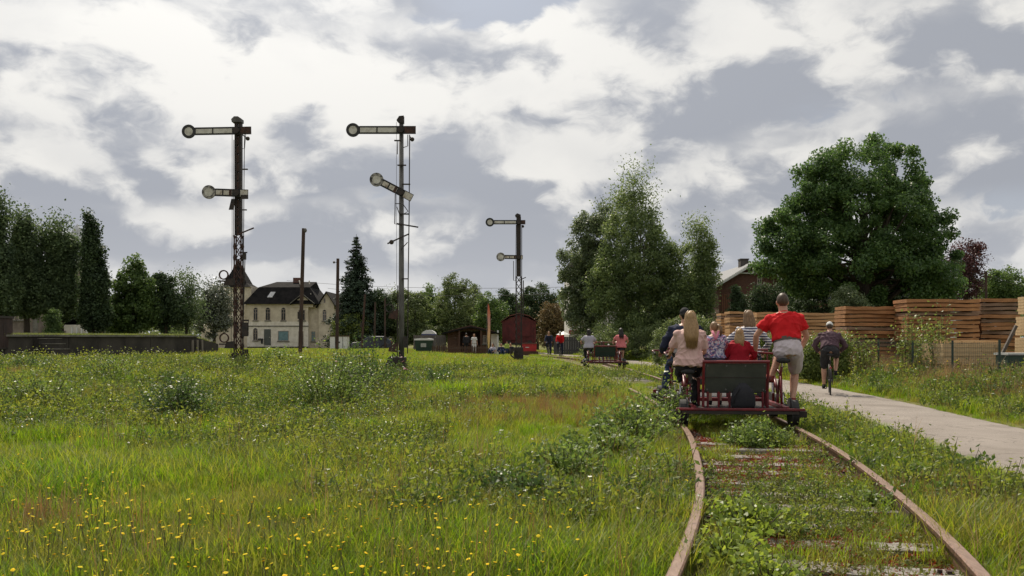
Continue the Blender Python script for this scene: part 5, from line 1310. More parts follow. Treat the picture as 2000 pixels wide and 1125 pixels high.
def ik(a, b, l1, l2, hint):
    d = b - a; L = d.length
    if L > (l1 + l2) * .995: b = a + d * ((l1 + l2) * .995 / L); d = b - a; L = d.length
    x = (l1 * l1 - l2 * l2 + L * L) / (2 * L); h = math.sqrt(max(l1 * l1 - x * x, 0))
    n = d / L; q = hint - n * hint.dot(n); q = q.normalized() if q.length > 1e-6 else n.orthogonal()
    return a + n * x + q * h, b
def loft(mb, secs, right, fwd, n=18):
    v = []
    for c, rx, ry in secs:
        v += [c + right * (rx * math.cos(2 * math.pi * j / n)) + fwd * (ry * math.sin(2 * math.pi * j / n)) for j in range(n)]
    k = len(secs)
    f = [(i * n + j, i * n + (j + 1) % n, (i + 1) * n + (j + 1) % n, (i + 1) * n + j) for i in range(k - 1) for j in range(n)] + [tuple(range(n))[::-1], tuple((k - 1) * n + j for j in range(n))]
    mb.add(v, f)
def limb(mb, pts, rad, n=12):
    mb.tube(pts, rad, n)
    for p, r in ((pts[0], rad[0]), (pts[-1], rad[-1])): mb.sphere(p, r * .98, n=10, m=6)
def along(a, m, b, t):                       # t in 0..2 along a-m-b
    return a.lerp(m, t) if t <= 1 else m.lerp(b, t - 1)
SKIN = mat('skin', (.50, .28, .19), (.42, .22, .145), 12, rough=.5)
SKINP = mat('pale_skin', (.58, .36, .27), (.50, .29, .20), 12, rough=.5)
def cloth(name, c, c2=None, scale=6, rough=.85, bump=.5): return mat(name, c, c2, scale, rough=rough, bump=bump, bscale=9, spec=.2)
HAIRM = {'blond': mat('blond_hair', (.42, .27, .125), (.24, .145, .065), 60, rough=.45, stretch=(1, 1, .12), contrast=(.3, .7)), 'brown': mat('brown_hair', (.085, .05, .03), (.045, .028, .018), 50, rough=.5, stretch=(1, 1, .15)), 'dark': mat('dark_hair', (.022, .016, .013), (.012, .01, .009), 50, rough=.4, stretch=(1, 1, .15)), 'fair': mat('fair_brown_hair', (.26, .16, .08), (.15, .09, .045), 60, rough=.5, stretch=(1, 1, .15))}
def person(label, base, rz, H, pose, fit, vox=.012, group=None, sex='f', skin=SKIN):
    """fit: shirt (material, sleeve 0..2), pants (material, leg 0..2, looseness), shoe material, hair (kind, colour)"""
    near = vox < .016
    root = empty('person', base, rz, label, 'person', group)
    g = lambda k, dflt: pose.get(k, dflt)
    V3 = lambda p: Vector(p)
    pel = V3(pose['pel']); lean, tilt = R(g('lean', 0)), R(g('tilt', 0))
    t = Vector((math.sin(tilt), math.sin(lean), math.cos(lean))).normalized()
    right = (Vector((1, 0, 0)) - t * t.x).normalized(); fwd = t.cross(right)
    S = .30 * H; wf = fit.get('build', 1.0)
    hy = Euler((R(-g('head_pitch', 0)), 0, R(-g('head_yaw', 0)))).to_matrix()
    ht = (t * .45 + Vector((0, 0, .55))).normalized()
    neck = pel + t * S * 1.02; head = neck + ht * .085 * H + hy @ Vector((0, .018 * H, 0))
    sw = (.108 if sex == 'm' else .096) * H * (.5 + .5 * wf)
    sh = {s: pel + t * (S * .87) + right * (s * sw) for s in (-1, 1)}
    hip = {s: pel + right * (s * .052 * H) - t * .01 * H for s in (-1, 1)}
    hand, elb, ank, knee = {}, {}, {}, {}
    for s, hk, fk in ((-1, 'hl', 'fl'), (1, 'hr', 'fr')):
        eh = V3(g('elbow', (s * .8, -.5, -.35))); eh.x = abs(eh.x) * s
        elb[s], hand[s] = ik(sh[s], V3(pose[hk]), .165 * H, .15 * H, eh)
        knee[s], ank[s] = ik(hip[s], V3(pose[fk]), .245 * H, .245 * H, V3(g('knee', (s * .15, 1, .2))))
    fem = sex == 'f'
    prof = [(-.20, .060, .05), (-.06, .092 if fem else .086, .068), (.10, .094 if fem else .088, .068), (.24, .086 if fem else .088, .062), (.42, .074 if fem else .084, .056), (.62, .086 if fem else .096, .062), (.78, .088 if fem else .103, .060), (.88, .078 if fem else .092, .052), (.96, .055 if fem else .062, .044), (1.03, .038, .038)]
    secs = lambda lo, hi, inf, fl=0.0: [(pel + t * (f * S), (rx * H * wf + inf) + fl * max(0, .3 - f), (ry * H * wf + inf) + fl * max(0, .3 - f)) for f, rx, ry in prof if lo <= f <= hi]
    # the body, one continuous surface
    mb = MB()
    loft(mb, secs(-.3, 1.1, 0), right, fwd)
    limb(mb, [neck - t * .03 * H, head - ht * .02 * H], [.037 * H, .034 * H])
    for s in (-1, 1): mb.tube([sh[s], neck - t * .012 * H], [.026 * H, .034 * H], 10)
    hs = MB(); hs.sphere((0, 0, .008 * H), .0435 * H, .054 * H, .058 * H, 16, 12).sphere((0, .014 * H, -.028 * H), .034 * H, .038 * H, .036 * H, 14, 10)
    hs.sphere((0, .057 * H, -.012 * H), .008 * H, .012 * H, .013 * H)
    for s in (-1, 1): hs.sphere((s * .044 * H, -.002 * H, -.004 * H), .006 * H, .012 * H, .018 * H)
    mb.add([head + hy @ Vector(p) for p in hs.v], hs.f)
    ar = .9 if fem else 1.08
    for s in (-1, 1):
        limb(mb, [sh[s], sh[s].lerp(elb[s], .5), elb[s], elb[s].lerp(hand[s], .35), hand[s]], [.029 * H * ar, .026 * H * ar, .021 * H * ar, .022 * H * ar, .0145 * H * ar])
        limb(mb, [hip[s], hip[s].lerp(knee[s], .4), knee[s], knee[s].lerp(ank[s], .3), ank[s]], [.05 * H * wf, .046 * H * wf, .031 * H, .034 * H, .021 * H])
        hd = (hand[s] - elb[s]).normalized(); side = (Vector((s, 0, 0)) - hd * hd.x * s).normalized(); up = side.cross(hd) * s
        if up.z < 0: up = -up
        palm = hand[s] + hd * .03 * H
        pv = MB(); pv.sphere((0, 0, 0), .024 * H, .030 * H, .012 * H)
        Mx = Matrix((side, hd, up)).transposed(); mb.add([palm + Mx @ Vector(p) for p in pv.v], pv.f)
        if near:                                     # fingers of different length curled round the bar
            for i, (o, ln) in enumerate(((-.017, .036), (-.006, .043), (.006, .041), (.017, .032))):
                b0 = palm + side * (o * H * -1) + hd * .024 * H; b1 = b0 + hd * ln * .45 * H - up * .004 * H; b2 = b1 + hd * ln * .2 * H - up * ln * .42 * H; b3 = b2 - hd * ln * .25 * H - up * ln * .15 * H
                mb.tube([b0, b1, b2, b3], [.0056 * H, .0052 * H, .0048 * H, .004 * H], 7)
            th0 = palm - side * .018 * H - hd * .008 * H; th1 = th0 - side * .014 * H + hd * .016 * H - up * .006 * H; th2 = th1 + hd * .014 * H - up * .014 * H
            mb.tube([th0, th1, th2], [.0075 * H, .0062 * H, .005 * H], 7)
    link('body', skin_mesh(mb, 'body', vox * .8), skin, root)
    # clothes that follow it
    if fit.get('shirt'):
        m, sl = fit['shirt']; mb = MB(); inf = .014 + fit.get('loose', 0)
        loft(mb, secs(fit.get('hem', -.08), .99, inf, fit.get('flare', 0)), right, fwd)
        for s in (-1, 1):
            e = along(sh[s], elb[s], hand[s], min(sl, 1.93)); pts = [sh[s] - right * s * .02 * H, sh[s].lerp(elb[s], min(sl, 1) * .55)] + ([elb[s]] if sl > 1 else []) + [e]
            rr = [.030 * H * ar + inf * .5, .031 * H * ar + inf * .5] + ([.024 * H * ar + inf * .6] if sl > 1 else []) + [(.030 * H * ar if sl <= 1 else .018 * H) + inf * .7]
            mb.tube(pts, rr, 12); mb.sphere(sh[s], .032 * H * ar + inf * .4, n=12, m=8); mb.tube([sh[s], neck - t * .03 * H], [.028 * H + inf * .5, .032 * H + inf * .4], 10)
        link(fit.get('top_name', 'shirt'), skin_mesh(mb, 'shirt', vox, 5, .013 if near else 0), m, root)
    m, lg, lo = fit['pants']; mb = MB()
    loft(mb, secs(-.3, .26, .010 + lo * .3), right, fwd)
    for s in (-1, 1):
        e = along(hip[s], knee[s], ank[s], min(lg, 1.95))
        pts = [hip[s], along(hip[s], knee[s], ank[s], min(lg, 1) * .5)] + ([knee[s], knee[s].lerp(ank[s], .35)] if lg > 1.4 else ([knee[s]] if lg > 1 else [])) + [e]
        rr = [.054 * H * wf + lo * .5, .048 * H * wf + lo] + ([.034 * H + lo, .036 * H + lo * .8] if lg > 1.4 else ([.038 * H + lo] if lg > 1 else [])) + [(.025 * H if lg > 1.4 else .040 * H) + lo]
        limb(mb, pts, rr)
    link(fit.get('bottom_name', 'trousers'), skin_mesh(mb, 'trousers', vox, 4, .009 if near else 0), m, root)
    if fit.get('collar'):
        mb = MB(); loft(mb, [(neck - t * .030 * H, .050 * H, .048 * H), (neck - t * .004 * H, .041 * H, .041 * H), (neck + t * .006 * H, .043 * H, .043 * H)], right, fwd, 20); mb.build('collar', fit['collar'], root, smooth=True)
    if fit.get('belt'):
        mb = MB(); loft(mb, [(pel + t * (S * .20), .090 * H * wf + .020, .066 * H * wf + .020), (pel + t * (S * .30), .089 * H * wf + .020, .065 * H * wf + .020)], right, fwd, 24); mb.build('belt', fit['belt'], root, smooth=False)
    fp = g('foot_pitch', 0)
    for s in (-1, 1):
        fd = Euler((R(-fp if not isinstance(fp, tuple) else -fp[0 if s < 0 else 1]), 0, R(-s * 6))).to_matrix()
        q = lambda y, z, x=0: ank[s] + fd @ Vector((x, y * H, z * H))
        mb = MB(); mb.tube([q(-.028, -.022), q(.0, -.018), q(.045, -.026), q(.085, -.031), q(.105, -.032)], [.017 * H, .025 * H, .023 * H, .021 * H, .010 * H], 10)
        mb.sphere(q(-.026, -.02), .02 * H); mb.sphere(q(.092, -.030), .019 * H); mb.tube([q(0, -.015), q(0, .012)], .026 * H, 10)
        link('shoe', skin_mesh(mb, 'shoe', vox, 2), fit['shoe'], root)
    # hair, cap, eyes and mouth
    kind, hc = fit['hair']; hm = HAIRM[hc]
    def hp(p): return head + hy @ Vector(p) * H
    def scalp(name, k, front, m_, low=-.03):
        b = MB(); b.sphere((0, 0, 0), .0435 * k, .054 * k, .058 * k, 18, 14)
        keep = []; 
        for p in b.v:
            x, y, z = p
            if y > front: y = front + (y - front) * .15
            if z < low and y > -.02: z = low + (z - low) * .2
            keep.append((x, y - .006, z + .013))
        b2 = MB(); b2.add([hp(p) for p in keep], b.f); return b2.build(name, m_, root, smooth=True)
    if kind == 'cap':
        cm = fit['cap']; scalp('hair', 1.05, .012, hm, -.012)
        b = MB(); b.sphere((0, 0, 0), .0475, .058, .05, 18, 12); b.v = [(x, y - .003, max(z, -.002) * 1.12 + .022) for x, y, z in b.v]
        n0 = len(b.v); b.v = [tuple(hp(p)) for p in b.v]
        cp = b.build('cap', cm, root, smooth=True)
        n = 9; br = [(.042 * math.cos(a), .045 + .045 * math.sin(a), .022 - .012 * math.sin(a)) for a in np.linspace(0, math.pi, n)]
        b = MB(); b.add([hp(p) for p in br] + [hp((p[0], p[1], p[2] - .004)) for p in br], [tuple(range(n)), tuple(range(2 * n - 1, n - 1, -1))] + [(i, i + 1, n + i + 1, n + i) for i in range(n - 1)]); b.build('cap_peak', cm, root)
    else:
        scalp('hair', 1.05 if kind != 'ponytail' else 1.08, .020, hm, -.02 if kind == 'short' else -.035)
    rg = random.Random(int(H * 1000) + len(label))
    def strands(name, n, drop, spread, start_w, back, taper=.4):
        b = MB()
        for i in range(n):
            a = rg.uniform(-1.0, 1.0); z0 = rg.uniform(-.01, .058); y0 = -.048 + .03 * abs(a) + rg.uniform(-.006, .006)
            if z0 > .03: y0 += .03 * (z0 - .03) / .03
            p0 = Vector((a * start_w, y0, z0)); dl = drop * rg.uniform(.78, 1.05)
            p1 = Vector((a * (start_w + .012), -.058 - back * .3, -.05 + rg.uniform(-.01, .01))); p2 = Vector((a * spread * .92 + rg.uniform(-.006, .006), -.062 - back * .8, -dl * .6)); p3 = Vector((a * spread * taper + rg.uniform(-.012, .012), -.06 - back, -dl))
            w0 = rg.uniform(-.005, .005); c0 = Vector((a * .022, rg.uniform(-.02, .022), .0735)); c1 = Vector((a * .043, -.040 + .022 * abs(a) + w0, .044 + w0)); c2 = Vector((a * (start_w + .006), -.060 + .024 * abs(a) + w0, -.004))
            p1.x += w0; p2.x += 2 * w0
            b.tube([hp(p) for p in (c0, c1, c2, p1, p2, p3)], [.003 * H, .0042 * H, .0048 * H, .0045 * H, .0036 * H, .0008 * H], 4)
        return b.build(name, hm, root, smooth=True)
    if kind == 'long': strands('hair_lengths', 260 if near else 40, fit.get('hair_len', .24), .058, .044, fit.get('hair_back', .02), .75)
    if kind == 'mid': strands('hair_lengths', 210 if near else 30, fit.get('hair_len', .12), .05, .045, fit.get('hair_back', .02), .8)
    if kind == 'ponytail':
        b = MB(); s0 = fit.get('tail_side', 0.0)
        for i in range(36 if near else 8):
            a = rg.uniform(0, 6.28); r = rg.uniform(0, .012)
            b.tube([hp((s0 * .5 + r * math.cos(a), -.055, .03 + r * math.sin(a))), hp((s0 + r * 1.6 * math.cos(a), -.085, .012 + r * math.sin(a))), hp((s0 * 1.15 + r * 1.5 * math.cos(a), -.088 + r * math.sin(a), -.04)), hp((s0 * 1.1 + r * math.cos(a), -.075, -.085 - rg.uniform(0, .03)))], [.006 * H, .007 * H, .005 * H, .0015 * H], 5)
        b.build('ponytail', hm, root, smooth=True); MB().sphere(hp((s0 * .6, -.062, .026)), .012 * H).build('hair_band', MATS.get('pink_hood') or hm, root, smooth=True)
    if near:
        for s in (-1, 1): MB().sphere(hp((s * .018, .047, .002)), .006 * H, n=8, m=6).build('eye', M['dark'], root, smooth=True)
        MB().sphere(hp((0, .049, -.034)), .012 * H, .004 * H, .004 * H).build('mouth', mat('lips', (.4, .14, .12), None, 10), root, smooth=True)
    return root

# ------------------------------------------------------------ cloth with pattern
def stripes():
    m = bpy.data.materials.new('navy_striped_jersey'); m.use_nodes = True; n, l = nodes_of(m)
    t = n.new('ShaderNodeTexCoord'); w = n.new('ShaderNodeTexWave'); w.bands_direction = 'Z'; w.inputs['Scale'].default_value = 7.2; w.inputs['Distortion'].default_value = .6; w.inputs['Detail Scale'].default_value = .6
    l.new(t.outputs['Object'], w.inputs['Vector']); r = n.new('ShaderNodeValToRGB'); l.new(w.outputs['Fac'], r.inputs[0]); e = r.color_ramp.elements
    e[0].position = .40; e[0].color = (.03, .035, .10, 1); e[1].position = .52; e[1].color = (.68, .66, .68, 1)
    l.new(r.outputs[0], n['Principled BSDF'].inputs['Base Color']); n['Principled BSDF'].inputs['Roughness'].default_value = .85
    return m
def floral():
    m = bpy.data.materials.new('small_floral_print'); m.use_nodes = True; n, l = nodes_of(m)
    t = n.new('ShaderNodeTexCoord'); v = n.new('ShaderNodeTexVoronoi'); v.inputs['Scale'].default_value = 55; l.new(t.outputs['Object'], v.inputs['Vector'])
    r = n.new('ShaderNodeValToRGB'); r.color_ramp.interpolation = 'CONSTANT'; s = n.new('ShaderNodeSeparateColor'); l.new(v.outputs['Color'], s.inputs[0]); l.new(s.outputs[0], r.inputs[0])
    e = r.color_ramp.elements; e[0].color = (.10, .11, .24, 1); e[1].position = .28; e[1].color = (.42, .42, .52, 1)
    for p, c in ((.5, (.30, .18, .32, 1)), (.64, (.58, .56, .6, 1)), (.82, (.16, .17, .30, 1)), (.92, (.48, .18, .24, 1))): q = e.new(p); q.color = c
    l.new(r.outputs[0], n['Principled BSDF'].inputs['Base Color']); n['Principled BSDF'].inputs['Roughness'].default_value = .85
    return m
C_ = {'pink': cloth('pale_pink_shirt', (.62, .42, .38), (.56, .36, .33)), 'black': cloth('black_leggings', (.022, .022, .026), (.03, .03, .034)), 'red': cloth('bright_red_polo', (.62, .018, .022), (.52, .012, .016)), 'grey': cloth('pale_mauve_grey_shorts', (.58, .51, .54), (.50, .44, .47)),
      'redkid': cloth('dark_red_sweater', (.36, .014, .028), (.28, .01, .02)), 'navy': cloth('navy_jacket', (.022, .028, .055), (.03, .035, .065)), 'jeans': cloth('blue_jeans', (.035, .055, .12), (.025, .04, .09)), 'denimdot': cloth('dotted_dark_denim', (.05, .065, .13), (.12, .13, .18), 60), 'dgrey': cloth('charcoal_shorts', (.04, .038, .042), (.028, .027, .03)),
      'plum': cloth('faded_plum_jersey', (.105, .062, .078), (.075, .045, .058)), 'lgrey': cloth('light_grey_shirt', (.42, .40, .46), (.36, .34, .40)), 'coral': cloth('coral_pink_shirt', (.62, .19, .20), (.52, .15, .16)), 'white': cloth('white_cloth', (.7, .69, .66), (.6, .59, .57)), 'pinkhood': mat('pink_hood', (.62, .22, .30), (.5, .16, .24), 8, rough=.8),
      'brownshoe': cloth('brick_red_shoe', (.24, .05, .04), None), 'blueshoe': cloth('dark_blue_shoe', (.03, .045, .09), None), 'blackshoe': cloth('black_shoe', (.02, .02, .022), None), 'whiteshoe': cloth('white_shoe', (.65, .65, .65), None), 'belt': cloth('grey_brown_belt', (.12, .10, .085), None), 'hivis': cloth('lime_vest', (.42, .55, .12), None), 'peach': cloth('peach_leggings', (.45, .22, .16), None)}
C_['stripe'], C_['floral'] = stripes(), floral()

# ------------------------------------------------------------ rail carts
CRED = mat('crimson_cart_paint', (.19, .011, .018), (.09, .01, .013), 6, rough=.4, spec=.5)
PGREY = mat('grey_green_bench_panel', (.075, .08, .066), (.045, .05, .042), 3, rough=.5)
PGREEN = mat('dark_green_bench_panel', (.02, .042, .034), (.014, .03, .025), 2, rough=.5)
TR = {}
def rail_cart(y0, label, panel, saddle=(.72, .72)):
    x0 = float(track_x(y0)); rz = track_ang(y0)
    root = empty('rail_cart', (x0, y0, RAIL), rz, label, 'rail cart', 'pedal-driven rail carts')
    MB().box(-.86, .86, -.96, -.91, .21, .245).build('rear_beam', CRED, root, bevel=.008); MB().box(-.86, .86, .88, .95, .20, .27).build('front_beam', CRED, root, bevel=.008)
    for s in (-1, 1): MB().box(s * .62 - .035, s * .62 + .035, -.90, .88, .195, .265).build('side_beam', CRED, root)
    MB().box(-.78, .78, -.95, -.91, .165, .207).build('rear_skirt', M['blackmet'], root)
    for i in range(9): MB().box(-.56, .56, -.72 + i * .17, -.72 + i * .17 + .145, .197, .222).build('floor_slat', M['blackmet'], root)
    for s in (-1, 1):
        for yy in (-.74, .74):
            w = MB().disc((s * .7535, yy, .175), .175, .085, 'x', 24).disc((s * .70, yy, .175), .205, .02, 'x', 24).build('wheel', M['blackrub'], root)
            MB().disc((s * .80, yy, .175), .07, .04, 'x', 14).build('hub', M['chrome'], w)
            MB().box(s * .86 - .05, s * .86 + .05, yy - .09, yy + .09, .12, .198).build('axle_box', M['blackmet'], root)
            a = [(s * .755, yy + .235 * math.cos(q), .175 + .235 * math.sin(q)) for q in np.linspace(.5, 2.6, 7)]
    # bench
    tilt = .10
    MB().add([(-.42, -.44, .44), (.42, -.44, .44), (.42, -.44 - tilt, .84), (-.42, -.44 - tilt, .84), (-.42, -.42, .44), (.42, -.42, .44), (.42, -.42 - tilt, .84), (-.42, -.42 - tilt, .84)], [(0, 1, 2, 3), (4, 5, 6, 7), (0, 1, 5, 4), (1, 2, 6, 5), (2, 3, 7, 6), (3, 0, 4, 7)]).build('bench_back', panel, root)
    MB().tube([(-.46, -.44 - tilt - .01, .865), (.46, -.44 - tilt - .01, .865)], .024, 10).build('bench_top_rail', CRED, root)
    MB().box(-.45, .45, -.42, -.10, .42, .455).build('bench_seat', panel, root)
    for s in (-1, 1):
        MB().tube([(s * .445, -.46, .22), (s * .445, -.46, .46), (s * .445, -.55, .88)], .019, 10).build('bench_post', CRED, root)
        MB().tube([(s * .475, -.12, .22), (s * .475, -.12, .62), (s * .475, -.50, .64)], .022, 8).build('arm_rest', CRED, root)
    bolt = MB().disc((0, 0, 0), .012, .012, 'y', 8).mesh('bolt')
    for bx in (-.39, -.13, .13, .39):
        for f_ in (.08, .92): link('bolt', bolt, M['greyiron'], root, (bx, -.446 - tilt * f_, .44 + .40 * f_))
    MB().add([(-.42, -.442, .635), (.42, -.442, .635), (.42, -.50, .64), (-.42, -.50, .64), (-.42, -.442, .645), (.42, -.442, .645), (.42, -.50, .65), (-.42, -.50, .65)], [(0, 1, 2, 3), (4, 5, 6, 7), (0, 1, 5, 4), (1, 2, 6, 5), (2, 3, 7, 6), (3, 0, 4, 7)]).build('panel_seam', M['blackmet'], root)
    for k in range(6): MB().tube([(-.38 + k * .152, -.45, .22), (-.38 + k * .152, -.45, .44)], .016, 8).build('bench_strut', CRED, root)
    # the two pedal places
    for s in (-1, 1):
        x = s * .66; sz = saddle[0 if s < 0 else 1]
        b = MB(); cr = (x, -.06, .40)
        b.tube([cr, (x, -.36, sz - .06)], .020, 8).tube([cr, (x, .26, .66)], .021, 8).tube([(x, -.30, sz - .18), (x, .24, .80)], .019, 8).tube([(x, .30, .24), (x, .27, .50), (x, .22, .92)], .021, 8).tube([cr, (x, -.06, .22)], .022, 8).tube([(x, -.36, .22), (x, -.30, sz - .2)], .018, 8)
        fr = b.build('pedal_frame', CRED, root, smooth=True)
        MB().tube([(x, -.36, sz - .07), (x, -.375, sz)], .014, 8).build('seat_post', M['chrome'], root)
        sd_ = MB(); sd_.tube([(x, -.52, sz + .03), (x, -.45, sz + .035), (x, -.32, sz + .03), (x, -.20, sz + .025)], [.09, .095, .055, .022], 12); sd_.v = [(p[0], p[1], sz + .02 + (p[2] - sz - .03) * .42) for p in sd_.v]
        sd_.build('saddle', M['blackrub'], root, smooth=True)
        h = MB().tube([(x - .25, .02, .93), (x - .29, .10, .98), (x - .24, .20, .985), (x, .22, .97), (x + .24, .20, .985), (x + .29, .10, .98), (x + .25, .02, .93)], .015, 8).build('handlebar', CRED, root, smooth=True)
        for q in (-1, 1): MB().tube([(x + q * .287, .11, .978), (x + q * .25, .015, .925)], .019, 8).build('grip', M['blackrub'], h)
        MB().disc((x + s * .05, -.06, .40), .10, .012, 'x', 20, r_in=.07).build('chainring', M['chrome'], root)
        MB().tube([(x + .07, -.06, .40), (x + .07, -.10, .235)], .012, 6).tube([(x - .07, -.06, .40), (x - .07, -.02, .565)], .012, 6).build('crank', M['chrome'], root)
        for q, z in ((1, .235), (-1, .565)): MB().box(x + q * .08, x + q * .18, -.06 - q * .04 - .045, -.06 - q * .04 + .045, z - .012, z + .012).build('pedal', M['blackrub'], root)
        MB().tube([(x + s * .05, -.15, .43), (x + s * .05, -.70, .25)], .008, 5).tube([(x + s * .05, -.08, .30), (x + s * .05, -.70, .12)], .008, 5).build('chain', M['blackmet'], root)
    MB().tube([(-.62, .56, .22), (-.62, .56, 1.02), (.62, .56, 1.02), (.62, .56, .22)], .02, 8).build('front_rail', CRED, root)
    MB().tube([(.05, .55, .22), (.05, .55, 1.02)], .018, 8).build('rail_post', CRED, root)
    return root, (x0, y0, RAIL), rz
def in_cart(tr, p):                                  # cart coordinates -> world
    (x0, y0, z0), rz = tr; c, s = math.cos(rz), math.sin(rz)
    return (x0 + c * p[0] - s * p[1], y0 + s * p[0] + c * p[1], z0 + p[2])
def rider(label, tr, cx_, H, pose, fit, **kw):
    """a person whose pose is given in cart coordinates; the base stands on the cart floor under the body"""
    b = (cx_[0], cx_[1], .22); sh_ = lambda p: (p[0] - b[0], p[1] - b[1], p[2] - b[2])
    ps = {k: (sh_(v) if k in ('pel', 'hl', 'hr', 'fl', 'fr') else v) for k, v in pose.items()}
    return person(label, in_cart(tr, b), tr[1], H, ps, fit, **kw)
def crew():
    ca, o, rz = rail_cart(13.45, 'crimson rail cart with grey bench panel nearest to the viewer', PGREY, (.70, .86)); t1 = (o, rz)
    cb, o, rz = rail_cart(15.75, 'second crimson rail cart mostly hidden ahead of the nearest cart', PGREY, (.76, .76)); t2 = (o, rz)
    cc, o, rz = rail_cart(38.2, 'distant rail cart with dark green bench panel far down the track', PGREEN, (.70, .70)); t3 = (o, rz)
    rider('man in red polo shirt and pale shorts standing on the pedals', t1, (.70, -.25), 1.84, dict(pel=(.76, -.30, 1.03), lean=20, tilt=-3, head_pitch=-8, hl=(.36, .05, .99), hr=(.98, .05, .99), elbow=(1, -.35, -.1), fl=(.57, -.06, .64), fr=(.85, -.16, .32), knee=(.25, 1, .2), foot_pitch=(-18, 0)),
          dict(shirt=(C_['red'], .62), loose=.022, hem=.2, pants=(C_['grey'], .92, .020), shoe=C_['brownshoe'], hair=('short', 'brown'), belt=C_['belt'], collar=C_['red'], build=1.07), vox=.011, sex='m')
    rider('blonde woman in pale pink shirt and black leggings pedalling on the left', t1, (-.62, -.3), 1.66, dict(pel=(-.63, -.36, .82), lean=4, tilt=2, hl=(-.88, .02, .96), hr=(-.42, .02, .96), elbow=(.25, -.7, -.6), fl=(-.74, -.05, .62), fr=(-.54, -.14, .31)),
          dict(shirt=(C_['pink'], .8), loose=.020, flare=.09, hem=-.08, pants=(C_['black'], 1.95, .006), shoe=C_['blackshoe'], hair=('long', 'blond'), hair_len=.25, hair_back=.07, build=1.12), vox=.011, skin=SKINP)
    f1 = rider('girl in floral print top with side ponytail standing on the cart', t1, (-.22, .05), 1.25, dict(pel=(-.22, .05, .86), lean=4, head_yaw=-28, hl=(-.42, .42, 1.03), hr=(-.02, .45, 1.03), elbow=(1, -.2, -.4), fl=(-.29, .05, .27), fr=(-.15, .05, .27)),
          dict(shirt=(C_['floral'], 1.85), loose=.022, hem=.06, flare=.05, pants=(C_['denimdot'], .75, .012), shoe=C_['blackshoe'], hair=('ponytail', 'fair'), tail_side=.035, build=1.12), vox=.010, skin=SKINP)
    rider('small girl in dark red sweater with loose blonde hair on the cart', t1, (.12, .02), 1.16, dict(pel=(.13, .0, .80), lean=3, head_yaw=8, hl=(-.06, .2, .80), hr=(.30, .2, .86), elbow=(1, -.3, -.6), fl=(.07, .0, .27), fr=(.19, .0, .27)),
          dict(shirt=(C_['redkid'], 1.9), loose=.026, hem=-.08, flare=.06, pants=(C_['jeans'], 1.9, .006), shoe=C_['blackshoe'], hair=('mid', 'blond'), hair_len=.17, hair_back=.045, build=1.1), vox=.010, skin=SKINP)
    # pink hood lying on the floral girl's back
    hb = MB(); b = Vector((0, -.085, 1.03)); hb.tube([b + Vector((-.045, .02, .05)), b + Vector((-.02, -.03, -.03)), b + Vector((0, -.035, -.075)), b + Vector((.02, -.03, -.03)), b + Vector((.045, .02, .05))], [.016, .018, .016, .018, .016], 8)
    hb.build('hood', C_['pinkhood'], f1, smooth=True)
    rider('man in navy jacket and flat cap riding behind the blonde woman', t2, (-.56, -.3), 1.80, dict(pel=(-.44, -.36, .88), lean=10, hl=(-.80, .02, .97), hr=(-.30, .02, .97), elbow=(.4, -.6, -.6), fl=(-.76, -.05, .34), fr=(-.54, -.05, .62)),
          dict(shirt=(C_['navy'], 1.9), loose=.03, hem=-.08, top_name='jacket', pants=(C_['jeans'], 1.95, .014), shoe=C_['blackshoe'], hair=('cap', 'dark'), cap=C_['black'], build=1.18), vox=.013, sex='m')
    rider('woman in navy striped top pedalling ahead of the man in red', t2, (.62, -.3), 1.72, dict(pel=(.62, -.36, .88), lean=12, hl=(.34, .02, .97), hr=(.94, .02, .97), elbow=(1, -.4, -.3), fl=(.55, -.05, .62), fr=(.78, -.05, .34)),
          dict(shirt=(C_['stripe'], 1.8), loose=.018, hem=.0, pants=(C_['navy'], 1.95, .008), shoe=C_['blackshoe'], hair=('mid', 'fair'), build=1.05), vox=.013, skin=SKINP)
    rider('dark-haired woman in light grey shirt pedalling the distant cart', t3, (-.66, -.3), 1.66, dict(pel=(-.66, -.36, .80), lean=5, hl=(-.94, .02, .95), hr=(-.40, .02, .95), fl=(-.76, -.05, .34), fr=(-.54, -.05, .62)),
          dict(shirt=(C_['lgrey'], .7), loose=.03, flare=.05, pants=(C_['black'], 1.95, .008), shoe=C_['whiteshoe'], hair=('mid', 'dark'), build=1.1), vox=.02, group='riders of the distant cart')
    rider('woman in coral pink shirt with long dark ponytail on the distant cart', t3, (.66, -.3), 1.68, dict(pel=(.66, -.36, .82), lean=4, hl=(.40, .02, .95), hr=(.94, .02, .95), fl=(.54, -.05, .62), fr=(.76, -.05, .34)),
          dict(shirt=(C_['coral'], .6), loose=.03, flare=.05, pants=(C_['black'], .7, .012), shoe=C_['whiteshoe'], hair=('long', 'dark'), hair_len=.2, hair_back=.07, build=1.1), vox=.02, group='riders of the distant cart')
    rider('brown-haired child in pink sitting on the bench of the distant cart', t3, (-.12, -.25), 1.15, dict(pel=(-.12, -.26, .53), lean=-4, hl=(-.2, -.02, .55), hr=(-.02, -.02, .55), fl=(-.18, .05, .28), fr=(-.06, .05, .28)),
          dict(shirt=(C_['coral'], 1.8), loose=.02, pants=(C_['white'], 1.9, .006), shoe=C_['whiteshoe'], hair=('mid', 'brown')), vox=.02, group='riders of the distant cart')
    rider('tiny child with white cap sitting on the bench of the distant cart', t3, (.16, -.25), .92, dict(pel=(.16, -.26, .52), lean=-4, hl=(.08, -.05, .55), hr=(.24, -.05, .55), fl=(.11, .02, .30), fr=(.21, .02, .30)),
          dict(shirt=(C_['white'], 1.8), loose=.02, pants=(C_['white'], 1.9, .006), shoe=C_['whiteshoe'], hair=('cap', 'brown'), cap=C_['white']), vox=.02, group='riders of the distant cart')
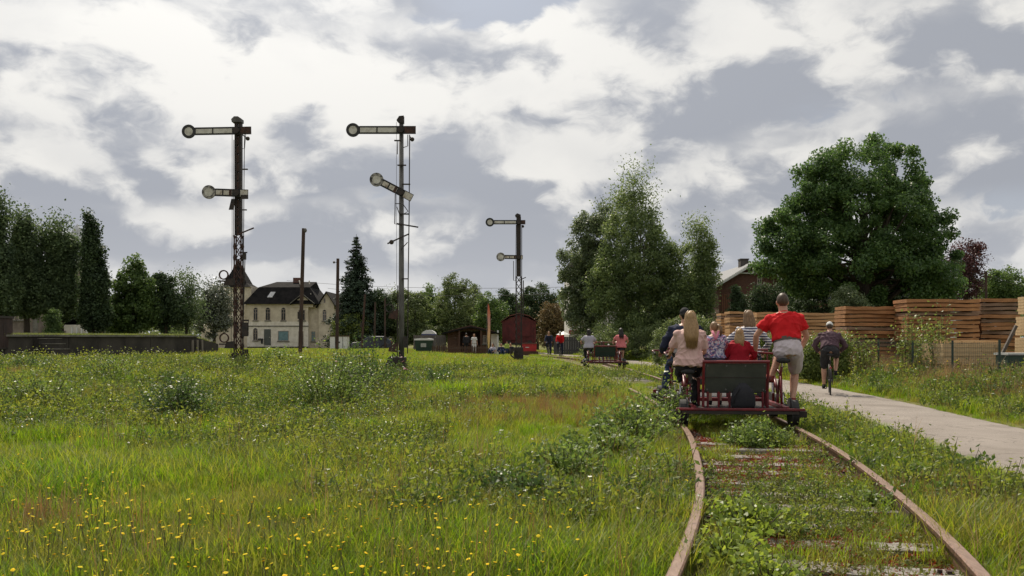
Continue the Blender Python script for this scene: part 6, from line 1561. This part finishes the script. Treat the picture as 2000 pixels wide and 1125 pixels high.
    # dark rounded shape behind the bench
    bp = in_cart(t1, (.08, -.66, .225)); bg_ = empty('dark_shape', bp, t1[1], 'big dark rounded shape standing behind the grey bench panel', 'bag')
    b = MB(); b.tube([(0, 0, 0), (0, 0, .05), (0, 0, .16), (0, .0, .26), (0, .02, .34)], [.15, .17, .165, .13, .05], 14); b.v = [(p[0] * 1.0, p[1] * .55, p[2]) for p in b.v]
    b.build('shape_body', C_['black'], bg_, smooth=True); MB().tube([(-.15, -.06, .08), (-.13, -.09, .18), (-.06, -.06, .28)], .011, 6).build('shape_strap', C_['black'], bg_)
crew()

# ------------------------------------------------------------ cyclists
def bicycle(x, y, z, rz, label, m, detail=True):
    root = empty('bicycle', (x, y, z), rz, label, 'bicycle', 'bicycles on the path')
    r = .335
    for yy in (-.52, .53):
        w = MB().disc((0, yy, r), r, .032, 'x', 30, r_in=r - .028).build('wheel', M['blackrub'], root)
        rm = MB().disc((0, yy, r), r - .028, .02, 'x', 30, r_in=r - .045); rm.disc((0, yy, r), .025, .09, 'x', 10); rm.build('rim', M['greyiron'], w)
        sp = MB()
        for k in range(14 if detail else 7):
            a = 6.283 * k / (14 if detail else 7); sp.tube([(0, yy, r), (0, yy + (r - .04) * math.cos(a), r + (r - .04) * math.sin(a))], .0022, 3)
        sp.build('spokes', M['chrome'], w)
    bb = (0, -.08, .29); st = (0, -.24, .80); hd = (0, .34, .80)
    MB().tube([bb, st], .017, 8).tube([bb, (0, .37, .68)], .019, 8).tube([(0, -.22, .74), hd], .017, 8).tube([(.04, -.52, r), bb], .011, 6).tube([(-.04, -.52, r), bb], .011, 6).tube([(.04, -.52, r), (0, -.22, .74)], .010, 6).tube([(-.04, -.52, r), (0, -.22, .74)], .010, 6).build('frame', m, root, smooth=True)
    MB().tube([(0, .33, .90), (0, .39, .60), (.05, .44, .5), (.05, .53, r)], .015, 6).tube([(0, .39, .60), (-.05, .44, .5), (-.05, .53, r)], .015, 6).build('fork', m, root)
    MB().tube([(-.28, .30, .97), (-.1, .38, .97), (.1, .38, .97), (.28, .30, .97)], .013, 6).tube([(0, .33, .88), (0, .37, .97)], .014, 6).build('handlebar', M['blackmet'], root)
    sd_ = MB().tube([(0, -.42, .93), (0, -.36, .935), (0, -.24, .93), (0, -.12, .925)], [.075, .08, .045, .018], 10); sd_.v = [(p[0], p[1], .925 + (p[2] - .93) * .45) for p in sd_.v]; sd_.build('saddle', M['blackrub'], root, smooth=True)
    MB().tube([st, (0, -.27, .92)], .013, 6).build('seat_post', M['chrome'], root)
    MB().disc((.06, -.08, .29), .09, .008, 'x', 18, r_in=.065).build('chainring', M['blackmet'], root)
    MB().tube([(.07, -.08, .29), (.07, -.06, .45)], .010, 6).tube([(-.07, -.08, .29), (-.07, -.10, .13)], .010, 6).build('crank', M['blackmet'], root)
    MB().box(.075, .17, -.10, -.02, .44, .46).box(-.17, -.075, -.14, -.06, .12, .14).build('pedals', M['blackrub'], root)
    MB().tube([(.06, -.08, .375), (.06, -.52, .375)], .005, 4).tube([(.06, -.08, .205), (.06, -.52, .295)], .005, 4).build('chain', M['blackmet'], root)
    if detail: MB().box(-.03, .03, -.885, -.86, .62, .66).tube([(0, -.3, .70), (0, -.86, .64)], .008, 5).build('tail_light', MATS['red_door'], root)
RIDE = dict(pel=(0, -.26, 1.02), hl=(-.24, .26, 1.0), hr=(.24, .26, 1.0), fl=(-.13, -.10, .21), fr=(.13, -.06, .53), elbow=(.8, -.3, -.5))
cxx, cyy_ = 7.55, 21.9
ang_c = -math.atan2(7.0, 21.9)
bicycle(cxx, cyy_, .036, ang_c, 'dark bicycle under the lone cyclist on the pale path', M['blackmet'])
person('cyclist in plum jersey, dark shorts and white cap riding away along the path', (cxx, cyy_, .036), ang_c, 1.76, dict(RIDE, lean=38, head_pitch=12),
       dict(shirt=(C_['plum'], 1.85), loose=.024, hem=.02, pants=(C_['dgrey'], .95, .016), shoe=C_['blackshoe'], hair=('cap', 'brown'), cap=C_['white'], build=1.12), vox=.013, sex='m')
for px, d, H, top, pants, lab, bl in ((1094, 63.0, 1.72, 'red', 'navy', 'cyclist in red top riding towards the viewer far down the path', 'bicycle of the distant cyclist in red'), (1072, 66.0, 1.8, 'navy', 'navy', 'cyclist in dark blue clothes riding beside the one in red', 'bicycle of the distant cyclist in dark blue')):
    X = (px - 1000) / F * d
    bicycle(X, d, .036, R(172), bl, M['blackmet'], False)
    person(lab, (X, d, .036), R(172), H, dict(RIDE, lean=22), dict(shirt=(C_[top], 1.8), loose=.02, pants=(C_[pants], 1.9, .012), shoe=C_['blackshoe'], hair=('cap' if top == 'red' else 'short', 'fair'), cap=C_['white'], build=1.1), vox=.026, group='cyclists coming along the path', sex='m')
# ------------------------------------------------------------ people by the hut
STAND = dict(pel=(0, 0, .92), hl=(-.26, .10, .82), hr=(.26, .10, .82), fl=(-.1, 0, .08), fr=(.1, .02, .08), elbow=(.6, -.8, -.2))
SIT = dict(pel=(0, 0, .18), lean=-6, hl=(-.2, .28, .34), hr=(.2, .28, .34), fl=(-.14, .42, .09), fr=(.14, .42, .09), knee=(.1, .4, 1))
def bystander(px, d, rz, H, pose, top, pants, lab, sleeve=1.8, hair=('short', 'dark'), sex='m'):
    X = (px - 1000) / F * d; s = H / 1.75
    ps = {k: (tuple(v * s for v in p) if isinstance(p, tuple) else p) for k, p in pose.items()}
    person(lab, (X, d, Gz(X, d)), rz, H, ps, dict(shirt=(C_[top], sleeve), loose=.02, pants=(C_[pants], 1.9, .012), shoe=C_['blackshoe'], hair=hair, build=1.1), vox=.028, group='people near the log hut', sex=sex)
bystander(962, 69.0, R(150), 1.7, SIT, 'lgrey', 'navy', 'person in light shirt sitting on the grass by the banner flag', .7, ('mid', 'dark'), 'f')
bystander(979, 69.5, R(200), 1.72, SIT, 'navy', 'jeans', 'person in dark clothes sitting on the grass before the red wagon')
bystander(990, 70.5, R(180), 1.1, STAND, 'hivis', 'jeans', 'child in lime vest standing before the red wagon')
bystander(997, 72.0, R(160), 1.74, SIT, 'black', 'dgrey', 'person in black crouching next to the child in lime')
bystander(911, 75.2, R(20), 1.75, STAND, 'black', 'black', 'person in black standing at the open front of the hut')
bystander(926, 75.4, R(190), 1.72, STAND, 'white', 'white', 'person in white standing at the open front of the hut', .7, ('mid', 'fair'), 'f')
bystander(413, 108, R(180), 1.72, STAND, 'white', 'navy', 'person in white shirt standing at the end of the loading ramp', .7)
bpy.data.scenes.remove(_tmp)
# ------------------------------------------------------------ the meadow
def grass_mat(name, c, c2, trans=.58, rnd=.25, rough=.5, spec=.3, scale=.5):
    return mat(name, c, c2, scale, rough=rough, spec=spec, trans=trans, rnd=rnd, world_pos=True)
GM = {
    'green': grass_mat('green_grass', (.145, .27, .028), (.185, .23, .032), scale=.3),
    'olive': grass_mat('olive_grass', (.215, .265, .042), (.215, .20, .042), scale=.3),
    'dry': grass_mat('dry_seed_grass', (.27, .17, .07), (.19, .12, .05), .35),
    'straw': grass_mat('straw_grass', (.34, .25, .12), (.22, .15, .07), .3),
    'weed': grass_mat('weed_leaves', (.135, .20, .042), (.09, .14, .033), .45, .3, .45, .35),
    'weedy': grass_mat('yellow_green_weed_leaves', (.225, .265, .05), (.165, .20, .042), .5, .25, .45, .35),
    'pale': grass_mat('glint_pale_leaves', (.24, .28, .15), (.15, .19, .09), .25, .2, .4, .5),  # whitish leaf glints put into a paler leaf colour
    'petal': grass_mat('yellow_petals', (.80, .63, .015), (.72, .50, .01), .25, .15, .7, .1, 2.0),
    'petalp': grass_mat('pink_petals', (.42, .14, .19), (.30, .10, .14), .25, .15),
    'petalw': grass_mat('white_seed_heads', (.62, .60, .54), (.5, .47, .4), .3, .1),
    'red': grass_mat('red_stonecrop_leaves', (.27, .06, .03), (.17, .065, .028), .25, .3, .5, .4, 1.5),
    'moss': grass_mat('moss', (.17, .20, .045), (.13, .12, .035), .35, .2),
}
def meadow():
    tufts_g = [blade_tuft('grass_tuft', 34, .13, .24, .0042, GM['green'], .7, 3, s) for s in (1, 2, 3)] + [blade_tuft('grass_tuft', 30, .15, .30, .004, GM['olive'], .8, 3, s) for s in (4, 5)]
    tufts_f = [blade_tuft('grass_clump', 40, .30, .26, .011, GM['green'], .8, 2, s) for s in (6, 7)] + [blade_tuft('grass_clump', 40, .32, .28, .010, GM['olive'], .8, 2, s) for s in (8, 9)]
    dry = [blade_tuft('dry_tuft', 26, .12, .40, .0028, GM['dry'], .5, 3, s) for s in (10, 11, 12)]
    straw = [blade_tuft('straw_tuft', 30, .16, .62, .0036, GM['straw'], .6, 3, s) for s in (13, 14)]
    def ok(x, y): return ~on_path(x, y) & (rail_gap(x, y) > .075)
    def z(x, y): return np.stack([x, y, G(x, y) - .01], -1)
    def trackside(x, y): return np.abs(x - track_x(y)) < .72
    def put(name, meshes, x, y, s, m, label, cat):
        scatter(name, meshes, z(x[m], y[m]), s[m], label, cat)
    # near and middle grass
    x, y = wedge(34000, 3.6, 24, 1.15)
    m = ok(x, y) & ~(trackside(x, y) & (rng.random(len(x)) < .90)) & ~((fbm(x, y, .45) > .62) & (rng.random(len(x)) < .55))
    s = (.25 + 1.15 * fbm(x, y, .55)) * rng.uniform(.7, 1.25, len(x)) * np.where(trackside(x, y), .55, 1)
    side = (x > path_l(y) - .35) & (x < path_r(y) + .3); s = np.where(side, s * .55, s)
    put('meadow_grass', tufts_g, x, y, s, m, 'mixed green and olive grass covering the meadow around the rails', 'grass')
    x, y = wedge(30000, 22, 100, 1.0, 4)
    m = ok(x, y) & ~trackside(x, y); s = (.7 + .7 * fbm(x, y, .25)) * rng.uniform(.7, 1.2, len(x)) * (1 + (y - 22) / 300) * (1 - .45 * sm(50, 80, y))
    side = (x > path_l(y) - .5) & (x < path_r(y) + .3); s = np.where(side, s * .45, s)
    put('far_meadow_grass', tufts_f, x, y, s, m, 'grass of the far meadow up to the signals and huts', 'grass')
    # reddish dry seed grass in patches
    x, y = wedge(16000, 6, 34, .75)
    pt = fbm(x + 3, y, .2); m = ok(x, y) & ~trackside(x, y) & (x < 4) & ((pt > .64) | ((np.abs(x - 1.0 - .02 * y) < 2.2) & (y > 14) & (y < 24) & (pt > .42))) & (rng.random(len(x)) < .6)
    put('dry_seed_grass', dry, x, y, rng.uniform(.5, 1.05, len(x)), m, 'reddish brown dry seed grass in patches across the meadow', 'grass')
    # dead stalks and seed stems standing above the grass
    stalk = [blade_tuft('dead_stalks', 5, .10, .62, .0022, GM['straw'], .35, 3, s) for s in (51, 52)] + [blade_tuft('dead_stalks', 4, .08, .55, .0026, GM['dry'], .3, 3, s) for s in (53, 54)]
    x, y = wedge(2600, 4.5, 30, .9)
    m = ok(x, y) & ~trackside(x, y) & (fbm(x - 4, y + 9, .4) > .5) & ~((x > path_l(y) - .3) & (x < path_r(y) + .2))
    put('dead_stalks', stalk, x, y, rng.uniform(.5, 1.1, len(x)), m, 'dry dead stalks and seed stems standing above the meadow grass', 'stalks')
    # straw coloured tall grass on the bank right of the path
    x, y = wedge(26000, 9, 40, .6); pr = path_r(y)
    m = (x > pr + .25) & (x < pr + 4.5) & (rng.random(len(x)) < .45 + .55 * sm(.8, 2.2, x - pr)) & (fbm(x, y, .5) > .28)
    put('straw_grass', straw + dry, x, y, rng.uniform(.45, 1.15, len(x)) * (.45 + .6 * sm(.4, 1.8, x - pr)), m, 'tall straw-coloured grass on the bank between path and wire fence', 'grass')
    # leafy weeds
    weeds = [weed_mesh('weed', 6, .26, .05, GM['weed'], .10, 11, s) for s in (1, 2, 3)] + [weed_mesh('weed', 5, .34, .045, GM['weedy'], .10, 13, s) for s in (4, 5)]
    x, y = wedge(21000, 3.8, 36, .9)
    pt = fbm(x - 11, y + 5, .33); tr = trackside(x, y)
    m = ok(x, y) & ((pt > .54) | ((x < -2) & (y > 16) & (pt > .40)) | (tr & (pt > .60) & (y < 9.5))) & (rng.random(len(x)) < .62)
    s = rng.uniform(.5, 1.25, len(x)) * np.where(tr, .72, 1) * (.8 + y / 45)
    put('leafy_weeds', weeds, x, y, s, m & ~((x > path_l(y) - .3) & (x < path_r(y) + .2)), 'low leafy weeds growing through the meadow grass', 'weeds')
    pale = [weed_mesh('pale_weed', 4, .22, .075, GM['pale'], .09, 7, s, up=1.2) for s in (21, 22)]
    x, y = wedge(450, 4, 14, .8); pt = fbm(x + 21, y, .4)
    m = ok(x, y) & (pt > .56) & ~trackside(x, y) & (x < 2.5)
    put('pale_leaf_weeds', pale, x, y, rng.uniform(.5, 1.0, len(x)), m, 'weeds with shiny leaves in a pale glint colour scattered low in the meadow', 'weeds')
    # yellow flowers, thickest in the near meadow
    fl = [flower_mesh('hawkweed', 2, .27, .0125, GM['petal'], s) for s in (1, 2, 3, 4)]
    x, y = wedge(7000, 4.2, 26, 1.25); pt = fbm(x + 40, y * 1.6, .35)
    dens = np.where(y < 9.5, .62, .16) * sm(2.0, -1.0, x)
    m = ok(x, y) & ~trackside(x, y) & (rng.random(len(x)) < dens * sm(.47, .62, pt) * 1.3)
    put('yellow_wildflowers', fl, x, y, rng.uniform(.4, 1.15, len(x)), m, 'small yellow wildflowers dotted over the near meadow', 'flowers')
    x, y = wedge(2600, 12, 26, .6); pr = path_r(y)
    m = (x > pr + .6) & (x < pr + 3.6) & (fbm(x, y + 30, .8) > .6)
    put('yellow_ragwort', fl, x, y, rng.uniform(1.0, 2.0, len(x)), m, 'yellow ragwort flowering on the bank by the wire fence', 'flowers')
    # leafy weeds and willowherb on the bank
    x, y = wedge(9000, 11, 34, .6); pr = path_r(y)
    m = (x > pr + .5) & (x < pr + 5) & (fbm(x + 6, y, .6) > .5) & (rng.random(len(x)) < .6)
    put('bank_weeds', weeds, x, y, rng.uniform(.8, 1.9, len(x)), m, 'green leafy weeds covering the bank below the wire fence', 'weeds')
    fp_ = [flower_mesh('willowherb', 3, .8, .028, GM['petalp'], s) for s in (41, 42)]
    x = np.array([-3.55, -3.4, -3.7, -2.6, -2.7, -2.5]); y = np.array([19.0, 19.3, 19.2, 22.0, 22.3, 21.8]); m = np.ones(6, bool)
    put('pink_willowherb', fp_, x, y, np.full(6, 1.1), m, 'a few pink willowherb spikes near the middle signal', 'flowers')
    fw = [flower_mesh('seed_head', 1, .3, .02, GM['petalw'], s) for s in (7, 8)]
    x, y = wedge(60, 6, 26, 1.0); m = ok(x, y) & (x < 1.5)
    put('white_seed_heads', fw, x, y, rng.uniform(.7, 1.2, len(x)), m, 'white fluffy seed heads standing here and there in the meadow', 'flowers')
    # red stonecrop and moss between the rails
    st = [weed_mesh('stonecrop', 7, .05, .022, GM['red'], .13, 12, s, stem=False) for s in (31, 32)]
    y = rng.uniform(3.6, 15, 7000); x = track_x(y) + rng.uniform(-1.05, .95, 7000); pt = fbm(x * 1.3 + 8, y, .8)
    m = (rail_gap(x, y) > .07) & ((pt > .53) | (rail_gap(x, y) < .22) & (pt > .4))
    put('red_stonecrop', st, x, y, rng.uniform(.6, 1.3, len(x)), m, 'red stonecrop and moss creeping over the ballast between the rails', 'stonecrop')
    ms = [weed_mesh('moss_tuft', 9, .05, .025, GM['moss'], .15, 10, s, stem=False) for s in (35, 36)]
    y = rng.uniform(3.6, 22, 7000); x = track_x(y) + rng.uniform(-1.3, 1.3, 7000)
    m = (rail_gap(x, y) > .07) & (fbm(x + 4, y, 1.0) > .46)
    put('track_moss', ms, x, y, rng.uniform(.6, 1.4, len(x)), m, 'olive moss and tiny herbs filling the track bed', 'moss')
    y = rng.uniform(3.6, 26, 5200); x = track_x(y) + rng.uniform(-.7, .7, 5200)
    m = (rail_gap(x, y) > .07) & (fbm(x * 1.2, y, .6) > .50) & ~((np.abs(x - track_x(y) - .1) < .48) & (y > 4.5) & (y < 11.5) & (rng.random(len(x)) < .85))
    put('track_grass', tufts_g, x, y, rng.uniform(.35, .85, len(x)), m, 'short grass tufts growing between the rails', 'grass')

    # the bushes one can tell apart
    def shrub(px, py, d, rx, h, fol, lab, seed, leaf=.05, n=46, per=34, group='young bushes in the meadow', name='meadow_bush'):
        rg = np.random.default_rng(seed); X = (px - 1000) / F * d; gz = Gz(X, d)
        root = empty(name, (X, d, gz), 0, lab, 'bush', group)
        C, mb = [], MB()
        for k in range(n):
            a = rg.uniform(0, 6.283); r = rx * rg.random() ** .6; b = np.array([r * .35 * math.cos(a), r * .35 * math.sin(a), 0])
            hh = h * (1.08 - .55 * (r / rx) ** 2) * rg.uniform(.6, 1.1); tip = np.array([r * math.cos(a), r * math.sin(a), hh])
            mb.tube([b, (b + tip) / 2 + np.array([0, 0, .12 * hh]), tip], [.008, .005, .002], 3, cap=False)
            t = rg.uniform(.18, 1.0, per)[:, None]
            C.append(b + (tip - b) * t + rg.normal(size=(per, 3)) * np.array([.055, .055, .045]) * (.6 + h * .5))
        C = np.concatenate(C); C[:, 2] = np.maximum(C[:, 2], .02)
        N = unit(rg.normal(size=C.shape) * .8 + np.array([0, 0, .7])); L = leaf * rg.uniform(.65, 1.35, len(C))
        V, Fq = leaf_arrays(C, N, L, L * rg.uniform(.5, .75, len(C)), rg)
        link('foliage', mesh_np('foliage', V, Fq), FO[fol], root); mb.build('stems', M['stem'], root)
    FO['shrub'] = foliage_mat('glossy_shrub_leaves', (.18, .26, .065), (.12, .18, .046), .5, .42, .4, 2.0)
    FO['shrubdark'] = foliage_mat('dark_glossy_shrub_leaves', (.10, .165, .045), (.065, .11, .032), .42, .42, .4, 2.0)
    shrub(345, 0, 14.4, .72, .80, 'shrubdark', 'dark rounded bush alone in the left meadow', 101, .05, 70, 38)
    shrub(640, 0, 17.5, 1.05, 1.2, 'shrub', 'big bright leafy bush below the middle signal', 102, .055, 90, 36)
    shrub(715, 0, 21.0, 1.15, 1.35, 'shrubdark', 'dark tall bush just left of the middle signal foot', 103, .06, 80, 36)
    shrub(85, 0, 14.8, .75, .72, 'shrub', 'loose light bush near the left edge of the meadow', 104, .045, 46, 30)
    shrub(480, 0, 17.0, .5, .45, 'shrub', 'small bush between the two signals in the meadow', 105, .045, 34, 28)
    shrub(545, 0, 34, .85, .75, 'shrub', 'bush beside the foot of the lattice signal', 106, .07, 50, 34)
    shrub(220, 0, 22, .7, .6, 'shrub', 'light weedy bush in front of the ramp wall', 107, .055, 40, 28)
    shrub(850, 0, 24, .9, .55, 'shrubdark', 'low dark bush right of the middle signal foot', 108, .055, 46, 30)
    shrub(1180, 0, 10.2, .55, .42, 'shrub', 'leafy sapling clump left of the near rail with shiny leaves', 109, .055, 46, 30)
    shrub(1235, 0, 11.8, .72, .62, 'shrub', 'large sapling clump left of the carts with shiny leaves', 110, .055, 80, 34)
    shrub(1300, 0, 13.2, .55, .78, 'shrub', 'tall sapling brushing the left wheel of the rail cart', 111, .05, 46, 30)
    shrub(1100, 0, 9.0, .6, .38, 'shrub', 'low bramble clump in the meadow left of the rail bend', 112, .055, 46, 28)
    shrub(1020, 0, 7.6, .45, .30, 'shrubdark', 'low dark clump in the near meadow centre', 113, .05, 40, 26)
    shrub(1475, 0, 11.3, .48, .34, 'shrub', 'green bush growing between the rails behind the cart', 114, .042, 80, 36)
    FO['bramble'] = foliage_mat('bright_bramble_leaves', (.27, .35, .07), (.19, .26, .05), .5, .42, .35, 2.0)
    shrub(1460, 0, 6.3, .40, .24, 'bramble', 'bright green brambles between the rails in the foreground', 115, .045, 70, 24)
    shrub(1425, 0, 5.4, .30, .22, 'bramble', 'lowest bright brambles against the inside of the near left rail', 116, .045, 50, 22)
    shrub(1500, 0, 5.0, .26, .18, 'bramble', 'small bright brambles at the very bottom between the rails', 121, .04, 40, 20)
    shrub(1790, 0, 8.2, .30, .22, 'shrub', 'small leafy clump outside the right rail', 117, .04, 34, 24)
    shrub(1705, 0, 7.2, .26, .18, 'shrub', 'tiny clump touching the inside of the right rail', 118, .035, 26, 22)
    shrub(420, 0, 27, .8, .5, 'shrub', 'spreading weedy bush before the lattice signal', 119, .06, 40, 28)
    shrub(60, 0, 27, .9, .6, 'shrubdark', 'dark scrubby bush close to the ramp steps', 120, .06, 40, 28)
    for k, (px, d, h) in enumerate(((1775, 26.0, 2.15), (1838, 25.5, 2.2), (1805, 26.5, 1.7), (1690, 27.5, 1.5))):
        shrub(px, 0, d, .42, h, 'light', ['slim leafy sapling before the wide waney-board stack', 'tall leafy sapling in front of the darkest board stack', 'shorter sapling between two taller ones at the wire fence', 'leafy sapling at the corner of the nearer board stack'][k], 130 + k, .075, 22, 34, 'saplings along the wire fence', 'sapling')
meadow()
